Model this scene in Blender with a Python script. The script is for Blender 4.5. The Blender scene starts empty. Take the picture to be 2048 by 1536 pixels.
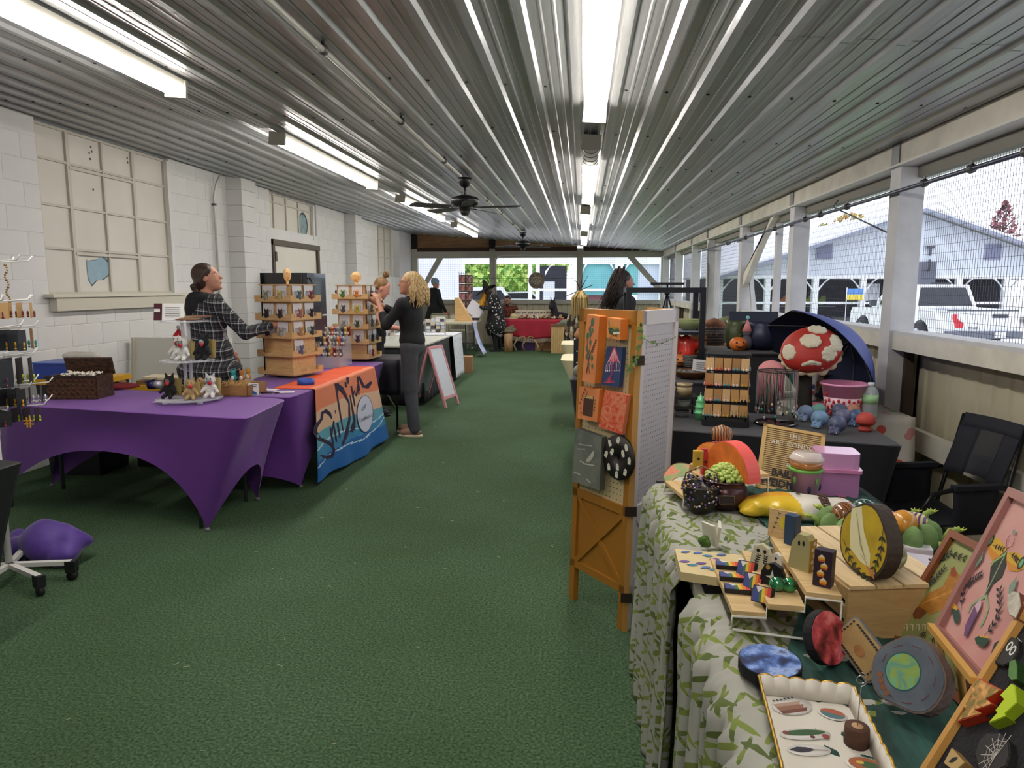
import bpy, math, random
import numpy as np
from mathutils import Vector, Matrix, Euler, Quaternion
random.seed(7); RNG=np.random.RandomState(7)
SC=bpy.context.scene; COL=SC.collection; PI=math.pi
# ---------------------------------------------------------------- camera
FPX=1400.0; CH=1.5; YAW=math.radians(5.6976); PIT=math.radians(-7.8492)
cam=bpy.data.cameras.new('camera'); cam.sensor_width=36; cam.lens=36*FPX/2048; cam.clip_start=.05; cam.clip_end=400
camo=bpy.data.objects.new('camera',cam); COL.objects.link(camo)
camo.location=(0,0,CH); camo.rotation_euler=(PI/2+PIT,0,YAW); SC.camera=camo
# ---------------------------------------------------------------- sky and exposure
W=bpy.data.worlds.new('overcast_sky'); SC.world=W; W.use_nodes=True
wn=W.node_tree.nodes; wl=W.node_tree.links; wn.clear()
wo=wn.new('ShaderNodeOutputWorld'); wb=wn.new('ShaderNodeBackground'); wl.new(wb.outputs[0],wo.inputs[0])
wt=wn.new('ShaderNodeTexCoord'); wz=wn.new('ShaderNodeTexNoise'); wz.inputs['Scale'].default_value=1.6; wz.inputs['Detail'].default_value=4
wr=wn.new('ShaderNodeValToRGB'); wr.color_ramp.elements[0].color=(.78,.84,1,1); wr.color_ramp.elements[1].color=(.93,.96,1,1)
wl.new(wt.outputs['Generated'],wz.inputs['Vector']); wl.new(wz.outputs[0],wr.inputs[0]); wl.new(wr.outputs[0],wb.inputs[0])
wb.inputs[1].default_value=2.1
SC.view_settings.view_transform='Standard'; SC.view_settings.look='None'; SC.view_settings.exposure=0.12; SC.view_settings.gamma=1; SC.view_settings.use_curve_mapping=False
SC.cycles.max_bounces=6; SC.cycles.diffuse_bounces=4; SC.cycles.glossy_bounces=3; SC.cycles.transparent_max_bounces=12; SC.cycles.transmission_bounces=5
SC.cycles.caustics_reflective=False; SC.cycles.caustics_refractive=False; SC.cycles.sample_clamp_indirect=4
TUBE=34.0   # strength of the fluorescent lenses
# ---------------------------------------------------------------- pixel ray helpers (the places were measured this way)
_F=Vector((-math.sin(YAW)*math.cos(PIT),math.cos(YAW)*math.cos(PIT),math.sin(PIT)))
_R=Vector((math.cos(YAW),math.sin(YAW),0)); _U=_R.cross(_F)
def ray(x,y): return _F+_R*((x-1024)/FPX)+_U*((768-y)/FPX)
def gz(x,y,z): d=ray(x,y); return Vector((0,0,CH))+d*((z-CH)/d.z)
def gy(x,y,Y): d=ray(x,y); return Vector((0,0,CH))+d*(Y/d.y)
def gx(x,y,X): d=ray(x,y); return Vector((0,0,CH))+d*(X/d.x)
def gp(x,y,p0,n):
    d=ray(x,y); o=Vector((0,0,CH)); return o+d*((p0-o).dot(n)/d.dot(n))
def mpp(p): return (Vector(p)-Vector((0,0,CH))).dot(_F)/FPX     # metres per pixel at a point
def ceil_z(x): return 2.4+.0758*(2.1-x)
# ---------------------------------------------------------------- materials
def lin(h):
    h=h.lstrip('#'); c=[int(h[i:i+2],16)/255 for i in (0,2,4)]
    return tuple((v/12.92 if v<=.04045 else ((v+.055)/1.055)**2.4) for v in c)
_M={}
def M(hexc,rough=.6,metal=0,bump=0,bs=60,var=0,vs=8,alpha=1,trans=0,emit=0,sheen=0,coat=0,name='mat'):
    key=(hexc,rough,metal,bump,bs,var,vs,alpha,trans,emit,sheen,coat)
    if key in _M: return _M[key]
    m=bpy.data.materials.new(name+'_'+hexc.strip('#')); m.use_nodes=True; nt=m.node_tree; b=nt.nodes['Principled BSDF']
    c=lin(hexc); b.inputs['Base Color'].default_value=(*c,1); b.inputs['Roughness'].default_value=rough; b.inputs['Metallic'].default_value=metal
    if alpha<1: b.inputs['Alpha'].default_value=alpha
    if trans: b.inputs['Transmission Weight'].default_value=trans
    if sheen: b.inputs['Sheen Weight'].default_value=sheen
    if coat: b.inputs['Coat Weight'].default_value=coat
    if emit: b.inputs['Emission Color'].default_value=(*c,1); b.inputs['Emission Strength'].default_value=emit
    if var or bump: tc=nt.nodes.new('ShaderNodeTexCoord')
    if var:
        n=nt.nodes.new('ShaderNodeTexNoise'); n.inputs['Scale'].default_value=vs; n.inputs['Detail'].default_value=5
        nt.links.new(tc.outputs['Object'],n.inputs['Vector'])
        r=nt.nodes.new('ShaderNodeValToRGB'); r.color_ramp.elements[0].position=.3; r.color_ramp.elements[1].position=.7
        r.color_ramp.elements[0].color=(*[v*(1-var) for v in c],1); r.color_ramp.elements[1].color=(*[min(1,v*(1+var)) for v in c],1)
        nt.links.new(n.outputs[0],r.inputs[0]); nt.links.new(r.outputs[0],b.inputs['Base Color'])
    if bump:
        n=nt.nodes.new('ShaderNodeTexNoise'); n.inputs['Scale'].default_value=bs; n.inputs['Detail'].default_value=3
        nt.links.new(tc.outputs['Object'],n.inputs['Vector'])
        u=nt.nodes.new('ShaderNodeBump'); u.inputs['Strength'].default_value=bump; u.inputs['Distance'].default_value=.01
        nt.links.new(n.outputs[0],u.inputs['Height']); nt.links.new(u.outputs[0],b.inputs['Normal'])
    _M[key]=m; return m
def grain(hexa,hexb,axis=(1,12,12),scale=3,rough=.5,dist=2.,bump=.1):
    key=('g',hexa,hexb,axis,scale,rough)
    if key in _M: return _M[key]
    m=bpy.data.materials.new('wood_grain'); m.use_nodes=True; nt=m.node_tree; b=nt.nodes['Principled BSDF']; b.inputs['Roughness'].default_value=rough
    tc=nt.nodes.new('ShaderNodeTexCoord'); mp=nt.nodes.new('ShaderNodeMapping'); mp.inputs['Scale'].default_value=axis
    n=nt.nodes.new('ShaderNodeTexNoise'); n.inputs['Scale'].default_value=scale; n.inputs['Detail'].default_value=6; n.inputs['Distortion'].default_value=dist
    r=nt.nodes.new('ShaderNodeValToRGB'); r.color_ramp.elements[0].position=.3; r.color_ramp.elements[1].position=.7
    r.color_ramp.elements[0].color=(*lin(hexa),1); r.color_ramp.elements[1].color=(*lin(hexb),1)
    L=nt.links.new; L(tc.outputs['Object'],mp.inputs[0]); L(mp.outputs[0],n.inputs['Vector']); L(n.outputs[0],r.inputs[0]); L(r.outputs[0],b.inputs['Base Color'])
    u=nt.nodes.new('ShaderNodeBump'); u.inputs['Strength'].default_value=bump; u.inputs['Distance'].default_value=.005; L(n.outputs[0],u.inputs['Height']); L(u.outputs[0],b.inputs['Normal'])
    _M[key]=m; return m
def ramp_noise(stops,scale=6,rough=.4,detail=4,dist=1.,coat=0,kind='noise',mp=(1,1,1),rot=(0,0,0),coord='Object',bump=0,metal=0):
    m=bpy.data.materials.new('mottled_paint'); m.use_nodes=True; nt=m.node_tree; b=nt.nodes['Principled BSDF']; b.inputs['Roughness'].default_value=rough
    b.inputs['Coat Weight'].default_value=coat; b.inputs['Metallic'].default_value=metal
    tc=nt.nodes.new('ShaderNodeTexCoord'); mq=nt.nodes.new('ShaderNodeMapping'); mq.inputs['Scale'].default_value=mp; mq.inputs['Rotation'].default_value=rot
    if kind=='noise':
        n=nt.nodes.new('ShaderNodeTexNoise'); n.inputs['Scale'].default_value=scale; n.inputs['Detail'].default_value=detail; n.inputs['Distortion'].default_value=dist; out=n.outputs[0]
    elif kind=='voronoi':
        n=nt.nodes.new('ShaderNodeTexVoronoi'); n.inputs['Scale'].default_value=scale; out=n.outputs['Distance']
    else:
        n=nt.nodes.new('ShaderNodeTexWave'); n.inputs['Scale'].default_value=scale; n.inputs['Distortion'].default_value=dist; n.wave_type='RINGS' if kind=='rings' else 'BANDS'; n.rings_direction='Z'; out=n.outputs[0]
    r=nt.nodes.new('ShaderNodeValToRGB'); e=r.color_ramp.elements
    while len(e)<len(stops): e.new(.5)
    for i,(p,h) in enumerate(stops): e[i].position=p; e[i].color=(*lin(h),1)
    L=nt.links.new; L(tc.outputs[coord],mq.inputs[0]); L(mq.outputs[0],n.inputs['Vector']); L(out,r.inputs[0]); L(r.outputs[0],b.inputs['Base Color'])
    if bump:
        u=nt.nodes.new('ShaderNodeBump'); u.inputs['Strength'].default_value=bump; u.inputs['Distance'].default_value=.01; L(out,u.inputs['Height']); L(u.outputs[0],b.inputs['Normal'])
    return m
# ---------------------------------------------------------------- objects
def tag(o,label=None,cat=None,group=None,kind=None):
    if label: o['label']=label
    if cat: o['category']=cat
    if group: o['group']=group
    if kind: o['kind']=kind
    return o
def T(name,label,cat,loc=(0,0,0),rz=0,group=None,rot=None):
    o=bpy.data.objects.new(name,None); o.empty_display_size=.05; COL.objects.link(o); o.location=loc
    o.rotation_euler=rot if rot else (0,0,rz); return tag(o,label,cat,group)
def setE(name,loc=(0,0,0)):
    o=bpy.data.objects.new(name,None); COL.objects.link(o); o.location=loc; o['kind']='structure'; return o
def link(name,me,parent=None,loc=None,rz=None,kind=None):
    o=bpy.data.objects.new(name,me); COL.objects.link(o)
    if parent: o.parent=parent
    if loc is not None: o.location=loc
    if rz is not None: o.rotation_euler=(0,0,rz) if not hasattr(rz,'__len__') else rz
    if kind: o['kind']=kind
    return o
def kids(o): return [c for c in bpy.data.objects if c.parent==o]
def dup(o,loc,rz=None,label=None,parent=None,group=None,scale=None,_k=None):
    c=o.copy(); COL.objects.link(c)
    if parent is not None: c.parent=parent
    if loc is not None: c.location=loc
    if rz is not None: c.rotation_euler=(0,0,rz) if not hasattr(rz,'__len__') else rz
    if label: c['label']=label
    if group: c['group']=group
    if scale: c.scale=scale if hasattr(scale,'__len__') else (scale,)*3
    for ch in (_k or kids)(o): dup(ch,None,parent=c)
    return c
class B:
    """collects shapes, links them as one mesh object"""
    def __init__(s,mat=None): s.v=[];s.f=[];s.m=[];s.mats=[];s.cm=0;s.sm=[];s.smooth=False;s.X=Matrix.Identity(4);s.uv=None
    def mat(s,m):
        if m not in s.mats: s.mats.append(m)
        s.cm=s.mats.index(m); return s
    def xf(s,M4=None): s.X=M4 if M4 is not None else Matrix.Identity(4); return s
    def add(s,vs,fs,smooth=None):
        n=len(s.v); X=s.X
        s.v+= [tuple(X@Vector(p)) for p in vs]; sm=s.smooth if smooth is None else smooth
        for f in fs: s.f.append(tuple(i+n for i in f)); s.m.append(s.cm); s.sm.append(sm)
        return s
    def box(s,c,d,rot=None):
        x,y,z=(v/2 for v in d); R=Euler(rot).to_matrix() if rot else None; o=Vector(c)
        vs=[Vector((i,j,k)) for i in(-x,x) for j in(-y,y) for k in(-z,z)]
        vs=[(R@v if R else v)+o for v in vs]
        return s.add(vs,[(0,1,3,2),(4,6,7,5),(0,4,5,1),(2,3,7,6),(0,2,6,4),(1,5,7,3)],False)
    def bb(s,a,b): return s.box([(a[i]+b[i])/2 for i in range(3)],[abs(b[i]-a[i]) for i in range(3)])
    def hexa(s,p): return s.add(p,[(0,3,2,1),(4,5,6,7),(0,1,5,4),(1,2,6,5),(2,3,7,6),(3,0,4,7)],False)
    def rbox(s,c,d,r=.01,rot=None,n=2):
        x,y=d[0]/2-r,d[1]/2-r; pts=[]
        for cx,cy,a0 in((x,y,0),(-x,y,PI/2),(-x,-y,PI),(x,-y,3*PI/2)):
            for i in range(n+1): a=a0+PI/2*i/n; pts.append((cx+r*math.cos(a),cy+r*math.sin(a)))
        return s.prism(pts,-d[2]/2,d[2]/2,c,rot)
    def prism(s,pts,z0,z1,c=(0,0,0),rot=None,smooth=False):
        R=Euler(rot).to_matrix() if rot else None; o=Vector(c); n=len(pts)
        vs=[Vector((p[0],p[1],z)) for z in(z0,z1) for p in pts]; vs=[(R@v if R else v)+o for v in vs]
        fs=[tuple(range(n-1,-1,-1)),tuple(range(n,2*n))]+[(i,(i+1)%n,n+(i+1)%n,n+i) for i in range(n)]
        return s.add(vs,fs,smooth)
    def tube(s,p0,p1,r,r2=None,n=8,cap=True): return s.path([p0,p1],[r,r if r2 is None else r2],n,cap)
    def path(s,ps,r,n=6,cap=True,closed=False):
        ps=[Vector(p) for p in ps]; k=len(ps); rs=r if hasattr(r,'__len__') else [r]*k
        vs=[];up=None
        for i,p in enumerate(ps):
            a=ps[max(i-1,0)] if not closed else ps[i-1]; b=ps[min(i+1,k-1)] if not closed else ps[(i+1)%k]
            t=(b-a); t=t.normalized() if t.length>1e-9 else Vector((0,0,1))
            if up is None: up=t.orthogonal().normalized()
            up=(up-t*up.dot(t)); up=up.normalized() if up.length>1e-6 else t.orthogonal().normalized()
            w=t.cross(up)
            for j in range(n): q=2*PI*j/n; vs.append(p+(up*math.cos(q)+w*math.sin(q))*rs[i])
        fs=[(i*n+j,i*n+(j+1)%n,(i+1)*n+(j+1)%n,(i+1)*n+j) for i in range(k-1) for j in range(n)]
        if closed: fs+=[((k-1)*n+j,(k-1)*n+(j+1)%n,(j+1)%n,j) for j in range(n)]
        elif cap: fs+=[tuple(range(n-1,-1,-1)),tuple(range((k-1)*n,k*n))]
        return s.add(vs,fs,n>4)
    def lathe(s,prof,c=(0,0,0),n=16,rot=None,sc=(1,1,1)):
        R=Euler(rot).to_matrix() if rot else None; o=Vector(c); k=len(prof)
        vs=[Vector((r*math.cos(2*PI*j/n)*sc[0],r*math.sin(2*PI*j/n)*sc[1],z*sc[2])) for r,z in prof for j in range(n)]
        vs=[(R@v if R else v)+o for v in vs]
        fs=[(i*n+j,i*n+(j+1)%n,(i+1)*n+(j+1)%n,(i+1)*n+j) for i in range(k-1) for j in range(n)]
        if prof[0][0]>1e-6: fs.append(tuple(range(n-1,-1,-1)))
        if prof[-1][0]>1e-6: fs.append(tuple(range((k-1)*n,k*n)))
        return s.add(vs,fs,True)
    def ball(s,c,r,n=10,rot=None):
        rr=r if hasattr(r,'__len__') else (r,r,r); m=max(4,n*2//3)
        return s.lathe([(max(1e-7,math.sin(PI*i/m)),-math.cos(PI*i/m)) for i in range(m+1)],c,n,rot,rr)
    def grid(s,fn,nu,nv,smooth=True,flip=False,wrap=False):
        vs=[fn(i/nu,j/nv) for i in range(nu+1) for j in range(nv+1)]
        g=lambda i,j:i*(nv+1)+j
        fs=[(g(i,j),g(i+1,j),g(i+1,j+1),g(i,j+1)) for i in range(nu) for j in range(nv)]
        if flip: fs=[f[::-1] for f in fs]
        return s.add(vs,fs,smooth)
    def sheet(s,fn,nu,nv,t):
        """thin cloth or card with real thickness"""
        P=[[Vector(fn(i/nu,j/nv)) for j in range(nv+1)] for i in range(nu+1)]
        N=[[None]*(nv+1) for _ in range(nu+1)]
        for i in range(nu+1):
            for j in range(nv+1):
                a=P[min(i+1,nu)][j]-P[max(i-1,0)][j]; b=P[i][min(j+1,nv)]-P[i][max(j-1,0)]; q=a.cross(b); N[i][j]=q.normalized() if q.length>1e-12 else Vector((0,0,1))
        vs=[P[i][j] for i in range(nu+1) for j in range(nv+1)]+[P[i][j]-N[i][j]*t for i in range(nu+1) for j in range(nv+1)]
        g=lambda i,j:i*(nv+1)+j; o=(nu+1)*(nv+1); fs=[]
        for i in range(nu):
            for j in range(nv): q=(g(i,j),g(i+1,j),g(i+1,j+1),g(i,j+1)); fs+=[q,tuple(k+o for k in q[::-1])]
        for i in range(nu): fs+=[(g(i,0),g(i,0)+o,g(i+1,0)+o,g(i+1,0)),(g(i+1,nv),g(i+1,nv)+o,g(i,nv)+o,g(i,nv))]
        for j in range(nv): fs+=[(g(0,j+1),g(0,j+1)+o,g(0,j)+o,g(0,j)),(g(nu,j),g(nu,j)+o,g(nu,j+1)+o,g(nu,j+1))]
        return s.add(vs,fs,True)
    def poly(s,pts): return s.add(pts,[tuple(range(len(pts)))],False)
    def me(s,name='mesh'):
        me=bpy.data.meshes.new(name); me.from_pydata(s.v,[],s.f); 
        for m in s.mats: me.materials.append(m)
        me.polygons.foreach_set('material_index',s.m); me.polygons.foreach_set('use_smooth',s.sm)
        me.update(); return me
    def ob(s,name,parent=None,loc=None,rz=None,kind=None): return link(name,s.me(name),parent,loc,rz,kind)
def Bm(m): return B().mat(m)
# ---------------------------------------------------------------- blended solid shapes (distance field + surface nets)
def blob(prims,vox,mat,name='body',matfn=None,me_only=False):
    """prims: ('c',p0,p1,r0,r1,k) tapered capsule, ('e',c,(rx,ry,rz),k[,rot]) ellipsoid, ('-e',...) cut"""
    lo=np.array([1e9]*3); hi=-lo
    for p in prims:
        if p[0]=='c': pts=np.array([p[1],p[2]]); r=max(p[3],p[4])
        else: pts=np.array([p[1]]); r=max(p[2])
        lo=np.minimum(lo,pts.min(0)-r-.04); hi=np.maximum(hi,pts.max(0)+r+.04)
    n=np.ceil((hi-lo)/vox).astype(int)+2; D=np.full(n,.5,dtype=np.float32)
    ax=[lo[i]+vox*np.arange(n[i]) for i in range(3)]
    for p in prims:
        if p[0]=='c': pts=np.array([p[1],p[2]]); r=max(p[3],p[4]); k=p[5] if len(p)>5 else .01
        else: pts=np.array([p[1]]); r=max(p[2]); k=p[3] if len(p)>3 else .01
        a=np.maximum(0,np.floor((pts.min(0)-r-k*1.5-2.5*vox-lo)/vox).astype(int)); b=np.minimum(n,np.ceil((pts.max(0)+r+k*1.5+2.5*vox-lo)/vox).astype(int)+1)
        sl=tuple(slice(a[i],b[i]) for i in range(3))
        X,Y,Z=np.meshgrid(ax[0][sl[0]],ax[1][sl[1]],ax[2][sl[2]],indexing='ij')
        P=np.stack([X,Y,Z],-1)
        if p[0]=='c':
            A=np.array(p[1]);V=np.array(p[2])-A; L=max(V@V,1e-9); t=np.clip(((P-A)@V)/L,0,1)
            d=np.linalg.norm(P-(A+t[...,None]*V),axis=-1)-(p[3]+(p[4]-p[3])*t)
        else:
            Q=P-np.array(p[1])
            if len(p)>4: Q=Q@np.array(Euler(p[4]).to_matrix())
            R=np.array(p[2]); q=np.linalg.norm(Q/R,axis=-1); q2=np.linalg.norm(Q/(R*R),axis=-1)+1e-9; d=q*(q-1)/q2
        O=D[sl]
        if p[0]=='-e': D[sl]=np.maximum(O,-d)
        else:
            h=np.maximum(k-np.abs(O-d),0)/max(k,1e-6); D[sl]=np.minimum(O,d)-h*h*k*.25
    ins=D<0; nx,ny,nz=n-1
    acc=np.zeros((nx,ny,nz,3)); cnt=np.zeros((nx,ny,nz))
    for axis in range(3):
        for u in(0,1):
            for w in(0,1):
                o=[0,0,0]; oth=[i for i in range(3) if i!=axis]; o[oth[0]]=u; o[oth[1]]=w
                s0=tuple(slice(o[i],o[i]+(nx,ny,nz)[i]) for i in range(3)); o1=list(o); o1[axis]+=1
                s1=tuple(slice(o1[i],o1[i]+(nx,ny,nz)[i]) for i in range(3))
                d0=D[s0];d1=D[s1]; m=ins[s0]!=ins[s1]; t=np.where(m,d0/(d0-d1+1e-12),0)
                for i in range(3): acc[...,i]+=m*(o[i]+(t if i==axis else 0))
                cnt+=m
    act=cnt>0; idx=np.full(act.shape,-1); idx[act]=np.arange(act.sum())
    I=np.argwhere(act); V=lo+vox*(I+acc[act]/cnt[act][:,None])
    F=[]
    for axis in range(3):
        u,w=(axis+1)%3,(axis+2)%3
        s0=[slice(1,-1)]*3; s1=[slice(1,-1)]*3; s0[axis]=slice(0,-1); s1[axis]=slice(1,None)
        A=ins[tuple(s0)];C=ins[tuple(s1)]; E=np.argwhere(A!=C); 
        if len(E)==0: continue
        fl=A[tuple(E.T)]; E=E+1; E[:,axis]-=1
        du=np.zeros(3,int);du[u]=1;dw=np.zeros(3,int);dw[w]=1
        q=np.stack([idx[tuple((E-du-dw).T)],idx[tuple((E-dw).T)],idx[tuple(E.T)],idx[tuple((E-du).T)]],1)
        q[~fl]=q[~fl][:,::-1]; F.append(q)
    F=np.concatenate(F); F=F[(F>=0).all(1)]
    me=bpy.data.meshes.new(name); me.from_pydata(V.tolist(),[],F.tolist())
    for mm in (mat if isinstance(mat,(list,tuple)) else [mat]): me.materials.append(mm)
    me.polygons.foreach_set('use_smooth',[True]*len(F))
    if matfn:
        cc=V[F].mean(1); me.polygons.foreach_set('material_index',[matfn(c) for c in cc])
    me.update(); return me
# ---------------------------------------------------------------- painted marks: coloured flat shapes lying on a surface, with slight thickness
class Paint:
    """marks on a plane given by origin o, axes u and v (metres) and outward normal n"""
    def __init__(s,o,u,v,lift=.0015): s.o=Vector(o);s.u=Vector(u).normalized();s.v=Vector(v).normalized();s.n=s.u.cross(s.v).normalized();s.b=B();s.l=lift;s.k=0
    def P(s,x,y,h): return s.o+s.u*x+s.v*y+s.n*h
    def poly(s,pts,m):
        s.k+=1; h=s.l+s.k*.00004; s.b.mat(m); s.b.poly([s.P(x,y,h) for x,y in pts]); return s
    def disc(s,x,y,r,m,r2=None,a=0,n=14):
        r2=r if r2 is None else r2; ca,sa=math.cos(a),math.sin(a)
        return s.poly([(x+r*math.cos(q)*ca-r2*math.sin(q)*sa,y+r*math.cos(q)*sa+r2*math.sin(q)*ca) for q in [2*PI*i/n for i in range(n)]],m)
    def stroke(s,pts,w,m):
        k=len(pts); ws=w if hasattr(w,'__len__') else [w]*k; L=[];Rr=[]
        for i in range(k):
            a=pts[max(i-1,0)];b=pts[min(i+1,k-1)]; dx,dy=b[0]-a[0],b[1]-a[1]; l=math.hypot(dx,dy) or 1; nx,ny=-dy/l,dx/l
            L.append((pts[i][0]+nx*ws[i]/2,pts[i][1]+ny*ws[i]/2)); Rr.append((pts[i][0]-nx*ws[i]/2,pts[i][1]-ny*ws[i]/2))
        s.k+=1; h=s.l+s.k*.00004; s.b.mat(m)
        for i in range(k-1): s.b.poly([s.P(*q,h) for q in(Rr[i],Rr[i+1],L[i+1],L[i])])
        return s
    def sprig(s,pts,size,m,n=7,w=.001):
        s.stroke(pts,w,m)
        k=len(pts)-1
        for i in range(1,n+1):
            t=i/n*k; j=min(int(t),k-1); f=t-j; x=pts[j][0]*(1-f)+pts[j+1][0]*f; y=pts[j][1]*(1-f)+pts[j+1][1]*f
            a=math.atan2(pts[j+1][1]-pts[j][1],pts[j+1][0]-pts[j][0])
            for sg in(-1,1):
                q=a+sg*.7; s.leaf(x,y,q,size,size*.38,m)
        return s
    def leaf(s,x,y,a,l,w,m):
        ca,sa=math.cos(a),math.sin(a); pts=[(0,0),(l*.35,w/2),(l*.7,w*.4),(l,0),(l*.7,-w*.4),(l*.35,-w/2)]
        return s.poly([(x+p*ca-q*sa,y+p*sa+q*ca) for p,q in pts],m)
    def ob(s,name,parent=None): return s.b.ob(name,parent)
_TX={}
def text_me(txt,size,mat,ext=.0008,spacing=1,bold=0):
    c=bpy.data.curves.new('lettering','FONT'); c.body=txt; c.size=size; c.extrude=ext; c.align_x='CENTER'; c.align_y='CENTER'; c.space_character=spacing; c.offset=bold; c.resolution_u=2
    o=bpy.data.objects.new('lettering',c); COL.objects.link(o); dg=bpy.context.evaluated_depsgraph_get()
    me=bpy.data.meshes.new_from_object(o.evaluated_get(dg)); bpy.data.objects.remove(o); me.materials.clear(); me.materials.append(mat); return me
def basis(o,u,v):
    u=Vector(u).normalized(); v=Vector(v); n=u.cross(v).normalized(); v=n.cross(u); m=Matrix((u,v,n)).transposed().to_4x4(); m.translation=Vector(o); return m
_TEXTQ=[]
def put_text(txt,o,u,v,size,mat,parent=None,ext=.0008,name='lettering',bold=0,spacing=1):
    _TEXTQ.append((txt,o,u,v,size,mat,parent,ext,name,bold,spacing))
def flush_text():
    """all lettering is turned to meshes in one go"""
    tmp=[]
    for q in _TEXTQ:
        txt,o,u,v,size,mat,parent,ext,name,bold,spacing=q
        c=bpy.data.curves.new('lettering','FONT'); c.body=txt; c.size=size; c.extrude=ext; c.align_x='CENTER'; c.align_y='CENTER'; c.offset=bold; c.resolution_u=2; c.space_character=spacing
        ob=bpy.data.objects.new('lettering_curve',c); COL.objects.link(ob); tmp.append(ob)
    dg=bpy.context.evaluated_depsgraph_get()
    mes=[bpy.data.meshes.new_from_object(t.evaluated_get(dg)) for t in tmp]
    for t in tmp: bpy.data.objects.remove(t)
    for q,me in zip(_TEXTQ,mes):
        txt,o,u,v,size,mat,parent,ext,name,bold,spacing=q
        me.materials.clear(); me.materials.append(mat); t=bpy.data.objects.new(name,me); COL.objects.link(t)
        m=basis(o,u,v)
        if parent is not None: t.parent=parent; t.matrix_parent_inverse=Matrix.Identity(4)
        t.matrix_basis=m
def unparent_space(parent,p):
    """world point -> a parent's local space"""
    return parent.matrix_basis.inverted()@Vector(p)
# ================================================================ room shell
X0,X1,YA,YB=-4.5,2.1,-3.2,18.4
WHITE=M('D4D3D2',.75,bump=.15,bs=40,var=.05,vs=2); WOODW=M('D4D0C4',.7,bump=.25,bs=25,var=.13,vs=5); CLAD=M('B9B29A',.55,var=.07,vs=3)
POSTW=M('C9C9CC',.65,bump=.3,bs=18,var=.08,vs=6); STEEL=M('8A8C90',.35,.8); BLACKM=M('16161A',.45); WHITEP=M('E4E2DA',.4)
# floor: short pile carpet
fm=bpy.data.materials.new('green_carpet'); fm.use_nodes=True; nt=fm.node_tree; bs_=nt.nodes['Principled BSDF']; bs_.inputs['Roughness'].default_value=.95; bs_.inputs['Specular IOR Level'].default_value=.25
tc=nt.nodes.new('ShaderNodeTexCoord'); L=nt.links.new
n1=nt.nodes.new('ShaderNodeTexNoise'); n1.inputs['Scale'].default_value=95; n1.inputs['Detail'].default_value=3
n2=nt.nodes.new('ShaderNodeTexNoise'); n2.inputs['Scale'].default_value=1.1; n2.inputs['Detail'].default_value=5
for n in(n1,n2): L(tc.outputs['Object'],n.inputs['Vector'])
r1=nt.nodes.new('ShaderNodeValToRGB'); r1.color_ramp.elements[0].position=.32; r1.color_ramp.elements[1].position=.68; r1.color_ramp.elements[0].color=(*lin('2B402B'),1); r1.color_ramp.elements[1].color=(*lin('587356'),1)
r2=nt.nodes.new('ShaderNodeValToRGB'); r2.color_ramp.elements[0].position=.3; r2.color_ramp.elements[1].position=.7; r2.color_ramp.elements[0].color=(.72,.74,.62,1); r2.color_ramp.elements[1].color=(1.0,1.0,1.0,1)
mx=nt.nodes.new('ShaderNodeMix'); mx.data_type='RGBA'; mx.blend_type='MULTIPLY'; mx.inputs[0].default_value=1
L(n1.outputs[0],r1.inputs[0]); L(n2.outputs[0],r2.inputs[0]); L(r1.outputs[0],mx.inputs[6]); L(r2.outputs[0],mx.inputs[7]); L(mx.outputs[2],bs_.inputs['Base Color'])
bu=nt.nodes.new('ShaderNodeBump'); bu.inputs['Strength'].default_value=.6; bu.inputs['Distance'].default_value=.006; L(n1.outputs[0],bu.inputs['Height']); L(bu.outputs[0],bs_.inputs['Normal'])
b=Bm(fm); b.bb((X0-.2,YA,-.12),(X1+.12,YB+.1,0)); fl=b.ob('floor'); fl['kind']='structure'
# scraps of straw lying on the carpet
b=Bm(M('B5A88A',.8))
for k in range(46):
    x,y=random.uniform(-1.9,.1),random.uniform(1.6,9); a=random.uniform(0,PI); l=random.uniform(.01,.03); b.tube((x,y,.003),(x+l*math.cos(a),y+l*math.sin(a),.004),.001,n=4)
tag(b.ob('straw_scraps'),'tiny pale scraps of straw scattered over the green carpet','debris',kind='stuff')
# ceiling: ribbed steel sheets, each a piece
cm=bpy.data.materials.new('liner_steel'); cm.use_nodes=True; nt=cm.node_tree; p=nt.nodes['Principled BSDF']; L=nt.links.new
p.inputs['Base Color'].default_value=(*lin('A9ABAF'),1); p.inputs['Metallic'].default_value=.5; p.inputs['Roughness'].default_value=.31
tc=nt.nodes.new('ShaderNodeTexCoord'); mp=nt.nodes.new('ShaderNodeMapping'); mp.inputs['Scale'].default_value=(7,.8,1); n=nt.nodes.new('ShaderNodeTexNoise'); n.inputs['Scale'].default_value=2.2; n.inputs['Detail'].default_value=4
bu=nt.nodes.new('ShaderNodeBump'); bu.inputs['Strength'].default_value=.25; bu.inputs['Distance'].default_value=.03
L(tc.outputs['Object'],mp.inputs[0]); L(mp.outputs[0],n.inputs['Vector']); L(n.outputs[0],bu.inputs['Height']); L(bu.outputs[0],p.inputs['Normal'])
ce=setE('ceiling',(0,0,0)); PITCH=.2145; RX0=-.05
def prof(x0,k):
    h=.0; pts=[]
    for i in range(k):
        r=x0+i*PITCH
        pts+=[(r-.034,0),(r-.019,-.019),(r+.019,-.019),(r+.034,0),(r+.073,0),(r+.079,-.003),(r+.087,-.003),(r+.093,0),(r+.128,0),(r+.134,-.003),(r+.142,-.003),(r+.148,0)]
    pts.append((x0+k*PITCH-.034,0)); return pts
x=RX0-22*PITCH; x=RX0-math.ceil((RX0-X0)/PITCH/4)*4*PITCH
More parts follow.
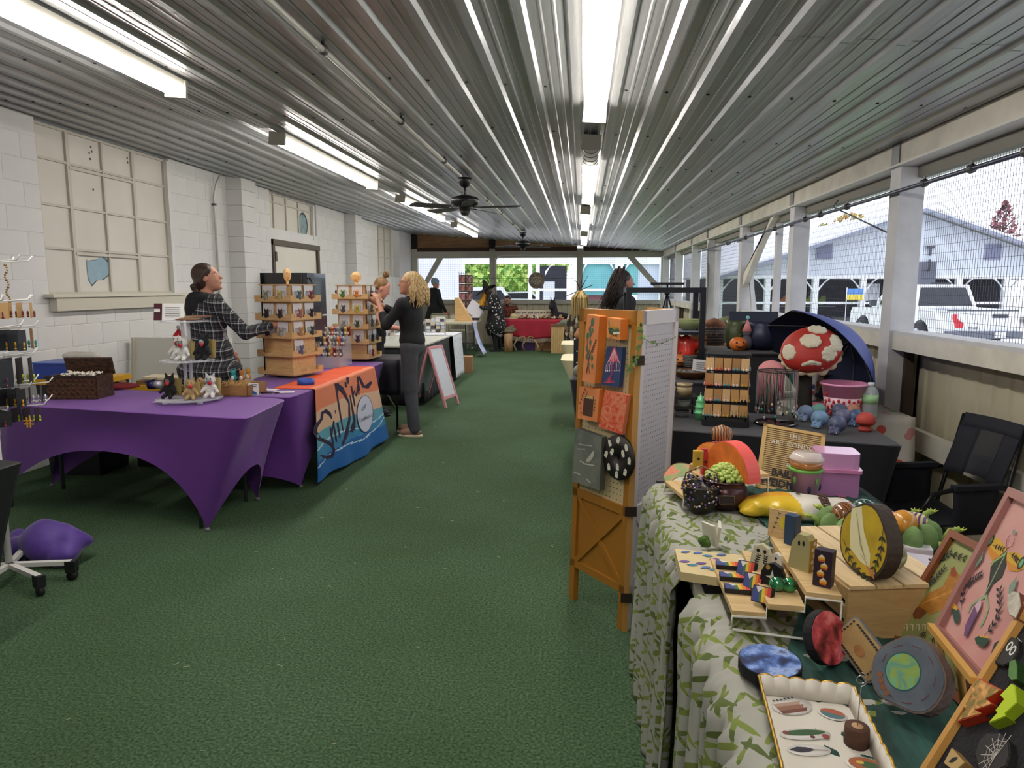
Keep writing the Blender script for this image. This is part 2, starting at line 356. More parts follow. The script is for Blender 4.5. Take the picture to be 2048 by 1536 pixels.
while x<2.1:
    for ya,yb in((YA-.1,3.1),(3.06,9.2),(9.16,15.2),(15.16,YB)):
        ps=[q for q in prof(x,4)]; ps=[(min(max(a,X0-.1),X1+.25),h) for a,h in ps]
        b=Bm(cm); dz=0 if ya in(YA-.1,9.16) else -.001
        b.grid(lambda u,v:(ps[round(u*(len(ps)-1))][0],ya+(yb-ya)*v,ceil_z(ps[round(u*(len(ps)-1))][0])+ps[round(u*(len(ps)-1))][1]+dz),len(ps)-1,1,smooth=False,flip=False)
        b.ob('ceiling_panel',ce)
    x+=4*PITCH
b=Bm(M('3A3A3A',.5,.5))
for yr in(1.3,2.5,3.95,5.05,6.25,7.5,8.8,10.1,11.4,12.7,14,15.3,16.6,17.8):
    xx=RX0-20*PITCH
    while xx<2.0:
        for dx in(.052,): 
            if xx+dx>X0: b.lathe([(.009,-.006),(.009,0)],(xx+dx,yr,ceil_z(xx+dx)),6)
        xx+=PITCH
b.ob('ceiling_screw',ce,kind='stuff')
b=Bm(M('6F7072',.9)); b.hexa([(X0-.2,YA,ceil_z(X0-.2)+.06),(X1+.25,YA,ceil_z(X1+.25)+.06),(X1+.25,YB,ceil_z(X1+.25)+.06),(X0-.2,YB,ceil_z(X0-.2)+.06)]+[(X0-.2,YA,3.2),(X1+.4,YA,3.0),(X1+.4,YB,3.0),(X0-.2,YB,3.2)]); b.ob('roof_deck',ce)
# roof overhang along the open side
b=Bm(M('C9CBCC',.5,.3)); b.hexa([(X1+.2,YA,2.36),(X1+.55,YA,2.33),(X1+.55,YB+.5,2.33),(X1+.2,YB+.5,2.36),(X1+.2,YA,2.6),(X1+.55,YA,2.5),(X1+.55,YB+.5,2.5),(X1+.2,YB+.5,2.6)]); b.ob('eave',ce)
# ------------------------------------------------------------ left wall of painted blocks
w1Y=[gx(q,495,X0).y for q in(95,157,224,283,343)]; w1Z=[1.45]+[gx(157,q,X0).z for q in(499,416,330)]+[2.86]
OPEN=[(w1Y[0]-.02,w1Y[-1]+.05,1.36,2.95),(9.95,11.78,0,2.17),(9.95,11.75,2.36,2.95),(15.3,17.2,1.75,2.95),(8.7,9.1,0,3),(13.2,13.6,0,3)]
b=Bm(WHITE); ye=YA
for a,c,za,zb in (OPEN[0],(9.95,11.75,0,0),OPEN[3]):
    b.bb((X0-.25,ye,0),(X0-.008,a,2.93)); ye=c
    if za>0: b.bb((X0-.25,a,0),(X0-.008,c,za))
    else: b.bb((X0-.25,a,2.17),(X0-.008,c,2.36))
b.bb((X0-.25,ye,0),(X0-.008,YB+.1,2.93)); b.bb((X0-.3,YA,0),(X0-.25,YB,2.93)); wl_=b.ob('wall_left'); wl_['kind']='structure'
blk=[]
for r in range(15):
    z0=r*.195; y=YA-(r%2)*.2
    while y<YB:
        rects=[(y,min(y+.4,YB))]
        for a,c,za,zb in OPEN:
            if z0+.195>za+.02 and z0<zb-.02: rects=[q for ra,rb in rects for q in((ra,min(rb,a)),(max(ra,c),rb)) if q[1]-q[0]>.03]
        for ra,rb in rects: blk.append((ra,rb,z0,min(z0+.195,2.9)))
        y+=.4
blk.sort(key=lambda q:abs((q[0]+q[1])/2-5.2)); meshes={}; rest=Bm(WHITE)
def blkb(b,l,h): b.hexa([(0,.001,.001),(0,l-.001,.001),(0,l-.001,h-.001),(0,.001,h-.001),(.0045,.005,.005),(.0045,l-.005,.005),(.0045,l-.005,h-.005),(.0045,.005,h-.005)])
nb=0
for ra,rb,za,zb in blk:
    l,h=round(rb-ra,2),round(zb-za,3)
    if ra>3.9 and nb<290:
        if (l,h) not in meshes: q=Bm(WHITE); blkb(q,l,h); meshes[(l,h)]=q.me('block')
        link('block',meshes[(l,h)],wl_,(X0-.008,ra,za)); nb+=1
    else: rest.xf(Matrix.Translation((X0-.008,ra,za))); blkb(rest,l,h)
rest.ob('far_blocks',wl_,kind='stuff')
for ya in(8.7,13.2):
    for k in range(15): Bm(WHITE).bb((X0-.05,ya,k*.195+.002),(X0+.2,ya+.4,min(2.9,(k+1)*.195-.002))).ob('pilaster_block',wl_)
# painted-over steel sash windows
PANE=M('CBC7BE',.55,var=.04,vs=3); MUN=M('BBB6AA',.5)
def sash(name,Ys,Zs,jr=.1,patch=None,thick=()):
    w=setE(name); 
    Bm(PANE).bb((X0-.2,Ys[0],Zs[0]-.02),(X0-.06,Ys[-1],Zs[-1])).ob('infill_board',w)
    for i in range(len(Ys)-1):
        for j in range(len(Zs)-1): Bm(PANE).bb((X0-.06,Ys[i]+.012,Zs[j]+.012),(X0-.05,Ys[i+1]-.012,Zs[j+1]-.012)).ob('pane',w)
    for i,y in enumerate(Ys): t=.02 if (i in thick) else .011; Bm(MUN).bb((X0-.062,y-t,Zs[0]),(X0-.028,y+t,Zs[-1])).ob('muntin',w)
    for j,z in enumerate(Zs): Bm(MUN).bb((X0-.062,Ys[0],z-.011),(X0-.032,Ys[-1],z+.011)).ob('muntin',w)
    Bm(WHITE).bb((X0-.2,Ys[-1],Zs[0]-.05),(X0+.004,Ys[-1]+.06,Zs[-1])).ob('window_frame',w)
    return w
w=sash('window_1',w1Y,w1Z,thick=(1,3))
b=Bm(MUN)
for z in(w1Z[1]-.035,w1Z[3]-.035): b.bb((X0-.05,w1Y[1],z-.012),(X0-.02,w1Y[3],z+.012))
b.ob('vent_rail',w)
b=Bm(M('CDC8BA',.6)); b.bb((X0-.1,5.5,1.415),(X0+.09,7.56,1.445)); b.ob('window_sill',w)
b=Bm(M('C4BFB0',.6)); b.bb((X0-.0,5.56,1.30),(X0+.07,7.52,1.41)); b.ob('sill_box',w)
pp=Paint((X0-.046,0,0),(0,1,0),(0,0,1),.0); c=[gx(a,q,X0-.046) for a,q in((175,517),(176,521),(195,519),(201,512),(205,508),(210,516),(219,524),(222,543),(218,551),(207,560),(196,560),(184,573),(179,560))]
pp.n=Vector((1,0,0)); pp.poly([(q.y,q.z) for q in c],M('3F4A50',.8)); pp.l=.002; c2=[gx(a,q,X0-.044) for a,q in((173,519),(176,522),(194,520),(202,512),(209,518),(216,526),(219,543),(215,551),(205,559),(194,560),(184,569),(177,560))]
pp.poly([(q.y,q.z) for q in c2],M('8FA9B8',.8,var=.08,vs=20)); pp.ob('broken_pane_hole',w)
pp=Paint((X0-.048,0,0),(0,1,0),(0,0,1),.0); pp.n=Vector((1,0,0))
for a,q in((180,318),(178,306),(183,303),(254,316),(255,325),(186,379),(181,294)): c=gx(a,q,X0-.05); pp.disc(c.y,c.z,.012,M('4A443C',.9),n=7)
pp.ob('chipped_paint',w)
Ys=[gx(q,460,X0).y for q in(545,553,578,602,627)]
w2=sash('window_2',Ys,[gx(600,463,X0).z-.05,gx(600,418,X0).z,2.86]); c=gx(612,449,X0)
def round_hole(w,c,r):
    pp=Paint((X0-.047,0,0),(0,1,0),(0,0,1),0); pp.n=Vector((1,0,0)); pp.disc(c.y,c.z,r*1.12,M('39434A',.8),r*1.15); pp.l=.002; pp.disc(c.y-r*.15,c.z-.01,r,M('7E979C',.6,var=.25,vs=14)); pp.ob('broken_pane_hole',w)
round_hole(w2,c,.17)
Ys=[gx(q,500,X0).y for q in(742,748,760,772,784)]; Zs=[gx(760,q,X0).z for q in(590,545,513,478)]+[2.86]
w3=sash('window_3',Ys,Zs); round_hole(w3,gx(752,495,X0),.2)
# door in left wall
d=setE('door_1'); FR=M('4B4238',.6); 
b=Bm(FR); b.bb((X0-.1,9.95,0),(X0+.02,10.02,2.2)); b.bb((X0-.1,11.7,0),(X0+.02,11.78,2.2)); b.bb((X0-.1,9.95,2.12),(X0+.03,11.78,2.2)); b.ob('door_frame',d)
Bm(M('D0CCC2',.55,var=.03,vs=3)).bb((X0-.09,10.02,0.01),(X0-.02,11.7,2.12)).ob('door_leaf',d)
for z in(.3,1.1,1.95): Bm(M('3A332C',.5)).bb((X0-.03,10.0,z-.07),(X0+.03,10.06,z+.07)).ob('hinge',d)
Bm(STEEL).ball((X0+.03,11.6,1.0),.03,8).ob('door_handle',d)
# conduits on the left wall and ceiling
def conduit(name,pts,r,label,clamps=(),m=None,ax='x'):
    t=T(name,label,'pipe',pts[0]); o=Matrix.Translation(-Vector(pts[0])); b=Bm(m or M('B9B7B0',.45,.3)).xf(o); b.path(pts,r,8); b.ob('pipe',t)
    for c in clamps:
        q=Bm(M('5E5E5C',.5,.6)).xf(o); q.lathe([(r*1.9,-.012),(r*1.9,.012)],c,8,rot=(PI/2,0,0) if ax=='y' else None); q.bb((c[0]-.004,c[1]-.012,c[2]),(c[0]+.004,c[1]+.012,c[2]+r*3)) if ax=='y' else q.bb((c[0]-r*2,c[1]-.02,c[2]-.006),(c[0],c[1]+.02,c[2]+.006)); q.ob('clamp',t)
    return t
yq=8.33
conduit('wall_conduit',[(X0+.03,yq,.02),(X0+.03,yq,2.6),(X0+.06,yq+.02,2.75),(X0+.12,yq+.03,2.87)],.014,'thin white vertical conduit on block wall left of first pilaster',[(X0+.03,yq,q) for q in(.6,1.5,2.5)])
zc=ceil_z(-1.24)-.036
conduit('ceiling_conduit',[(-1.24,YA+.2,zc),(-1.24,7.2,zc)],.014,'thin grey conduit along ceiling ending at nearer ceiling fan',[(-1.24,q,zc) for q in(.5,2,3.4,4.85,6.35)],ax='y')
conduit('ceiling_conduit',[(-1.24,7.8,zc),(-1.24,14.5,zc)],.012,'thin grey ceiling conduit running between the two ceiling fans',[(-1.24,q,zc) for q in(9.2,10.8,12.6)],ax='y')
# ------------------------------------------------------------ back wall
wbk=setE('wall_back'); CX=[-4.42,-2.35,-.08,2.07]
BG=M('A8A69B',.6,bump=.25,bs=15,var=.08,vs=4)
for x in CX: Bm(BG).bb((x-.075,YB-.02,0),(x+.075,YB+.13,2.5)).ob('post',wbk)
Bm(BG).bb((X0,YB-.04,2.26),(X1,YB+.02,2.43)).ob('beam',wbk); Bm(BG).bb((-2.35,YB-.07,2.33),(X1,YB-.04,2.40)).ob('ledger',wbk)
Bm(BG).bb((X0,YB-.05,1.08),(X1,YB+.05,1.18)).ob('rail_cap',wbk)
osb=grain('6A482E','94704A',axis=(.6,8,8),scale=2)
for a,c in((-4.5,-2.42),(-2.28,-.15),(0,2.0)):
    b=Bm(osb); b.hexa([(a,YB+.05,2.42),(c,YB+.05,2.42),(c,YB+.08,2.42),(a,YB+.08,2.42),(a,YB+.05,ceil_z(a)),(c,YB+.05,ceil_z(c)),(c,YB+.08,ceil_z(c)),(a,YB+.08,ceil_z(a))]); b.ob('gable_board',wbk)
    Bm(M('3C2417',.8,var=.2)).bb((a,YB+.0,2.43),(c,YB+.05,2.54)).ob('gable_plank',wbk)
for x in(-4.42,-2.35): Bm(M('1C1714',.9)).bb((x-.08,YB-.02,2.43),(x+.08,YB+.05,ceil_z(x)+.0)).ob('post_head',wbk)
Bm(BG).hexa([(-4.38,YB-.03,1.30),(-4.3,YB-.03,1.22),(-3.66,YB-.03,2.26),(-3.82,YB-.03,2.26),(-4.38,YB+.05,1.30),(-4.3,YB+.05,1.22),(-3.66,YB+.05,2.26),(-3.82,YB+.05,2.26)]).ob('brace',wbk)
Bm(BG).hexa([(2.02,YB-.03,1.30),(2.02,YB-.03,1.50),(1.32,YB-.03,2.26),(1.14,YB-.03,2.26),(2.02,YB+.05,1.30),(2.02,YB+.05,1.50),(1.32,YB+.05,2.26),(1.14,YB+.05,2.26)]).ob('brace',wbk)
conduit('post_conduit',[(-2.25,YB-.1,1.2),(-2.25,YB-.1,2.2),(-2.2,YB-.1,2.3),(-2.1,YB-.1,2.33),(-.2,YB-.1,2.33)],.022,'white conduit bending from back wall post along the back beam')
def cladding(P,u,length,z0,z1,nrm,par,m=CLAD,w=.15,name='cladding_sheet'):
    """ribbed sheet from P along u"""
    P=Vector(P);u=Vector(u);n=Vector(nrm); k=0; s=0
    while s<length-.01:
        e=min(s+.9,length); pts=[]; q=s
        while q<e-.001:
            pts+=[(q,0),(q+w*.55,0),(q+w*.65,.014),(q+w*.9,.014)]; q+=w
        pts=[(min(a,e),h) for a,h in pts]+[(e,0)]
        b=Bm(m); b.grid(lambda U,V:P+u*pts[round(U*(len(pts)-1))][0]+n*pts[round(U*(len(pts)-1))][1]+Vector((0,0,z0+(z1-z0)*V)),len(pts)-1,1,smooth=False); b.ob(name,par); s=e
for a,c in zip(CX[:-1],CX[1:]): cladding((a+.07,YB+.06,0),(1,0,0),c-a-.14,0,1.08,(0,-1,0),wbk)
def wires(P,u,length,z0,z1,nrm,par,sp=.0254,sz=.0508,r=.0009):
    P=Vector(P);u=Vector(u);n=Vector(nrm);b=Bm(M('4A4C52',.4,.7)); k=int(length/sp)
    for i in range(k+1):
        q=P+u*(i*sp); b.add([q+u*s*r+n*t*r+Vector((0,0,z)) for z in(z0,z1) for s,t in((-1,-1),(1,-1),(1,1),(-1,1))],[(0,1,5,4),(1,2,6,5),(2,3,7,6),(3,0,4,7)],False)
    for i in range(int((z1-z0)/sz)+1):
        z=z0+i*sz; q=P+Vector((0,0,z)); b.add([q+u*(length*e)+n*(t*r-2*r)+Vector((0,0,s*r)) for e in(0,1) for s,t in((-1,-1),(1,-1),(1,1),(-1,1))],[(0,1,5,4),(1,2,6,5),(2,3,7,6),(3,0,4,7)],False)
    b.ob('wire_mesh',par,kind='stuff')
for a,c in zip(CX[:-1],CX[1:]): wires((a+.07,YB+.1,0),(1,0,0),c-a-.14,1.18,2.26,(0,-1,0),wbk,.0508,.0508,.0016)
# ------------------------------------------------------------ right wall: posts, rails, mesh
wr=setE('wall_right'); PY=[-2.2,.15,2.5,4.8,7.06,9.27,11.65,13.3,15.6,18.0]
TANW=M('9A8B74',.7,bump=.3,bs=20,var=.12,vs=5)
for y in PY:
    Bm(POSTW).bb((2.0,y,-.1),(2.15,y+.15,2.27)).ob('post',wr)
    Bm(M('77787A',.45,.7)).bb((1.975,y-.01,2.28),(1.985,y+.1,2.42)).ob('hanger_bracket',wr)
for a,c in zip([YA]+PY,PY+[YB]):
    if c-a<.3: continue
    Bm(WOODW).bb((1.985,a,2.275),(2.03,c,2.405)).ob('beam',wr)
Bm(M('D5D3CC',.6)).bb((1.97,YA,2.262),(2.16,YB,2.276)).ob('beam_lip',wr)
Bm(M('77746C',.7)).bb((2.1,YA,2.19),(2.16,YB,2.262)).ob('header',wr)
for a,c in zip([YA]+[y+.15 for y in PY],PY+[YB]):
    if c-a<.3: continue
    wires((2.165,a,0),(0,1,0),c-a,1.2 if not 9.3<a<9.5 else 0.0,2.22,(-1,0,0),wr,r=.0009 if a<8 else .0013)
    if 9.3<a<9.5: continue
    Bm(WOODW).bb((2.02,a,1.1),(2.06,c,1.2)).ob('rail',wr); Bm(POSTW).bb((2.02,a,1.2),(2.2,c,1.222)).ob('rail_cap',wr)
    Bm(WOODW).bb((2.06,a,.5),(2.1,c,.63)).ob('girt',wr); Bm(TANW).bb((2.04,a,-.02),(2.1,c,.16)).ob('kick_board',wr)
    for y in(a+.0,c-.04): Bm(M('4A3A30',.8)).bb((2.1,y,0),(2.15,y+.04,1.1)).ob('cleat',wr)
    cladding((2.2,a-.16 if a>YA else a,0),(0,1,0),c-a+(.16 if a>YA else 0),-.2,1.2,(-1,0,0),wr)
Bm(WOODW).hexa([(2.03,9.27,1.50),(2.03,9.27,1.66),(2.03,7.9,2.26),(2.03,8.05,2.26),(2.1,9.27,1.50),(2.1,9.27,1.66),(2.1,7.9,2.26),(2.1,8.05,2.26)]).ob('brace',wr)
Bm(POSTW).bb((2.1,8.0,1.2),(2.16,8.09,2.2)).ob('stud',wr); Bm(POSTW).bb((2.1,11.45,0),(2.16,11.6,2.2)).ob('stud',wr)
Bm(POSTW).hexa([(2.1,8.95,1.2),(2.1,9.05,1.2),(2.1,9.25,1.8),(2.1,9.25,1.65),(2.15,8.95,1.2),(2.15,9.05,1.2),(2.15,9.25,1.8),(2.15,9.25,1.65)]).ob('brace',wr)
pipe=conduit('curtain_pipe',[(1.965,YA+.3,2.1),(1.965,12.4,2.1)],.013,'long dark metal pipe clamped along the posts of the open side',[(1.965,q,2.1) for q in(-1,.9,2.1,2.9,3.45,3.9,4.4,5.6,6.2,6.6,7.6,8.9,10)],m=M('55586A',.4,.7),ax='y')
b=Bm(M('6B6E76',.4,.6)); b.path([(2.03,5.0,1.86),(2.0,6.0,2.14),(2.05,6.05,2.2)],.006); b.ob('stay_rod',wr)
b=Bm(M('8F8A86',.7))
for k in range(4):
    pts=[(1.99+.01*k,11.62+.02*k+.03*math.sin(t*3+k),2.2-t*(.45+.12*k)) for t in [i/4 for i in range(13)]]; b.path(pts,.006)
tag(b.ob('hanging_cord'),'loose grey cords hanging down the post beside the doorway gap','cord')
# ------------------------------------------------------------ wall behind the camera
wf=Bm(WHITE).bb((X0-.2,YA-.12,0),(X1+.1,YA,3.0)).ob('wall_front'); wf['kind']='structure'
# ------------------------------------------------------------ fluorescent fixtures
LENS=M('FFF9EF',.4,emit=TUBE,name='lens'); 
def fixture(x,y0,y1,label,lit0=None,tilt=0):
    zt=ceil_z(x)-.022; t=T('ceiling_light',label,'light',(x,(y0+y1)/2,zt),group='fluorescent ceiling lights'); l=(y1-y0)/2
    t.rotation_euler=(0,math.atan(.0758),0)
    b=Bm(M('C9C6BC',.5)); b.bb((-.055,-l,-.045),(.055,l,.0)); b.ob('housing',t)
    a=-l if lit0 is None else lit0-(y0+y1)/2
    b=Bm(LENS); pr=[(.062*math.cos(q),-.045-.05*math.sin(q)) for q in [PI*i/8 for i in range(9)]]
    b.grid(lambda u,v:(pr[round(v*8)][0],a+(l-.015-a)*u,pr[round(v*8)][1]),1,8,smooth=True)
    for ye in(a,l-.015): b.poly([(p,ye,q) for p,q in pr])
    b.ob('lens',t)
    for s in(-1,1):
        q=Bm(M('A9A598',.5)); q.bb((-.066,s*l-.012,-.1),(.066,s*l+.012,.0)); q.ob('end_cap',t)
    if lit0 is not None:
        g=Bm(M('B8B5AA',.3,alpha=.75)); g.grid(lambda u,v:(pr[round(v*8)][0]*.9,-l+(a+l)*u,pr[round(v*8)][1]*.95),1,8); g.ob('clear_lens',t)
        g=Bm(M('8F8C84',.3,.5))
        for k in range(6): yy=-l+(a+l)*k/6; g.path([(.06*math.cos(q),yy,-.045-.052*math.sin(q)) for q in [PI*i/8 for i in range(9)]],.003)
        g.ob('wire_guard',t)
    return t
XL=-2.42
for a,c,w in((1.75,4.15,'nearest on the left'),(5.55,8.1,'second from the camera on the left'),(9.35,12.1,'third from the camera on the left'),(13.3,15.9,'farthest on the left')):
    fixture(XL,a,c,'long lit fluorescent ceiling light, '+w+' row')
fixture(.06,1.7,4.2,'long lit fluorescent ceiling light, nearest of the center row above the aisle')
fixture(.05,5.0,8.2,'fluorescent ceiling light with a dark caged near end, second of center row',5.95)
fixture(.03,9.3,12.0,'long lit fluorescent ceiling light, third of the center row'); fixture(.02,13.3,15.95,'small distant fluorescent ceiling light, farthest of the center row')

fixture(.06,-1.9,.7,'lit fluorescent ceiling light behind the viewer, center row')  # added lamp out of view, lifts the light on the foreground
# ------------------------------------------------------------ ceiling fans
def fan(x,y,rz,label,R=.56):
    z=ceil_z(x)-.02; t=T('ceiling_fan',label,'fan',(x,y,z),rz,group='dark ceiling fans'); D=M('17181A',.4,.3)
    Bm(D).lathe([(.02,-.10),(.05,-.08),(.07,-.03),(.072,0)],n=16).ob('canopy',t)
    Bm(D).lathe([(.012,-.2),(.012,-.08)],n=8).ob('downrod',t)
    Bm(D).lathe([(0,-.34),(.045,-.34),(.06,-.33),(.06,-.3),(.115,-.285),(.145,-.265),(.15,-.225),(.135,-.2),(.08,-.185),(.03,-.17)],n=24).ob('motor',t)
    Bm(M('2A2B2E',.5,.2)).lathe([(0,-.385),(.035,-.38),(.05,-.35),(.05,-.335)],n=16).ob('switch_housing',t)
    for k in range(5):
        a=2*PI*k/5; q=Bm(D); q.xf(Matrix.Rotation(a,4,'Z')); q.box((.16,0,-.3),(.14,.035,.008)); q.ob('blade_iron',t)
        q=Bm(M('1E1D1C',.5)); q.xf(Matrix.Rotation(a,4,'Z')@Matrix.Translation((0,0,-.3))@Matrix.Rotation(.2,4,'X')); q.prism([(.17,-.05),(.3,-.06),(R-.03,-.068),(R,-.04),(R,.04),(R-.03,.068),(.3,.06),(.17,.05)],-.004,.004); q.ob('blade',t)
    return t
fan(-1.24,7.45,math.radians(-4),'dark ceiling fan with five blades, the nearer of two',.60); fan(-1.24,14.7,.4,'dark ceiling fan near the back wall, the farther of two',.6)
# ================================================================ outdoors
GZ=-.3
b=Bm(M('C4C2BE',.95,bump=.5,bs=30,var=.12,vs=.6)); b.bb((-60,YB+.12,GZ-.3),(80,140,GZ)); b.bb((2.25,-30,GZ-.3),(80,YB+.12,GZ)); g=b.ob('ground'); g['kind']='structure'
b=Bm(M('6FA03C',.95,bump=.5,bs=40,var=.2,vs=2)); b.bb((2.3,11,GZ),(9,17,GZ+.02)); b.bb((2.3,27,GZ),(9,60,GZ+.02)); g=b.ob('lawn_ground'); g['kind']='structure'
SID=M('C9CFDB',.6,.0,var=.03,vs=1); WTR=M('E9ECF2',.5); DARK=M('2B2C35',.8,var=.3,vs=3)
def frame_at(px,d,label,name,cat,z=GZ,py=575):
    p=Vector((0,0,CH))+ray(px,py)*d; return T(name,label,cat,(p.x,p.y,z),YAW)
# gabled barn seen past the truck (local x to the right, y away)
S=36/1400; t=frame_at(1822,36,'big white gabled metal barn with open bays beyond the white pickup truck','gabled_barn','barn')
zl=CH-GZ+ (575-553)*S; zp=CH-GZ+(575-428)*S; hw=382*S
b=Bm(SID); b.hexa([(-hw,0,zl),(hw,0,zl),(hw,.1,zl),(-hw,.1,zl),(-.1,0,zp),(.1,0,zp),(.1,.1,zp),(-.1,.1,zp)]); b.ob('gable_wall',t)
for s in(-1,1):
    b=Bm(M('DDE1EA',.4,.2)); L_=30
    b.hexa([(s*(hw+.6),-.8,zl-.1),(0,-.8,zp+.12),(0,L_,zp+.12),(s*(hw+.6),L_,zl-.1),(s*(hw+.6),-.8,zl+.0),(0,-.8,zp+.25),(0,L_,zp+.25),(s*(hw+.6),L_,zl+.0)]); b.ob('roof_slope',t)
    b=Bm(M('8A8FA3',.5)); b.hexa([(s*(hw+.6),-.82,zl-.28),(0,-.82,zp-.04),(0,-.78,zp-.04),(s*(hw+.6),-.78,zl-.28),(s*(hw+.6),-.82,zl-.1),(0,-.82,zp+.12),(0,-.78,zp+.12),(s*(hw+.6),-.78,zl-.1)]); b.ob('rake_board',t)
for k in range(26):
    x=-hw+2*hw*(k+.5)/26; z=zl+(zp-zl)*(1-abs(x)/hw)
    Bm(SID).bb((x-.03,-.02,zl),(x+.03,0,z)).ob('siding_rib',t)
for px,py in((1644,504),(1979,505)):
    x=(px-1822)*S; z=CH-GZ+(575-py)*S; w_=T; f=Bm(M('8C90A8',.4)).bb((x-.42,-.06,z-.4),(x+.42,-.02,z+.4)).ob('window',t); Bm(M('6F7390',.3)).bb((x-.36,-.08,z-.34),(x+.36,-.06,z+.34)).ob('pane',f)
for x0 in np.arange(-hw,hw+.1,hw*2/8):
    Bm(WTR).bb((x0-.14,-.05,0),(x0+.14,.2,zl)).ob('post',t)
for i,x0 in enumerate(np.arange(-hw,hw-.1,hw*2/8)):
    for s,xx in((1,x0+.14),(-1,x0+hw/4-.14)): Bm(WTR).hexa([(xx,-.03,zl-.75),(xx,-.03,zl-.6),(xx+s*.7,-.03,zl),(xx+s*.55,-.03,zl),(xx,.05,zl-.75),(xx,.05,zl-.6),(xx+s*.7,.05,zl),(xx+s*.55,.05,zl)]).ob('brace',t)
    Bm(WTR).bb((x0,-.02,.95),(x0+hw/4,.04,1.07)).ob('rail',t)
Bm(WTR).bb((-hw,-.06,zl-.12),(hw,.1,zl+.05)).ob('lintel',t)
Bm(DARK).bb((-hw,7,0),(hw,7.1,zl)).ob('dark_interior',t)  # dark sheet standing in for the shade inside the open bays
Bm(M('5D606E',.6)).bb((-.95,-.14,.9),(1.15,-.03,3.1)).ob('sign_board',t)
for k,(tx,xx,zz) in enumerate((('R',-.93,3.62),('F',-.93,2.95),('T',.78,3.62),('J',.78,2.95))): put_text(tx,(xx,-.12,zz),(1,0,0),(0,0,1),.62,M('4A4C5A',.6),t,.02,bold=.03)
bx=T('feed_table','long folding table of orange and green goods inside the barn bay','table',t.location+Vector((-4,4,0)),YAW)
Bm(M('8B8E97',.6)).bb((-1.6,-.4,.7),(1.6,.4,.76)).ob('tabletop',bx)
for sx in(-1.4,1.4):
    for sy in(-.3,.3): Bm(DARK).bb((sx-.03,sy-.03,0),(sx+.03,sy+.03,.7)).ob('leg',bx)
for k,(dx,c) in enumerate(((-1.2,'D9793C'),(-.5,'E08A4A'),(.2,'A3B04E'),(.9,'8AA04A'))):
    p=bx.location+Vector((dx,0,.76)); q=T('stock_sack',('rust orange','bright orange','yellow green','leaf green')[k]+' lumpy sack on table inside the white barn','sack',p,YAW); link('sack_body',blob([('e',(0,0,.22),(.26,.2,.2),.05),('e',(.1,0,.42),(.16,.14,.16),.08)],.05,M(c,.8)),q); Bm(M('4A4030',.8)).lathe([(.05,.55),(.07,.6),(.03,.6)],(.1,0,0),8).ob('tie',q)
fb=T('two_tone_flag','small flag with a blue band over a yellow band at barn rail','flag',t.location+Matrix.Rotation(YAW,3,'Z')@Vector((-3.0,-.3,0)),YAW)
Bm(M('5A8FD6',.6)).bb((-.42,-.01,1.45),(.42,.01,1.75)).ob('blue_band',fb); Bm(M('E8D04A',.6)).bb((-.42,-.01,1.15),(.42,.01,1.45)).ob('yellow_band',fb); Bm(WTR).tube((-.43,0,0),(-.43,0,1.8),.02).ob('pole',fb)
nb_=T('notice_board','white notice board on legs between the barn posts','sign',t.location+Matrix.Rotation(YAW,3,'Z')@Vector((-1.6,.9,0)),YAW); Bm(M('D8DAE2',.6)).bb((-.45,-.03,1.1),(.45,.03,2.0)).ob('panel',nb_)
for s in(-.4,.4): Bm(DARK).bb((s-.03,-.03,0),(s+.03,.03,1.1)).ob('leg',nb_)
# pickup truck, local x to its right, y forward
tp=gy(1893,600,20.3); tk=T('pickup_truck','white crew cab pickup truck parked on gravel beyond the right wall','truck',(tp.x,tp.y,GZ),math.radians(4)); PW=M('E6EAF0',.25,coat=.5); GLS=M('2E323A',.1,.3); TIRE=M('202126',.8)
def hx(b,x0,x1,pr): # extrude a side profile (y,z) across x
    n=len(pr); b.add([(x0,p,q) for p,q in pr]+[(x1,p,q) for p,q in pr],[tuple(range(n)),tuple(range(2*n-1,n-1,-1))]+[(i,n+i,n+(i+1)%n,(i+1)%n) for i in range(n)],False); return b
def arch(c,r=.46): return [(c-r*math.cos(a),.42+r*math.sin(a)) for a in [PI*i/8 for i in range(9)]]
side=[(0,.55),(0,1.18),(1.9,1.22),(5.6,1.12),(5.75,.95),(5.78,.5),(5.3,.42)]+arch(4.75)[::-1]+[(4.2,.42),(1.7,.42)]+arch(1.2)[::-1]+[(.6,.45)]
b=Bm(PW); hx(b,0,2.0,side); b.ob('body',tk)
b=Bm(PW); b.hexa([(.08,1.75,1.2),(1.92,1.75,1.2),(1.92,4.4,1.15),(.08,4.4,1.15),(.22,2.0,1.88),(1.78,2.0,1.88),(1.78,3.5,1.9),(.22,3.5,1.9)]); b.ob('cab',tk)
b=Bm(GLS); b.hexa([(.2,1.76,1.26),(1.8,1.76,1.26),(1.8,1.9,1.26),(.2,1.9,1.26),(.34,1.955,1.8),(1.66,1.955,1.8),(1.66,2.05,1.8),(.34,2.05,1.8)]); b.ob('rear_window',tk)
for y0,y1 in((1.95,2.75),(2.85,3.75)): 
    b=Bm(GLS); b.hexa([(.06,y0,1.25),(.06,y1+.1,1.25),(.2,y1+.1,1.25),(.2,y0,1.25),(.19,y0+.12,1.78),(.19,y1-.15,1.78),(.3,y1-.15,1.78),(.3,y0+.12,1.78)]); b.ob('side_window',tk)
Bm(GLS).bb((.75,2.0,1.9),(1.25,2.2,1.95)).ob('brake_light',tk)
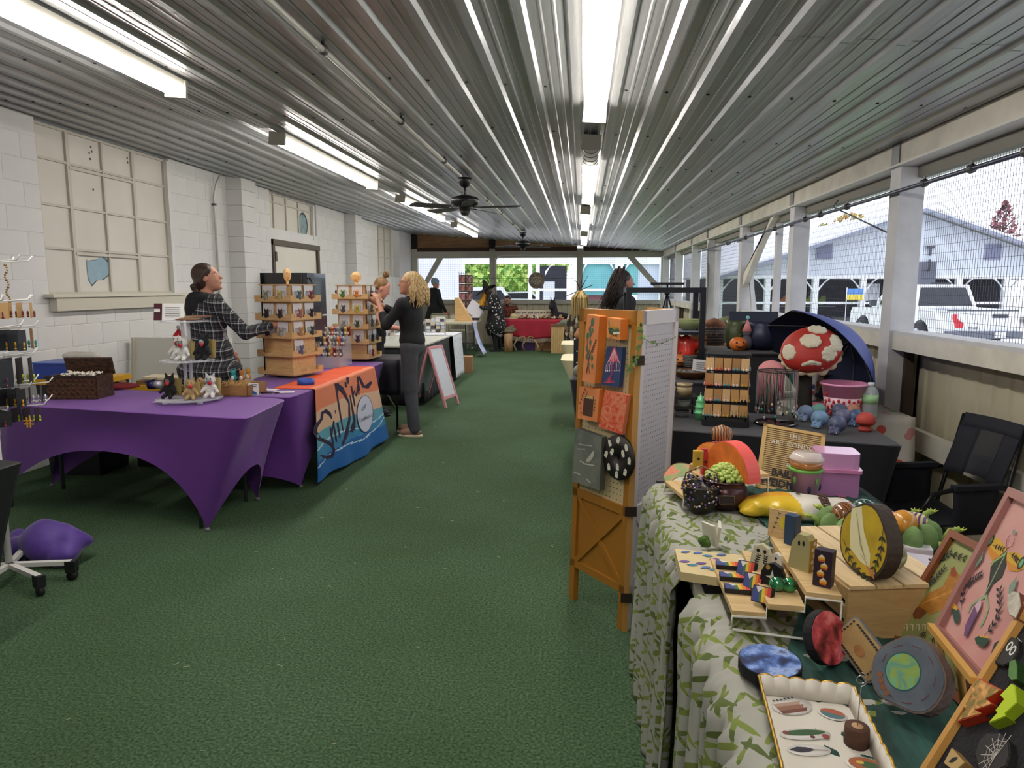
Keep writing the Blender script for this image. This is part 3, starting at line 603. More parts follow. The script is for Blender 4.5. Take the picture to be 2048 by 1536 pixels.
for x in(.02,1.98):
    for y in(1.2,4.75):
        q=Bm(TIRE).lathe([(.0,-.12),(.38,-.12),(.4,-.06),(.4,.06),(.38,.12),(0,.12)],(x,y,.4),20,rot=(0,PI/2,0)); w_=q.ob('wheel',tk); Bm(M('9A9DA6',.3,.6)).lathe([(0,-.13),(.22,-.13),(.24,-.1)],(x-(.02 if x<1 else -.02),y,.4),14,rot=(0,PI/2,0)).ob('rim',w_)
b=Bm(PW); b.bb((.04,-.03,.62),(1.96,.0,1.16)); b.ob('tailgate',tk); Bm(M('50545E',.4)).bb((.05,-.04,1.16),(1.95,.02,1.2)).ob('tailgate_cap',tk)
Bm(M('3A3D46',.4)).bb((1.25,-.06,.98),(1.65,-.03,1.08)).ob('tailgate_handle',tk)
Bm(M('6A6E7A',.4,.5)).bb((.0,-.18,.42),(2.0,-.03,.62)).ob('bumper',tk); Bm(M('DDE0E6',.4)).bb((1.25,-.2,.45),(1.55,-.18,.6)).ob('number_plate',tk)
put_text('TITAN',(.75,-.04,.7),(1,0,0),(0,0,1),.09,M('6A6E7A',.4),tk,.004)
pp=Paint((.18,-.031,.7),(1,0,0),(0,0,1),.006); pp.poly([(0,.38),(.13,.38),(.13,.26),(.32,.12),(.30,0),(.09,0),(.05,.15),(0,.25)],M('D8283A',.5)); pp.poly([(.15,.38),(.32,.38),(.32,.17),(.15,.28)],M('EDEFF3',.5)); pp.ob('map_sticker',tk)
b=Bm(M('4A4E58',.4)); b.box((-.14,3.85,1.3),(.2,.12,.2)); b.ob('side_mirror',tk)
# trees
def tree(px,d,h,w,col,label,bare=False,cone=False,n=420,z0=.3,py=575):
    p=Vector((0,0,CH))+ray(px,py)*d; t=T('tree',label,'tree',(p.x,p.y,GZ)); b=Bm(M('5A4A40',.9)); b.path([(0,0,0),(.05,0,h*.5),(0,.05,h*.9)],[w*.04,w*.03,w*.01],7)
    for k in range(14 if not bare else 34):
        a=random.uniform(0,2*PI); z=h*random.uniform(z0,.85); l=w*.5*random.uniform(.4,1)*(1-.5*z/h); b.path([(0,0,z),(l*.5*math.cos(a),l*.5*math.sin(a),z+h*.08),(l*math.cos(a),l*math.sin(a),z+h*(.2 if bare else .12))],[w*.014,w*.009,w*.003],4)
    b.ob('trunk',t)
    if not bare:
        q=B(); ms=[M(c,.8) for c in col]
        for k in range(n):
            zz=random.uniform(z0,1); rr=w*.5*(1-(zz-z0)/(1-z0))**.7 if cone else w*.5*math.sqrt(max(0,1-((zz-(1+z0)/2)/((1-z0)/2))**2)); a=random.uniform(0,2*PI); r=rr*math.sqrt(random.uniform(.2,1)); s=w*random.uniform(.012,.028)*(1 if n>900 else 1.8)
            c=Vector((r*math.cos(a),r*math.sin(a),zz*h)); u=Vector((random.gauss(0,1),random.gauss(0,1),random.gauss(0,1))).normalized(); v=u.orthogonal().normalized(); q.mat(random.choice(ms)); q.poly([c-u*s-v*s*.6,c+u*s-v*s*.6,c+u*s*.6+v*s,c-u*s*.6+v*s])
        q.ob('foliage',t,kind='stuff')
    return t
tree(1995,60,9.0,4.6,('8E5A60','A87078','7A4A50'),'reddish conical autumn tree rising behind the barn roof on the right',cone=True,n=500,z0=.35)
for px,h,l in((1640,9,'yellow autumn treetop behind barn roof, leftmost of the row'),(1690,8.6,'yellow autumn treetop behind barn roof, middle of the row'),(1735,8.2,'thin tan autumn treetop behind the barn roof nearest the post')): tree(px,66+abs(px-1690)*.3,h,4.2 if px!=1690 else 5,('B59A3E','A8A04A','C08A4A','9A9A50'),l,n=350)
for px in(1455,1475): tree(px,74 if px<1460 else 88,11,4,(),('left','right')[px>1460]+' bare tree seen through the doorway gap',bare=True)
greens=('BCDC74','D0E886','A0C85C','E2EE9A','6A9A46')
for i,(px,d,h,w,l) in enumerate(((935,42,8,7,'leafy bright green tree behind the witch hat'),(1003,53,9,9,'leafy yellow green tree between the back wall posts'),(1050,64,9,9,'pale green tree left of the hanging round sign'),(972,76,11,12,'tall green tree farthest beyond the back wall'))): tree(px,d,h,w,greens,l,n=4200,z0=.12)
# white pavilion across the lane behind the back wall
t=frame_at(1150,33,'long white open pavilion with teal tarps seen through the back mesh','far_pavilion','pavilion'); S=33/1400; H0=CH-GZ
def bay(x0,x1,y0,y1,m,name,d=0,dd=.06): return Bm(m).bb(((x0-1150)*S,d,H0+(575-y1)*S),((x1-1150)*S,d+dd,H0+(575-y0)*S)).ob(name,t)
bay(905,1345,500,529,WTR,'fascia',-.1,.3); bay(820,922,518,640,M('D5D9EA',.6,var=.03),'side_wall',-.2)
for x0,x1 in((918,930),(1056,1064),(1071,1079),(1143,1152),(1157,1163),(1229,1236),(1239,1246),(1317,1324)): bay(x0,x1,528,640,WTR,'post',-.15,.2)
bay(1079,1143,528,640,DARK,'dark_bay',3); bay(1163,1229,528,590,M('6FB0B8',.7,var=.1,vs=2),'teal_tarp',.1); bay(1246,1276,528,590,M('6FB0B8',.7,var=.1,vs=2),'teal_tarp',.1); bay(1276,1320,528,640,M('C6CCE0',.6),'white_panel',.15)  # the dark bay is a sheet coloured as the pavilion's shaded interior
for x0,x1 in((1060,1152),(1157,1345)): bay(x0,x1,577,582,WTR,'rail',-.14,.1)
bay(1155,1230,586,600,M('7A4A50',.7),'low_wall',.3); bay(1088,1112,563,600,M('E3E5EE',.6),'white_crate',1.0)
for xa,xb in((1108,1090),(1175,1163),(1217,1229),(1258,1246)):
    a=(xa-1150)*S;c=(xb-1150)*S; za=H0+(575-528)*S; zb=H0+(575-543)*S; Bm(WTR).hexa([(c,-.1,zb-.2),(c,-.1,zb),(a,-.1,za),(a-(.12 if a>c else -.12),-.1,za),(c,0,zb-.2),(c,0,zb),(a,0,za),(a-(.12 if a>c else -.12),0,za)]).ob('brace',t)
for k,(px,d,l) in enumerate(((975,41,'white parked van beyond the back wall, left of the middle post view'),(1037,48,'white parked sedan beyond the back wall under green trees'))):
    v=frame_at(px,d,l,'parked_car','car'); Lh=2.3
    b=Bm(PW); hx(b,-.0,1.8,[(-Lh,.3),(-Lh,.95),(-1.6,1.05),(-1.1,1.5+.3*(k==0)),(.9,1.55+.3*(k==0)),(1.5,1.0),(Lh,.9),(Lh,.3)]); o=b.ob('car_body',v); o.rotation_euler=(0,0,-PI/2)
    b=Bm(GLS); hx(b,-.01,1.81,[(-1.45,1.08),(-1.0,1.42+.2*(k==0)),(.8,1.45+.2*(k==0)),(1.25,1.05)]); o=b.ob('car_window',v); o.rotation_euler=(0,0,-PI/2)
    for s in(-1.4,1.4): Bm(TIRE).lathe([(0,-.1),(.32,-.1),(.32,.1),(0,.1)],(s,0,.32),12,rot=(PI/2,0,0)).ob('wheel',v)
# ================================================================ covered tables
def outline(P,n,r):
    """closed loop through 4 corners, n points per edge, rounded corners"""
    out=[]; P=[Vector((p[0],p[1],0)) for p in P]
    for i in range(4):
        A,C=P[i],P[(i+1)%4]; L_=(C-A).length; d=(C-A)/L_; dp=(P[i-1]-A).normalized(); dn=(P[(i+2)%4]-C).normalized()
        for k in range(n):
            u=k/n*L_
            if u<r: t=.5+.5*u/r; q=(A+dp*r)*(1-t)**2+A*2*t*(1-t)+(A+d*r)*t*t
            elif u>L_-r: t=.5*(u-(L_-r))/r; q=(C-d*r)*(1-t)**2+C*2*t*(1-t)+(C+dn*r)*t*t
            else: q=A+d*u
            out.append(q)
    return out
def stretch(label,top,feet,mat,arch=(.42,.42,.42,.42),z=.745,r=.07,group=None,name='covered_table',nv=9):
    o=Vector((sum(p[0] for p in top)/4,sum(p[1] for p in top)/4,0)); t=T(name,label,'table',o,group=group); X=Matrix.Translation(-o)
    n=18; ol=outline(top,n,r); b=Bm(mat).xf(X); N=4*n; vs=[]; F=[Vector((p[0],p[1],0)) for p in feet]
    rows=[(ol[k]*1+(o-ol[k])*.0+Vector((0,0,z-.004)) ) for k in range(N)]
    def bot(k):
        i,u=k//n,(k%n)/n; s=1-abs(2*u-1)**2.4; q=F[i].lerp(F[(i+1)%4],u); q=q.lerp(ol[k],s*.55); return q+Vector((0,0,.012+arch[i]*s))
    for j in range(nv+1):
        v=j/nv
        for k in range(N):
            p=rows[k].lerp(bot(k),v**1.0); u=(k%n)/n; c=(p-Vector((o.x,o.y,p.z))).normalized(); p=p-c*.035*math.sin(PI*v)*(.4+.6*(1-abs(2*u-1))); vs.append(p)
    fs=[(j*N+k,(j+1)*N+k,(j+1)*N+(k+1)%N,j*N+(k+1)%N) for j in range(nv) for k in range(N)]
    b.add(vs,fs,True)
    b.add([p+Vector((0,0,z-.004)) for p in ol]+[p+(o-p).normalized()*.012+Vector((0,0,z)) for p in ol],[(k,(k+1)%N,N+(k+1)%N,N+k) for k in range(N)]+[tuple(range(N,2*N))],False)
    b.ob('stretch_cover',t)
    q=Bm(M('B9B4A6',.6)).xf(X); q.hexa([(p[0]+(o.x-p[0])*.16,p[1]+(o.y-p[1])*.16,z-.06) for p in top]+[(p[0]+(o.x-p[0])*.16,p[1]+(o.y-p[1])*.16,z-.02) for p in top]); q.ob('tabletop',t)
    for p in F:
        q=Bm(M('6A6C70',.4,.6)).xf(X); a=p.lerp(Vector((o.x,o.y,0)),.12); q.tube((a.x,a.y,.0),(a.x,a.y,z-.05),.014); q.ob('leg',t)
        q=Bm(M('6E6A74',.5)).xf(X); q.lathe([(.014,0),(.016,.010),(.012,.02)],(p.x,p.y,0),10); q.ob('foot_cap',t)
    return t
PUR=M('6C3690',.6,sheen=.1,bump=.08,bs=90); CRM=M('D9CDA8',.6); BLKC=M('1B1B24',.65,sheen=.2)
TZ=.745
stretch('nearer purple stretch-covered table with arched sides and a wicker basket on it',[(-3.80,4.16),(-1.93,3.82),(-2.0,4.56),(-3.72,4.95)],[(-4.05,4.3),(-2.3,3.98),(-2.28,4.62),(-4.0,4.8)],PUR,(.46,.34,.4,.4),r=.09)
stretch('farther purple stretch-covered table with a striped banner hanging off its aisle side',[(-2.72,4.68),(-2.0,4.62),(-2.0,6.98),(-2.75,7.0)],[(-2.68,4.95),(-2.1,4.96),(-2.08,6.5),(-2.68,6.5)],PUR,(.12,.35,.4,.4),r=.06)
stretch('black stretch-covered table at the left edge of the photo',[(-4.2,2.0),(-2.47,1.95),(-2.42,2.78),(-4.2,2.8)],[(-4.2,2.1),(-2.6,2.05),(-2.56,2.66),(-4.2,2.7)],M('17171A',.6),(.3,.3,.3,.3),r=.06)
# ------------------------------------------------------------ striped banner with brush lettering
def Xb(y,z): k=(y-5)/1.5; return -1.985+.12*k*(1-z/.75)+.012*math.sin(y*14+z*3)*(1-z/.75)
BC=['E0552A','E58663','E0B79A','5FA3B4','3B86B4','1F66AE','1E62A8']
def bfn(u,v):
    y=5.02+1.5*u
    if v<.16: return (-2.30+(.31)*v/.16+.0,y-.02,TZ+.004+.002*math.sin(y*20))
    w=(v-.16)/.84; z0=.745; zb=.03+.03*math.sin(u*9)*.5; z=z0+(zb-z0)*w; yy=y+(-.04+.10*u)*w
    return (Xb(yy,z)+.002,yy,z)
NU,NV=60,90; o=Vector((-2,5.7,.4)); bn=T('banner','striped orange peach teal and blue cloth banner with dark brush lettering','banner',o); b=B().xf(Matrix.Translation(-o)); 
for c in BC: b.mat(M(c,.75,bump=.1,bs=50))
b.mat(M('BFDCEB',.75))
b.sheet(bfn,NU,NV,.003)
for idx in range(len(b.f)):
    q=sum((Vector(b.v[i]) for i in b.f[idx]),Vector())/len(b.f[idx])+o; y=(q.y-5)/1.5; z=q.z
    if z>.735: m=0 if q.x<-2.03 else 1
    else:
        z-=.035*math.sin(y*3.4+.6); 
        m=1 if z>.55 else 2 if z>.385 else 3 if z>.27+.03*y else 4 if z>.17+.04*y else 5
        zz=z-.025*math.sin(y*7)
        if abs(zz-(.262+.03*y))<.006 or abs(zz-(.13+.12*y*y))<.006: m=7
    b.m[idx]=m
b.ob('cloth_panel',bn)
INK=M('2E1B3C',.7)
def onb(px,py,lift=.006):
    X=-1.98
    for _ in range(6): p=gx(px,py,X); X=Xb(p.y,p.z)+lift
    return p
def bstroke(pts,ws,m=INK,lift=.006):
    # brush strokes given as centre points with widths, laid on the cloth
    P=[]
    for (x,y),w in zip(pts,ws): P.append((x,y,w))
    Ls=[];Rs=[]; k=len(P)
    for i in range(k):
        a=P[max(i-1,0)];c=P[min(i+1,k-1)]; dx,dy=c[0]-a[0],c[1]-a[1]; l=math.hypot(dx,dy) or 1; nx,ny=-dy/l*P[i][2]/2,dx/l*P[i][2]/2
        Ls.append(onb(P[i][0]+nx,P[i][1]+ny,lift)-o);Rs.append(onb(P[i][0]-nx,P[i][1]-ny,lift)-o)
    q=Bm(m); q.add(Ls+Rs,[(i,i+1,k+i+1,k+i) for i in range(k-1)],False); return q
def crop(pts,ox=600,oy=700,s=5.485): return [(ox+x/s,oy+y/s) for x,y in pts]
ST=[([(350,755),(325,700),(285,672),(245,690),(235,760),(175,840),(165,900),(215,975),(300,1010),(350,1040),(375,1100),(350,1160),(290,1180),(225,1155)],[2,7,9,6,5,8,9,8,7,7,5,7,7,3]),
([(335,850),(350,960),(370,1030)],[4,4,2]),([(345,950),(372,780),(385,900),(402,1010)],[2,4,4,3]),([(412,800),(440,960)],[4,3]),([(388,660),(388,700)],[2,1]),
([(405,365),(410,500),(450,750),(475,890)],[9,3,3,2]),([(405,370),(450,420),(490,480),(540,580),(545,760),(510,930),(465,1040)],[3,10,6,3,4,7,4]),
([(500,350),(507,410)],[3,4]),([(522,300),(530,370)],[5,3]),([(550,495),(575,640),(600,770),(585,850),(565,900)],[2,3,4,9,5]),
([(565,395),(605,620)],[3,2]),([(580,520),(600,440),(620,510),(640,380),(650,490)],[2,4,3,4,2]),([(632,290),(655,450)],[2,3]),([(650,290),(700,400),(740,400),(785,350)],[3,5,9,5])]
for k,(pts,ws) in enumerate(ST): bstroke(crop(pts),ws,lift=.006+.0003*k).ob('brush_stroke',bn)
cx,cy=600+715/5.485,700+700/5.485
for rx,ry,m,lf in((16.3,37,INK,.012),(15.4,36,M('CDCFE4',.7),.015)):
    q=Bm(m); q.grid(lambda u,v:onb(cx+rx*v*math.cos(2*PI*u),cy+ry*v*math.sin(2*PI*u),lf)-o,28,5); q.ob('round_patch',bn)
def pxtext(pts_list,w,m,par,oo,lift): 
    for pts in pts_list: bstroke(pts,[w]*len(pts),m,lift).ob('letter_stroke',par)
def glyph(ch,x,y,w,h,sk=-.1):
    G={'o':[[(0,.5),(.5,.2),(1,.5),(.5,1),(0,.5)]],'f':[[(.9,0),(.4,.1),(.4,1)],[(0,.5),(.8,.5)]],'l':[[(.2,0),(.2,1),(.9,1)]],'u':[[(0,.3),(.1,1),(.8,1),(.9,.3)]],'d':[[(.9,0),(.9,1),(.2,1),(.2,.5),(.9,.5)]],'n':[[(0,1),(0,.3),(.8,.4),(.8,1)]],'e':[[(0,.65),(.9,.6),(.6,.3),(.1,.5),(.1,.9),(.9,1)]],'s':[[(.9,.3),(.1,.4),(.8,.7),(.1,1)]],'i':[[(.4,.3),(.4,1)]],'k':[[(.1,0),(.1,1)],[(.9,.3),(.1,.65),(.9,1)]]}
    return [[(x+p*w,y+q*h+sk*p*w) for p,q in s] for s in G[ch]]
gl=[]
for i,ch in enumerate('of'): gl+=glyph(ch,724+i*4.5,812-i*3,4,9)
for i,ch in enumerate('ludness'): gl+=glyph(ch,719.5+i*3.8,836-i*1.7,3.2,8,-.3)
pxtext(gl,.75,M('3A3A4A',.7),bn,o,.023)
# ------------------------------------------------------------ white rolling spinner rack with jewellery cards
rk=T('spinner_rack','white rolling spinner rack hung with jewellery at the left edge of photo','display rack',(-2.9,3.15,0)); WP=M('D6D4D0',.35)
Bm(WP).tube((0,0,.1),(.0,0,.98),.016,n=12).ob('pole',rk); Bm(WP).tube((0,0,.98),(0,0,1.70),.008,n=8).ob('spindle',rk)
Bm(M('2F6FB0',.4)).lathe([(.02,.93),(.02,.97)],n=10).ob('collar',rk)
for k,a in enumerate((-.45,.2,2.0,3.6,4.9)):
    l=.30; c=Vector((l*math.cos(a),l*math.sin(a),.09)); q=Bm(WP); q.box((c.x/2,c.y/2,.095),(l,.028,.022),(0,0,a)); f=q.ob('base_leg',rk)
    q=Bm(M('17171A',.5)); q.box((c.x,c.y,.075),(.05,.04,.06),(0,0,a)); q.lathe([(0,-.012),(.025,-.012),(.025,.012),(0,.012)],(c.x,c.y,.026),12,rot=(PI/2,0,a)); q.ob('caster',f)
tz=[gy(5,y,3.15).z for y in(524,604,658,715,775,815)]
spins=[]
for j,z in enumerate(tz):
    for k in range(8):
        a=k*PI/4+j*.35; l=.2 if j<4 else .24; d=Vector((math.cos(a),math.sin(a),0)); q=Bm(WP); q.path([(0,0,z-.01),d*.05+Vector((0,0,z)),d*l+Vector((0,0,z+.01)),d*(l+.02)+Vector((0,0,z+.035))],.0032,6); q.ob('prong',rk)
        spins.append((j,k,a,z))
JC=[M('17181C',.5),M('B8935F',.7),M('B79B79',.7),M('20242C',.5),M('141418',.5),M('241820',.5)]
nm=['bead strand','tan kraft card','black jewellery card','black card with moon charm','black beaded card','dark charm card']
cols=['chrome','kraft brown','black','teal','crimson','amber']; 
for (j,k,a,z,rep) in [q+(r,) for q in spins for r in range(1 if q[0] in(0,) else 3)]:
    if math.sin(a)>.75 and j>0: continue
    if j in(0,) and not(.0<a%(2*PI)<1.2 or a%(2*PI)>5): continue
    d=Vector((math.cos(a),math.sin(a),0)); p=Vector((-2.9,3.15,0))+d*(.085+.05*rep+.02*((k*3+j)%2))+Vector((0,0,z)); posn=('right','right back','back','left back','left','left front','front','right front')[int(((a%(2*PI))+PI/8)//(PI/4))%8]
    lab='%s%s %s, %s prong, %s tier of white spinner rack'%(('inner ','middle ','outer ')[rep] if j else '',cols[(k+j)%6],('bead strand','paper jewellery card','beaded earring card','charm card','earring card','dangle charm')[j],posn,('top','second','third','fourth','fifth','lowest')[j])
    t=T('jewellery_strand' if j==0 else 'jewellery_card',lab,'jewellery',p,a,group='jewellery hanging on the white spinner rack')
    if j==0:
        q=Bm(M(('C9C9CE','8A6A3A','222222','2F8A8A','8A2030','C98A2A')[(k+j)%6],.3,.5))
        for i in range(16): q.ball((.006*math.sin(i),0,-.012-.012*i),.005+.002*(i%3==0),6)
        q.ob('beads',t,kind='stuff')
    else:
        h=(.0,.075,.1,.13,.085,.07)[j]; m=JC[(k+j)%6] if j!=1 else JC[1]
        q=Bm(m); q.box((0,0,-h/2-.004),(.06,.003,h),(0,0,PI/2+.2*(rep-1)) ); q.ob('card',t); q=Bm(M(('D0CFD4','7A3A2A','2F8A8A','8A2050','D9A52A','B8C83A')[(k*2+j)%6],.3,.3)); 
        for i in(-1,1): q.ball((.014*i,-.004,-h*.75),(.006,.003,.014),6); q.ball((.014*i,-.004,-h*.95),.006,6)
        q.ob('charm',t)
t=T('star_charm','bright yellow hash shaped charm on lowest prong of white spinner rack','jewellery',gy(57,845,3.05)); q=Bm(M('E0A52A',.4))
for s in(-1,1): q.box((s*.008,0,0),(.005,.004,.05)); q.box((0,0,s*.008),(.05,.004,.005))
q.ob('charm',t)
# purple cloth bag slumped on the rack base
pb=T('cloth_bag','crumpled purple cloth bag slumped on base of white spinner rack','bag',(-2.93,3.42,0)); pr=[]
for k in range(26):
    a=random.uniform(0,2*PI); r=random.uniform(0,.16); z=random.uniform(.05,.2)*(1-r*2.2); pr.append(('e',(r*math.cos(a)*1.5,r*math.sin(a)*.7,max(.04,z)),(random.uniform(.04,.08),random.uniform(.03,.05),random.uniform(.03,.06)),.06,(random.uniform(-1,1),random.uniform(-1,1),random.uniform(0,3))))
link('bag_body',blob(pr,.012,M('4E2E8A',.6,sheen=.3,bump=.3,bs=20)),pb)
# ------------------------------------------------------------ on and behind the nearer purple table
def basket(loc,w,d,h,label,rz=0):
    t=T('wicker_basket',label,'basket',loc,rz); m=ramp_noise([(.35,'1F120B'),(.6,'4A2E1A'),(.8,'6B4526')],40,.5,2,0,mp=(1,1,1.6),bump=.4)
    b=Bm(m)
    for s in(-1,1): b.bb((-w/2,s*d/2-.006,0),(w/2,s*d/2+.006,h)); b.bb((s*w/2-.006,-d/2,0),(s*w/2+.006,d/2,h))
    b.bb((-w/2,-d/2,0),(w/2,d/2,.01)); b.ob('basket_body',t)
    q=Bm(M('5A3B22',.5)); n=16
    for r in range(5):
        for i in range(n):
            x=-w/2+w*(i+.5)/n; z=h*(r+.5)/5.2; s=1 if (i+r)%2 else -1
            q.box((x,-d/2-.008,z),(w/n*1.3,.004,.008),(0,s*.8,0))
    q.ob('weave_strands',t,kind='stuff')
    Bm(M('2A1810',.5)).bb((-w/2-.008,-d/2-.01,h-.015),(w/2+.008,-d/2+.0,h+.004)).ob('rim',t)
    b=Bm(m); b.box((0,d/2+.02,h+.05),(w,.02,.12),(.25,0,0)); b.ob('lid',t)
    return t
bk=basket(gz(141,799,TZ)+Vector((0,.11,.002)),.33,.2,.155,'open dark wicker basket full of wrapped sweets on purple table',math.radians(6))
for k in range(40):
    p=bk.location+Vector((random.uniform(-.14,.14),random.uniform(-.07,.07),.135+random.uniform(0,.035))); 
    t=T('wrapped_sweet','clear wrapped pale sweet in heap inside dark wicker basket','sweet',p,random.uniform(0,3),group='wrapped sweets in the wicker basket')
    if k==0:
        c=M('E9DED0',.2,coat=.6); Bm(c).ball((0,0,0),(.014,.011,.01),7).ob('sweet_body',t); Bm(M('F1EDE6',.2)).lathe([(.01,-.01),(.002,0),(.01,.01)],(.018,0,0),6,rot=(0,PI/2,0)).ob('twist',t); sw0=t
    else:
        for ch in kids(sw0): c=ch.copy(); COL.objects.link(c); c.parent=t
def bpx(a,c,Y,dep): p=gy(a[0],a[1],Y);q=gy(c[0],c[1],Y); return Vector(((p.x+q.x)/2,Y,min(p.z,q.z))),abs(q.x-p.x),abs(p.z-q.z)
def simplebox(name,label,cat,a,c,Y,dep,m,base=None,r=.01):
    p,w,h=bpx(a,c,Y,dep); 
    if base is not None: h+=p.z-base; p.z=base
    t=T(name,label,cat,p); b=Bm(m); b.rbox((0,dep/2,h/2),(w,dep,h),min(r,w/4,dep/4)); b.ob('box_body',t); return t,w,h
TOTE=M('1D1E22',.45)
for k,(xc,y0,hh,lab) in enumerate(((-4.05,5.3,.74,'black storage tote with a yellow lid under the blue box'),(-3.5,5.6,.66,'black storage tote with a yellow lid right of the wicker basket'))):
    t=T('storage_tote',lab,'storage box',(xc,y0,0)); b=Bm(TOTE); w,d=.5,.42
    b.hexa([(-w/2+.04,-d/2+.03,0),(w/2-.04,-d/2+.03,0),(w/2-.04,d/2-.03,0),(-w/2+.04,d/2-.03,0),(-w/2,-d/2,hh),(w/2,-d/2,hh),(w/2,d/2,hh),(-w/2,d/2,hh)]); b.ob('tote_body',t)
    q=Bm(M('C99A22',.5)); q.rbox((0,0,hh+.02),(w+.05,d+.05,.04),.03); q.ob('lid',t)
t=T('blue_box','shallow bright blue plastic box resting on black tote near the wall','box',(-4.12,5.25,.781)); Bm(M('1F3F9A',.4)).rbox((0,0,.06),(.42,.3,.12),.02).ob('box_body',t); Bm(M('3457B5',.35)).rbox((0,0,.125),(.44,.32,.012),.02).ob('lid',t)
t=T('paper_tray','low brown tray of papers on the tote right of basket','tray',(-3.52,5.55,.702)); Bm(M('7A5F3E',.6)).rbox((0,0,.015),(.34,.24,.03),.01).ob('tray_base',t); Bm(M('CFC3A8',.7)).box((.02,0,.045),(.28,.2,.02),(0,.05,.1)).ob('paper_stack',t)
t=T('plastic_bag','crumpled clear plastic bag lying on the blue box','bag',(-4.05,5.3,.915)); link('bag_body',blob([('e',(.06*k-.1,0.02*(k%2),.03),(.06,.05,.035),.03) for k in range(4)],.012,M('D5D0C2',.25,alpha=.75)),t)
p=T('white_panel','large white foam panel leaning on the block wall behind purple table','panel',(-3.94,6.4,0)); b=Bm(M('DAD8D0',.6)); b.box((0,.12,.5),(1.0,.05,1.02),(-.12,0,0)); b.ob('board',p); q=Bm(M('B9B3A4',.6)); q.box((-.49,.09,.5),(.02,.06,1.02),(-.12,0,0)); q.ob('edge_strip',p)
t=T('red_felt_cap','flat dark red cap with a tan knob lying on purple table','cap',gz(246,776,TZ)+Vector((0,0,.002))); Bm(M('7A1622',.8)).lathe([(.0,0),(.11,.004),(.12,.012),(.09,.025),(.04,.035),(0,.038)],n=18).ob('cap_body',t); Bm(M('8A6A4A',.8)).ball((0,0,.045),(.03,.03,.015),8).ob('knob',t); Bm(M('6A1420',.8)).box((-.13,0,.01),(.04,.01,.006)).ob('tab',t)
t=T('small_lantern','small dark purple and silver trinket lying on purple table','trinket',gz(310,777,TZ)+Vector((0,0,.03))); Bm(M('2A2350',.4)).lathe([(.0,-.05),(.035,-.045),(.035,0)],n=10,rot=(0,PI/2,0)).ob('dark_half',t); Bm(M('BDB9C6',.3,.4)).lathe([(.03,0),(.03,.05),(0,.055)],n=10,rot=(0,PI/2,0)).ob('silver_half',t); Bm(M('2A2350',.4)).box((-.03,0,.03),(.07,.06,.008),(0,-.3,.2)).ob('flap',t)
t=T('paper_sheet','blank white paper sheet on purple table beside the acrylic tiered stand','paper',gz(338,802,TZ)+Vector((0,0,.002)),.2); Bm(M('D6CCD6',.7)).box((0,0,0),(.17,.12,.0015)).ob('sheet',t)
t=T('price_card','white price card with small dark figures on a wire stake','sign',gz(326,722,TZ)+Vector((0,.55,0))); cz=gy(324,682,t.location.y).z-t.location.z; Bm(M('9A9A98',.4,.6)).tube((0,0,0),(0,0,cz),.003).ob('stake',t); Bm(M('9A9A98',.4,.6)).bb((-.05,-.03,0),(.05,.03,.005)).ob('foot',t); Bm(M('E3E0DC',.6)).box((0,-.004,cz),(.16,.004,.15)).ob('card',t)
pp=Paint((0,-.007,cz),(1,0,0),(0,0,1)); K=M('3A3A3C',.7)
for x in(-.045,-.015): pp.disc(x,.02,.008,K); pp.poly([(x-.014,-.045),(x+.014,-.045),(x+.008,.01),(x-.008,.01)],K); pp.stroke([(x-.025,-.02),(x,.0),(x+.025,-.02)],.005,K)
for k in range(6): pp.stroke([(.03,.055-.02*k),(.065,.055-.02*k)],.006,K)
pp.ob('print',t)
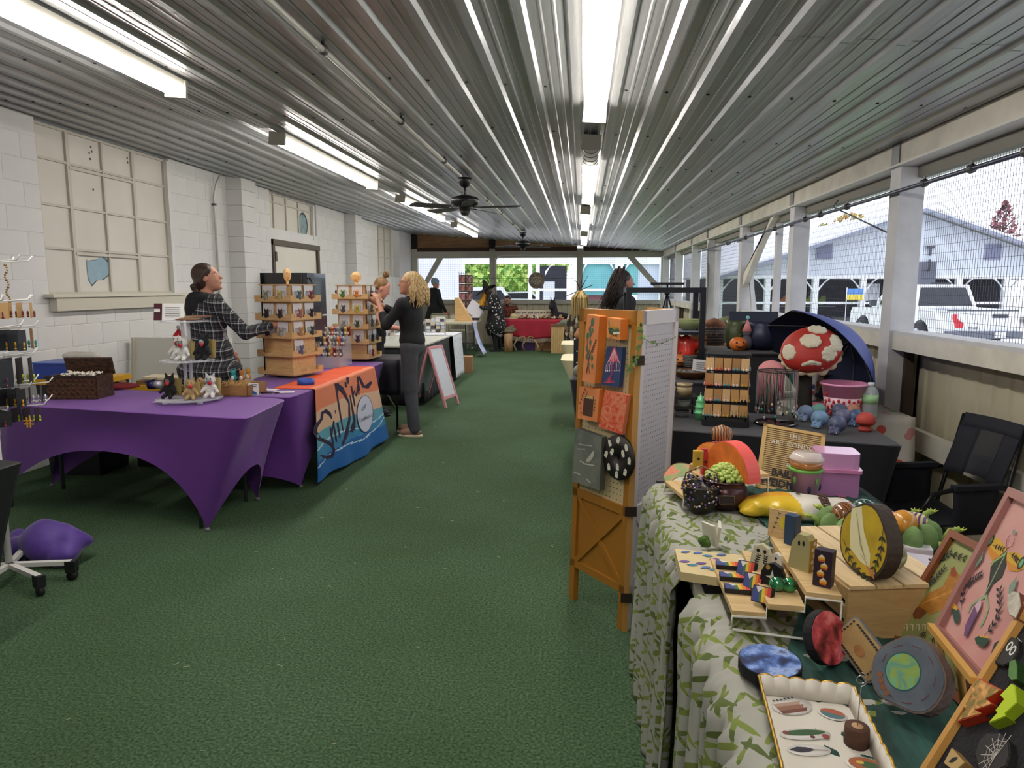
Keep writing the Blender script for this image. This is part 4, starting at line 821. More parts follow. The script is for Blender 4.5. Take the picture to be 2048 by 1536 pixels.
# clear acrylic tiered stand with dolls
ACR=M('E6E8EE',.08,alpha=.32,coat=.5); st=gz(370,806,TZ)+Vector((0,.06,.003))
ac=T('acrylic_stand','clear acrylic three-tier stand holding dolls on near purple table','display stand',st); zz=[gy(370,q,st.y).z-st.z for q in(797,722,644)]
for x in(-.02,.02): Bm(M('D8DAE0',.1,alpha=.55)).box((x,0,zz[2]/2+.02),(.012,.025,zz[2]+.02)).ob('upright',ac)
for z,r in zip(zz,(.21,.17,.15)): Bm(ACR).lathe([(0,z),(r,z),(r,z+.008),(0,z+.008)],n=28).ob('shelf',ac)
for a in(.5,2.6,4.2,5.6): Bm(M('DDE0E8',.1,alpha=.6)).lathe([(.02,0),(.02,zz[0])],(.17*math.cos(a),.17*math.sin(a),0),8).ob('foot',ac)
def doll(loc,fur,face,nose,label,hat=None,ears=True,rz=0,s=1.0,board='A8935A'):
    t=T('stuffed_doll',label,'doll',loc,rz); f=M(fur,.95,bump=.8,bs=120,var=.25,vs=30)
    pr=[('e',(0,0,.045*s),(.032*s,.028*s,.042*s),.02),('e',(0,-.005,.1*s),(.03*s,.027*s,.028*s),.01)]
    for q in(-1,1):
        pr+=[('c',(q*.025*s,-.01,.065*s),(q*.045*s,-.03,.035*s),.01*s,.009*s,.008),('c',(q*.015*s,-.02,.02*s),(q*.022*s,-.05,.008*s),.012*s,.011*s,.008)]
        if ears: pr.append(('c',(q*.016*s,0,.12*s),(q*.024*s,.0,.145*s),.01*s,.003*s,.006))
    link('doll_body',blob(pr,.005*s,f),t)
    Bm(M(face,.9)).ball((0,-.027*s,.098*s),(.016*s,.01*s,.016*s),8).ob('muzzle',t); Bm(M(nose,.5)).ball((.008*s,-.04*s,.088*s),(.012*s,.006*s,.014*s),7).ob('tongue',t)
    e=Bm(M('101010',.3)); 
    for q in(-1,1): e.ball((q*.011*s,-.03*s,.112*s),.004*s,6)
    e.ob('eyes',t)
    if hat: Bm(M(hat,.9)).lathe([(.032*s,.115*s),(.028*s,.13*s),(.012*s,.15*s),(0,.17*s)],n=10).ob('hat',t); Bm(M('F0EEEA',.9)).lathe([(.033*s,.11*s),(.037*s,.117*s),(.033*s,.124*s)],n=10).ob('hat_brim',t); Bm(M('F0EEEA',.9)).ball((0,0,.17*s),.012*s,6).ob('pompom',t)
    Bm(M(board,.8)).box((.0,.04*s,.06*s),(.09*s,.006,.1*s),(0,.1,0)).ob('backing_card',t)
    return t
doll(st+Vector((-.115,-.03,zz[0]+.009)),'1C1A19','6A6462','C02A3A','black eared doll with a red tongue on bottom tier of acrylic stand',s=1.15)
doll(st+Vector((.03,.09,zz[0]+.009)),'C9A878','D9B88A','B03038','tan furry doll at the back of the acrylic stand bottom tier',s=.95,ears=False)
doll(st+Vector((.06,-.08,zz[0]+.009)),'A98F62','C08A5A','C02A30','brown furry doll with an orange face on the acrylic stand bottom tier',s=1.0,rz=.3)
doll(st+Vector((.14,.02,zz[0]+.009)),'D8D6D0','7A8A90','B02430','white furry doll with a red scarf on acrylic stand bottom tier',s=1.15,rz=.2)
doll(st+Vector((-.06,.02,zz[1]+.009)),'DAD8D2','E3DED2','B02430','white doll in a red santa hat on middle tier of acrylic stand',hat='A81E2A',s=1.25)
doll(st+Vector((.005,-.05,zz[1]+.009)),'CFCDC8','6A7270','B02430','pale grey doll with candy striped scarf on acrylic stand middle tier',s=1.15)
doll(st+Vector((.11,.02,zz[1]+.009)),'17161A','8AA0A0','B8303A','black doll with a red and teal face on acrylic stand middle tier',s=1.2)
t=T('leaflet_holder','white leaflet card with a maroon side panel on top of acrylic stand','sign',st+Vector((-.08,-.04,zz[2]+.012))); Bm(M('E6E4E4',.5)).box((0,0,.055),(.2,.004,.11),(-.15,0,0)).ob('card',t); Bm(M('4A1E2A',.5)).box((-.075,-.005,.055),(.055,.003,.11),(-.15,0,0)).ob('maroon_panel',t)
pp=Paint((.02,-.013,.055),(1,0,0),(0,.15,1))
for k in range(5): pp.stroke([(-.04,.03-.014*k),(.06,.03-.014*k)],.003,K)
pp.poly([(-.115,.0),(-.075,.0),(-.075,.02),(-.115,.02)],M('E8E0E0',.6)); pp.ob('print',t)
t=T('sticker_stack','fanned stack of brown sticker cards on top of acrylic stand','cards',st+Vector((.06,-.02,zz[2]+.01)))
for k in range(7): Bm(M(('6A2A22','A8846A','8A6A4A','B9A285','5A2A22','C9B89A','7A4A3A')[k],.5)).box((.012*k-.03,.004*k,.006+.004*k),(.13,.09,.003),(0,.02,.25-.07*k)).ob('card',t)
# wooden compartment box
wbx=gz(466,793,TZ)+Vector((0,.12,.002)); WD=grain('8A6238','A97F4E',(1,10,10),6); t=T('wooden_box','open wooden compartment box holding raffia on the near purple table','box',wbx,math.radians(-6)); w,d,h=.26,.24,.075
for a_,c_ in(((-w/2,-d/2,0),(w/2,-d/2+.01,h)),((-w/2,d/2-.01,0),(w/2,d/2,h)),((-w/2,-d/2,0),(-w/2+.01,d/2,h)),((w/2-.01,-d/2,0),(w/2,d/2,h))): Bm(WD).bb(a_,c_).ob('side_panel',t)
Bm(WD).bb((-w/2,-d/2,0),(w/2,d/2,.008)).ob('bottom_panel',t)
for k in range(3): Bm(WD).bb((-w/2,-d/2+d*(k+1)/4-.003,0),(w/2,-d/2+d*(k+1)/4+.003,h-.01)).ob('divider',t)
q=Bm(M('C9A36A',.7)); 
for k in range(50): x,y=random.uniform(-.11,.05),random.uniform(-.1,.1); a=random.uniform(0,6); q.path([(x,y,h-.02),(x+.03*math.cos(a),y+.03*math.sin(a),h+random.uniform(0,.03)),(x+.06*math.cos(a),y+.06*math.sin(a),h)],.0015,4)
tag(q.ob('raffia_filling',None,wbx),'tan raffia strands spilling from the open wooden compartment box','raffia',kind='stuff')
t=T('card_holder','small clear stand with a white card bearing a blue swoosh','sign',gz(505,792,TZ)+Vector((0,.02,.002)),math.radians(-12)); Bm(M('E8E8EE',.4)).box((0,0,.045),(.085,.003,.085)).ob('card',t); Bm(ACR).box((0,0,.006),(.09,.05,.008)).ob('foot',t)
pp=Paint((0,-.003,.045),(1,0,0),(0,0,1)); pp.poly([(-.042,-.04),(.03,-.04),(.03,-.025),(0,-.012),(-.042,-.015)],M('2A5AA8',.5)); pp.stroke([(-.02,.03),(.035,.034)],.004,K); pp.stroke([(-.01,.02),(.03,.02)],.003,K); pp.ob('print',t)
t=T('pen','dark pen lying on purple table beside the small card holder','pen',gz(538,787,TZ)+Vector((0,0,.006)),.1); Bm(M('3A2A2A',.4)).tube((-.06,0,0),(.06,0,0),.005).ob('barrel',t); Bm(M('6A5A4A',.4)).tube((.06,0,0),(.08,0,0),.004,.001).ob('tip',t)
# acrylic mini riser with little animals behind the box
for k,(px,py,c,l) in enumerate(((468,768,'2F9A9A','tiny teal and white animal ornament behind the wooden compartment box'),(485,768,'B5743A','tiny orange eared animal ornament behind the wooden compartment box'),(497,765,'C08A3A','tiny golden fox ornament at the corner of wooden box'))):
    p=gz(px,py,TZ)+Vector((0,0,.02)); t=T('animal_ornament',l,'ornament',p); f=M(c,.8,bump=.5,bs=80)
    link('ornament_body',blob([('e',(0,0,.03),(.025,.02,.028),.01),('e',(0,0,.07),(.02,.018,.02),.008)]+[('c',(q*.012,0,.08),(q*.02,0,.105),.008,.003,.004) for q in(-1,1)],.005,f),t); Bm(M('EDEDEA',.8)).ball((0,-.018,.03),(.014,.008,.018),7).ob('belly',t); Bm(ACR).box((0,0,-.01),(.07,.06,.02)).ob('acrylic_base',t)
# ------------------------------------------------------------ two wooden card towers
PLY=grain('C99E68','DDB984',(1,6,6),5,.6,bump=.05); PLYD=M('9A7040',.7)
def tower(loc,rz,label,which,cards,flip=0,finr=0):
    t=T('card_tower',label,'display stand',loc,rz); w=.29; H=.76; th=H/5
    Bm(M('2A1E16',.7)).lathe([(.12,0),(.12,.012)],n=20).ob('turntable',t)
    for s,ax in((1,0),(-1,0),(1,1),(-1,1)):
        q=Bm(PLY); 
        if ax: q.bb((-w/2,s*w/2-.004,.012),(w/2,s*w/2+.004,H+.012))
        else: q.bb((s*w/2-.004,-w/2,.012),(s*w/2+.004,w/2,H+.012))
        q.ob('side_panel',t)
    Bm(PLY).bb((-w/2-.02,-w/2-.02,H+.01),(w/2+.02,w/2+.02,H+.02)).ob('top_panel',t)
    q=Bm(PLY); q.lathe([(0,-.004),(.055,-.004),(.055,.004),(0,.004)],(0,0,H+.1),20,rot=(PI/2,0,finr)); q.box((0,0,H+.04),(.03,.008,.06),(0,0,finr)); f=q.ob('finial',t)
    c_,s_=math.cos(finr),math.sin(finr); pq=Paint((s_*.006,-c_*.006,H+.1),(c_,s_,0),(0,0,1)); pq.stroke([(-.03,0),(-.02,.02),(-.01,0),(0,.02)],.004,PLYD); pq.stroke([(.01,.015),(.03,.01),(.02,-.01)],.004,PLYD); pq.stroke([(-.025,-.025),(.025,-.02)],.003,PLYD); pq.ob('carving',f)
    for j in range(5):
        z=.03+j*th
        Bm(PLY).bb((-w/2-.045,-w/2-.045,z-.004),(w/2+.045,w/2+.045,z+.004)).ob('tray_shelf',t)
        for fa in range(4):
            R_=Matrix.Rotation(fa*PI/2,4,'Z')
            q=Bm(PLY).xf(R_)
            for (a,c,h) in((-w/2-.045,-w/2+.02,.05),(-w/2+.02,-.03,.022),(-.03,.03,.04),(.03,w/2-.02,.022),(w/2-.02,w/2+.045,.05)): q.bb((a,-w/2-.047,z),(c,-w/2-.040,z+h))
            q.ob('tray_lip',t)
    for (fa,j,side,colr,fur,desc) in cards:
        z=.034+j*th; M4=Matrix.Translation(loc)@Matrix.Rotation(rz+fa*PI/2,4,'Z'); x=(-.075,.07)[side]; p=M4@Vector((x,-w/2-.022,z)); rr=rz+fa*PI/2
        fn='left' if fa==flip else 'right' if fa==(flip+1)%4 else 'far left'
        lab='%s on card, %s tier, %s face, %s side, %s wooden tower'%(desc,('bottom','fourth','third','second','top')[j],fn,('left','right')[side],which)
        o=T('ornament_card',lab,'card',p,rr,group='ornament cards on the two wooden towers')
        Bm(M('DED9DC',.5)).box((0,.006,.066),(.112,.002,.13),(-.06,0,0)).ob('card',o)
        pq=Paint((0,.003,.055),(1,0,0),(0,.06,1)); Kk=M('4A3E40',.6); pq.stroke([(-.036,.02),(-.036,-.05),(.036,-.05),(.036,.02),(-.036,.02)],.003,Kk); pq.ob('printed_border',o)
        f=M(fur,.85,bump=.6,bs=90,var=.3,vs=30); a=random.uniform(-.2,.2)
        link('animal',blob([('e',(0,-.018,.03),(.022,.014,.026),.01),('e',(.004,-.022,.066),(.017,.014,.017),.008),('c',(-.012,-.02,.075),(-.02,-.02,.092),.007,.003,.004),('c',(.016,-.02,.075),(.024,-.02,.092),.007,.003,.004),('c',(-.018,-.018,.03),(-.036,-.022,.045),.007,.005,.004)],.0055,f),o)
    return t
cA=[(0,4,0,0,'8A8A78','grey green animal'),(0,4,1,0,'B8A85A','yellow grey animal'),(1,4,0,0,'5A7076','slate blue animal'),(1,4,1,0,'8A4048','dusty red animal'),(0,3,0,0,'2A2220','black and brown dog'),(0,3,1,0,'3A2A24','dark brown dog'),(1,3,0,0,'A8605A','pink headed'),(1,3,1,0,'2E2A2C','black and white animal'),(0,2,0,0,'2E2420','dark brown cat'),(0,2,1,0,'A09A88','spotted pale animal'),(1,2,0,0,'B08050','orange and white animal'),(1,2,1,0,'3A463E','green black animal'),(1,1,0,0,'6A6480','purple grey elephant'),(3,3,1,0,'2A2422','black curly animal'),(3,2,1,0,'38302A','brown curly animal'),(3,4,1,0,'8A8080','grey animal')]
cB=[(0,4,0,0,'4E7A2E','green parrot'),(0,4,1,0,'D07A2A','orange and yellow bird'),(1,4,0,0,'6A5048','brown animal'),(0,3,0,0,'5A4A48','raccoon grey'),(0,3,1,0,'B8A82E','yellow green bird'),(1,3,0,0,'8A8A90','light grey animal'),(0,2,0,0,'9A9A8A','pale grey green animal'),(0,2,1,0,'4A5A3E','moss green animal'),(1,2,0,0,'7A7A72','grey striped animal'),(0,1,0,0,'6A8098','slate blue bird'),(0,1,1,0,'5A3A3A','dark maroon animal'),(1,1,0,0,'2A2C34','charcoal animal'),(1,0,0,0,'9A3A38','red and white animal'),(3,4,1,0,'6A2A28','dark red bird'),(3,3,1,0,'A8A83A','lime yellow bird'),(1,4,1,0,'7A6A68','taupe animal'),(1,1,1,0,'3A3E4A','dark slate animal'),(1,2,1,0,'8A7A4A','golden grey animal')]
tower(gz(566,758,TZ)+Vector((-.02,.22,.003)),math.radians(-18),'tall tiered wooden card tower on purple table, nearer one, lower tiers empty','the nearer',cA,0,math.radians(100))
tower(gz(716,724,TZ)+Vector((-.06,.20,.003)),math.radians(-3),'tall tiered wooden card tower with full tiers being touched by blonde person','the farther',cB,0,math.radians(25))
# acrylic riser with many small furry ornaments between the towers
rs=gz(640,735,TZ)+Vector((0,.1,.003)); t=T('acrylic_riser','clear acrylic step riser crowded with furry ornaments between wooden towers','display stand',rs)
for k in range(3): Bm(ACR).bb((-.02+.0*k,-.18+.12*k,0),(.22,-.06+.12*k,.10+.09*k)).ob('step',t)
Bm(M('6A6870',.3,.3)).bb((-.16,-.1,0),(-.03,.1,.10)).ob('silver_block',t)
FN=[('D97A3A','orange'),('6A6E7A','slate grey'),('A89A8A','beige'),('7A2A30','dark red'),('C9A24A','golden'),('3E4A5A','navy grey'),('9AA0A6','silver'),('8A6A9A','lilac')]
for k in range(24):
    stp=k%3; x=-.01+.033*(k//3)+random.uniform(-.008,.008); p=rs+Vector((x,-.12+.12*stp+random.uniform(-.02,.02),.101+.09*stp)); c,nm_=FN[(k*5)%8]
    o=T('furry_ornament','%s furry ornament on the %s step of clear riser, %s from its left'%(nm_,('front','middle','back')[stp],('first','second','third','fourth','fifth','sixth','seventh','eighth')[k//3]),'ornament',p,random.uniform(-.5,.5),group='furry ornaments on the clear riser')
    f=M(c,.9,bump=.8,bs=90,var=.35,vs=40); link('ornament_body',blob([('e',(0,0,.03),(.02,.018,.028),.01),('e',(0,-.004,.07),(.017,.016,.018),.008)]+[('c',(q*.01,0,.08),(q*.02,0,.105),.007,.003,.004) for q in(-1,1)],.006,f),o); Bm(M('ECE8E2',.8)).ball((0,-.018,.03),(.011,.006,.014),6).ob('belly',o)
for k in range(10):
    p=rs+Vector((-.15+.013*k,random.uniform(-.08,.08),.101)); o=T('striped_ornament','%s long eared ornament on silver block beside clear riser'%('grey','white','charcoal','pale grey','brown','black','cream','slate','tan','smoke')[k],'ornament',p,k,group='ornaments on the silver block')
    f=M(('8A8A8E','DAD8D4','3A3A3E','B9B7B4','7A5A44','222226','D9CDB5','5A6270','A98A62','96928E')[k],.9,bump=.8,bs=90); link('ornament_body',blob([('e',(0,0,.04),(.015,.014,.04),.01),('e',(0,0,.09),(.014,.013,.015),.008),('c',(.006,0,.1),(.014,0,.15),.006,.003,.004),('c',(-.006,0,.1),(-.014,0,.145),.006,.003,.004)],.006,f),o)
t=T('tape_ring','blue ring of tape lying on farther purple table near banner','tape',gz(607,772,TZ)+Vector((0,.05,.003))); Bm(M('2450B0',.4)).lathe([(.05,0),(.065,0),(.065,.045),(.05,.045),(.05,0)],n=20).ob('roll',t)
for k,(px,py,l) in enumerate(((545,780,'white leaflet on purple table left of the blue tape'),(575,785,'white leaflet on purple table just below the blue tape'),(640,756,'white leaflet lying behind the banner top edge'),(520,778,'small white slip beside the wooden compartment box'))):
    t=T('leaflet',l,'paper',gz(px,py,TZ)+Vector((-.03,0,.003)),.3*k); Bm(M('DAD2DC',.7)).box((0,0,0),(.15,.09,.0012)).ob('sheet',t); q=Paint((0,0,.001),(1,0,0),(0,1,0)); q.stroke([(-.05,.02),(.05,.02)],.004,K); q.ob('print',t)
t=T('sign_stub','thin white upright tag on purple table before the farther wooden tower','sign',gz(684,728,TZ)+Vector((0,.02,.003))); Bm(M('E6E4EA',.5)).box((0,0,.06),(.025,.003,.12)).ob('tag_body',t); Bm(ACR).box((0,0,.005),(.04,.03,.01)).ob('foot',t)
# ------------------------------------------------------------ black fridge by the door and things on the wall
fr=T('refrigerator','black two-door refrigerator with side handles against left wall before the door','refrigerator',(-4.1,9.52,0)); BK=M('141418',.25,coat=.4); z1=gy(600,545,9.0).z
Bm(BK).rbox((0,0,z1/2),(.72,.7,z1),.02).ob('cabinet',fr)
for za,zb in((.08,1.1),(1.12,z1)):
    q=Bm(M('20222C',.22,coat=.5)); q.bb((.36,-.34,za),(.42,.34,zb)); dd=q.ob('door',fr); q=Bm(M('0C0C10',.3)); zm=zb-.1 if za<1 else za+.06; s=-1 if za<1 else 1; q.path([(.43,-.3,zm),(.47,-.3,zm+s*.05),(.47,-.3,zm+s*.4),(.43,-.3,zm+s*.45)],.012,8); q.ob('handle',dd)
# ------------------------------------------------------------ middle distance, left side
STAR=ramp_noise([(.0,'8A80A8'),(.06,'2A2238'),(.14,'191524')],30,.7,kind='voronoi')
t=T('small_table','small table under a dark starry purple cloth behind the farther wooden tower','table',(-2.3,7.37,0)); b=Bm(STAR); 
b.sheet(lambda u,v:(-.42+.84*u+(.02*math.sin(u*20) if v>.7 else 0),-.35+(v*.0),.75) if False else ((-.42+.84*u),(.32-.64*min(1,v/.5)),.752) if v<=.5 else ((-.42+.84*u),-.33-.012*math.sin(u*30),.752-(v-.5)*2*.36),24,12,.003); b.ob('cloth',t)
b=Bm(STAR); b.sheet(lambda u,v:(.42+.01*math.sin(u*24),-.33+.65*u,.752-.36*v),20,6,.003); b.ob('cloth_side',t)
Bm(M('2A2A2E',.5)).bb((-.42,-.32,.715),(.42,.32,.748)).ob('tabletop',t)
for x in(-.38,.38):
    for y in(-.28,.28): Bm(M('16161A',.4)).tube((x,y,0),(x,y,.72),.013).ob('leg',t)
def fold_chair(loc,rz,label,seat='C9C5AE',fr='B7B39C'):
    t=T('folding_chair',label,'chair',loc,rz); F_=M(fr,.4,.2); S_=M(seat,.45)
    for s in(-1,1):
        Bm(F_).path([(s*.21,-.22,0),(s*.21,.12,.5),(s*.2,.22,.82)],.012,8).ob('front_leg',t); Bm(F_).path([(s*.18,.24,0),(s*.18,-.18,.46)],.011,8).ob('rear_leg',t)
    q=Bm(S_); q.rbox((0,0,.455),(.4,.4,.03),.05); q.ob('seat',t)
    q=Bm(S_); q.sheet(lambda u,v:(-.2+.4*u,.2+.04*math.sin(PI*u)+.02*v,.62+.22*v-.02*abs(2*u-1)**4),10,6,.012); q.ob('backrest',t)
    Bm(F_).path([(-.2,.22,.82),(-.17,.23,.86),(.17,.23,.86),(.2,.22,.82)],.012,8).ob('top_rail',t)
    Bm(F_).tube((-.18,.2,.12),(.18,.2,.12),.008).ob('stretcher',t)
    return t
fold_chair((-2.62,8.42,0),2.6,'cream folding chair between the starry table and the black draped table')
fold_chair((-3.5,16.92,0),.1,'cream metal folding chair the person in the blue beanie leans on'); fold_chair((-3.02,17.0,0),.2,'cream tubular folding chair right behind the beanie person chair')
# pink A-frame chalk sign
a_=T('sandwich_board','white A-frame sign with a pink wooden frame standing on the aisle','sign',(-1.93,8.75,0),math.radians(76)); a_.location.x=-1.86; PK=M('C98A92',.55); 
for nm_,sg in(('front_leaf',-1),('rear_leaf',1)):
    Rm=Matrix.Translation((0,0,.76))@Matrix.Rotation(sg*.3,4,'X'); q=Bm(M('CDD2DC' if sg<0 else '8A8E96',.4)).xf(Rm); q.bb((-.17,-.006,-.66),(.17,.006,-.03)); lf=q.ob(nm_,a_)
    for x in(-.185,.185): q=Bm(PK).xf(Rm); q.bb((x-.018,-.012,-.79),(x+.018,.012,0)); q.ob('frame_stile',lf)
    for z in(-.015,-.67): q=Bm(PK).xf(Rm); q.bb((-.185,-.011,z-.018),(.185,.011,z+.018)); q.ob('frame_rail',lf)
# black draped table with racks, white marbled cloth beyond
t=T('draped_table','table under a black cloth with pale top and clear racks right of blonde person','table',(-2.65,9.7,0)); bl=M('1C1D22',.8)
b=Bm(bl); n_=44
b.sheet(lambda u,v:(.6+.014*math.sin(u*60)*v+.05*v,-1.0+1.95*u,.74-.72*v),n_,8,.004); b.sheet(lambda u,v:(-.6+1.2*u,-1.0-.014*math.sin(u*46)*v-.05*v,.74-.72*v),n_,8,.004); b.ob('black_cloth',t)
Bm(M('B4B5AC',.6)).bb((-.6,-1.02,.74),(.62,.98,.76)).ob('tabletop',t)
for x in(-.5,.5):
    for y in(-.9,.9): Bm(M('2A2A2E',.5)).tube((x,y,0),(x,y,.74),.014).ob('leg',t)
t=T('draped_table','table end under white marbled cloth beyond the black draped table','table',(-2.55,11.3,0)); MB=ramp_noise([(.4,'C9CCD8'),(.55,'E2E4EA'),(.62,'B5B8C6')],6,.6,6,3)
b=Bm(MB); b.sheet(lambda u,v:(.52+.012*math.sin(u*25)*v+.05*v,-.4+.8*u,.75-.68*v),24,8,.004); b.ob('cloth_side',t); Bm(MB).bb((-.5,-.4,.735),(.53,.42,.752)).ob('cloth_top',t); Bm(bl).bb((-.48,-.38,.0),(.46,.38,.73)).ob('inner_cloth',t)
for k,(x,y,w,c,l) in enumerate(((-2.75,9.2,.22,'B5866A','clear card rack with rust and white cards on the black draped table'),(-2.4,9.55,.2,'C9A27A','low tray of tan trinkets on the black draped table'),(-2.85,10.0,.24,'8A6A6A','tall clear rack of dark cards behind the blonde person'),(-2.3,10.9,.3,'B9C0D0','stacked pale blue slatted tray on marbled cloth table'))):
    z=.763; t=T('display_rack',l,'display rack',(x,y,z),.1*k)
    for j in range(4 if k!=1 else 2):
        Bm(ACR).box((0,.03*j,.03+.055*j),(w,.04,.006)).ob('shelf',t)
        for i in range(4): Bm(M((c,'D9D7DC','3E3A40','C9B8A0')[(i+j)%4],.6)).box((-w/2+w*(i+.5)/4,.03*j,.055+.055*j),(w/5,.004,.045),(-.2,0,0)).ob('card',t)
    Bm(ACR).bb((-w/2-.01,-.03,0),(-w/2,.14,.24)).ob('end_panel',t); Bm(ACR).bb((w/2,-.03,0),(w/2+.01,.14,.24)).ob('end_panel',t)
# white folding table far left with paper bits
t=T('folding_table','bare white plastic folding table near the back behind the witch','table',(-2.95,15.75,0)); Bm(M('D3CBB2',.5)).rbox((0,0,.735),(1.15,1.5,.045),.05).ob('tabletop',t)
for y in(-.6,.6):
    for x in(-.42,.42): Bm(M('3A3C40',.4,.5)).path([(x,y,.71),(x,y,.06),(x+(.08 if x>0 else -.08),y,.012)],.013,8).ob('leg',t)
    Bm(M('3A3C40',.4,.5)).tube((-.42,y,.2),(.42,y,.2),.01).ob('crossbar',t)
t=T('wood_wedge','plain tan wooden wedge rack standing on white folding table','display stand',(-2.62,15.4,.76)); Bm(PLY).hexa([(-.17,-.1,0),(.2,-.1,0),(.2,.1,0),(-.17,.1,0),(-.17,-.1,.52),(-.10,-.1,.52),(-.10,.1,.52),(-.17,.1,.52)]).ob('wedge_body',t); Bm(PLYD).bb((-.19,-.11,0),(.22,.11,.012)).ob('base_strip',t)
for k,(x,y,c,l) in enumerate(((-3.2,15.5,'C9CBD0','clump of clear boxes on the white folding table'),(-2.5,15.9,'3A2E3A','dark flat case on the white folding table behind the papers'))):
    t=T('goods_pile',l,'box',(x,y,.76)); Bm(M(c,.4)).rbox((0,0,.03),(.3,.2,.06),.02).ob('lower_box',t); Bm(M('E0E0E2',.5)).rbox((.03,0,.075),(.22,.16,.03),.02,(0,0,.3)).ob('upper_box',t)
t=T('cardboard_box','small tan cardboard box on carpet under marbled cloth table end','box',(-2.05,12.35,0),.1); Bm(M('9A7250',.8)).rbox((0,0,.14),(.22,.3,.28),.005).ob('box_body',t); Bm(M('B08A64',.8)).bb((-.11,-.15,.28),(.11,.0,.288)).ob('flap',t)
t=T('light_blue_cloth','pale blue and lilac cloth hanging off the white folding table beside witch','cloth',(-2.36,15.25,0)); b=Bm(ramp_noise([(.35,'7FA6D8'),(.5,'C9C6E8'),(.7,'A8B8E8')],4,.7,3,1)); b.sheet(lambda u,v:(.03+.22*v*v+.02*math.sin(u*9)*v,-.3+.45*u+.02*math.sin(v*5),.77-.7*v),14,14,.004); b.ob('cloth_panel',t)
# gridwall of framed pictures, at back left
gwY=17.3; a0=gy(918,547,gwY); a1=gy(946,618,gwY); t=T('grid_panel','white wire grid panel of red framed pictures near the back wall','display rack',(a0.x,gwY,0))
w=a1.x-a0.x; zt_,zb_=a0.z,a1.z
for k in range(7): Bm(WP).tube((w*k/6,0,.02),(w*k/6,0,zt_+.05),.006,n=5).ob('grid_wire',t)
for k in range(12): Bm(WP).tube((0,0,.1+(zt_-.1)*k/11),(w,0,.1+(zt_-.1)*k/11),.006,n=5).ob('grid_wire',t)
for s in(0,w): Bm(WP).bb((s-.02,-.25,0),(s+.02,.25,.02)).ob('foot',t)
k=0
for r in range(4):
    for c in range(2):
        z0=zt_-.02-(r+1)*(zt_-zb_)/4; o=T('framed_print','%s toned print, %s row %s of the white grid panel'%(('rust red','plum','brick','maroon','rose','wine','dusty pink','brown')[k],('top','second','third','lowest')[r],('left','right')[c]),'picture',(a0.x+w*(c+.5)/2,gwY-.03,z0),group='framed prints on the grid panel'); k+=1
        Bm(M('3A2226',.6)).bb((-w/4+.005,0,0),(w/4-.005,.02,(zt_-zb_)/4-.015)).ob('frame',o); Bm(ramp_noise([(.35,('8A2E2A','6A4058','9A4A3A','6A2A30','A85A60','7A3040','B08A90','6A4A3A')[k-1]),(.6,'C9A8A0')],9,.6)).bb((-w/4+.02,-.004,.02),(w/4-.02,0,(zt_-zb_)/4-.035)).ob('picture_panel',o)
# ================================================================ people
def plaid(dark,light,sc=1.0,mid=None,ax=(1,0,0)):
    m=bpy.data.materials.new('plaid_flannel'); m.use_nodes=True; nt=m.node_tree; p=nt.nodes['Principled BSDF']; p.inputs['Roughness'].default_value=.9; L=nt.links.new
    tc=nt.nodes.new('ShaderNodeTexCoord'); se=nt.nodes.new('ShaderNodeSeparateXYZ'); L(tc.outputs['Object'],se.inputs[0])
    def mth(op,a,b=None,c=None):
        n=nt.nodes.new('ShaderNodeMath'); n.operation=op
        for i,v in enumerate((a,b,c)):
            if v is None: continue
            if hasattr(v,'links') or hasattr(v,'is_linked'): L(v,n.inputs[i])
            else: n.inputs[i].default_value=v
        return n.outputs[0]
    h=mth('ADD',se.outputs[0],se.outputs[1]) if ax[0] else se.outputs[0]; v=mth('ADD',se.outputs[2],mth('MULTIPLY',se.outputs[0],.15))
    def bands(c,per):
        f=mth('FRACT',mth('MULTIPLY',c,1/per)); a=mth('LESS_THAN',mth('ABSOLUTE',mth('SUBTRACT',f,.22)),.055); b=mth('LESS_THAN',mth('ABSOLUTE',mth('SUBTRACT',f,.40)),.03); d=mth('LESS_THAN',mth('ABSOLUTE',mth('SUBTRACT',f,.75)),.12)
        return mth('ADD',mth('ADD',a,mth('MULTIPLY',b,.6)),mth('MULTIPLY',d,.25))
    s=mth('MULTIPLY',mth('ADD',bands(h,.085*sc),bands(v,.095*sc)),.5)
    r=nt.nodes.new('ShaderNodeValToRGB'); e=r.color_ramp.elements; e[0].position=.05; e[0].color=(*lin(dark),1); e[1].position=.95; e[1].color=(*lin(light),1)
    if mid: q=e.new(.35); q.color=(*lin(mid),1)
    L(s,r.inputs[0]); L(r.outputs[0],p.inputs['Base Color']); return m
def V(*a): return Vector(a)
def headp(c,R,s=1.0,k=.008):
    e=R.to_euler(); f=lambda x,y,z:tuple(Vector(c)+R@Vector((x*s,y*s,z*s)))
    E_=lambda p,r,kk=k:('e',f(*p),tuple(q*s for q in r),kk,e)
    C_=lambda a,b,r0,r1,kk=k:('c',f(*a),f(*b),r0*s,r1*s,kk)
    return [E_((0,-.01,.025),(.074,.092,.09),.02),E_((0,.025,-.025),(.062,.068,.085),.02),E_((0,.045,-.08),(.04,.04,.03),.02),E_((0,.078,-.098),(.018,.014,.014),.012),
      C_((0,.088,.012),(0,.108,-.022),.007,.011,.008),C_((-.035,.08,.028),(.035,.08,.028),.009,.009,.01),E_((.03,.066,-.03),(.02,.018,.02)),E_((-.03,.066,-.03),(.02,.018,.02)),
      E_((0,.092,-.052),(.021,.009,.0045),.003),E_((0,.089,-.062),(.018,.009,.005),.003),E_((.075,0,-.005),(.008,.02,.03),.004),E_((-.075,0,-.005),(.008,.02,.03),.004)]
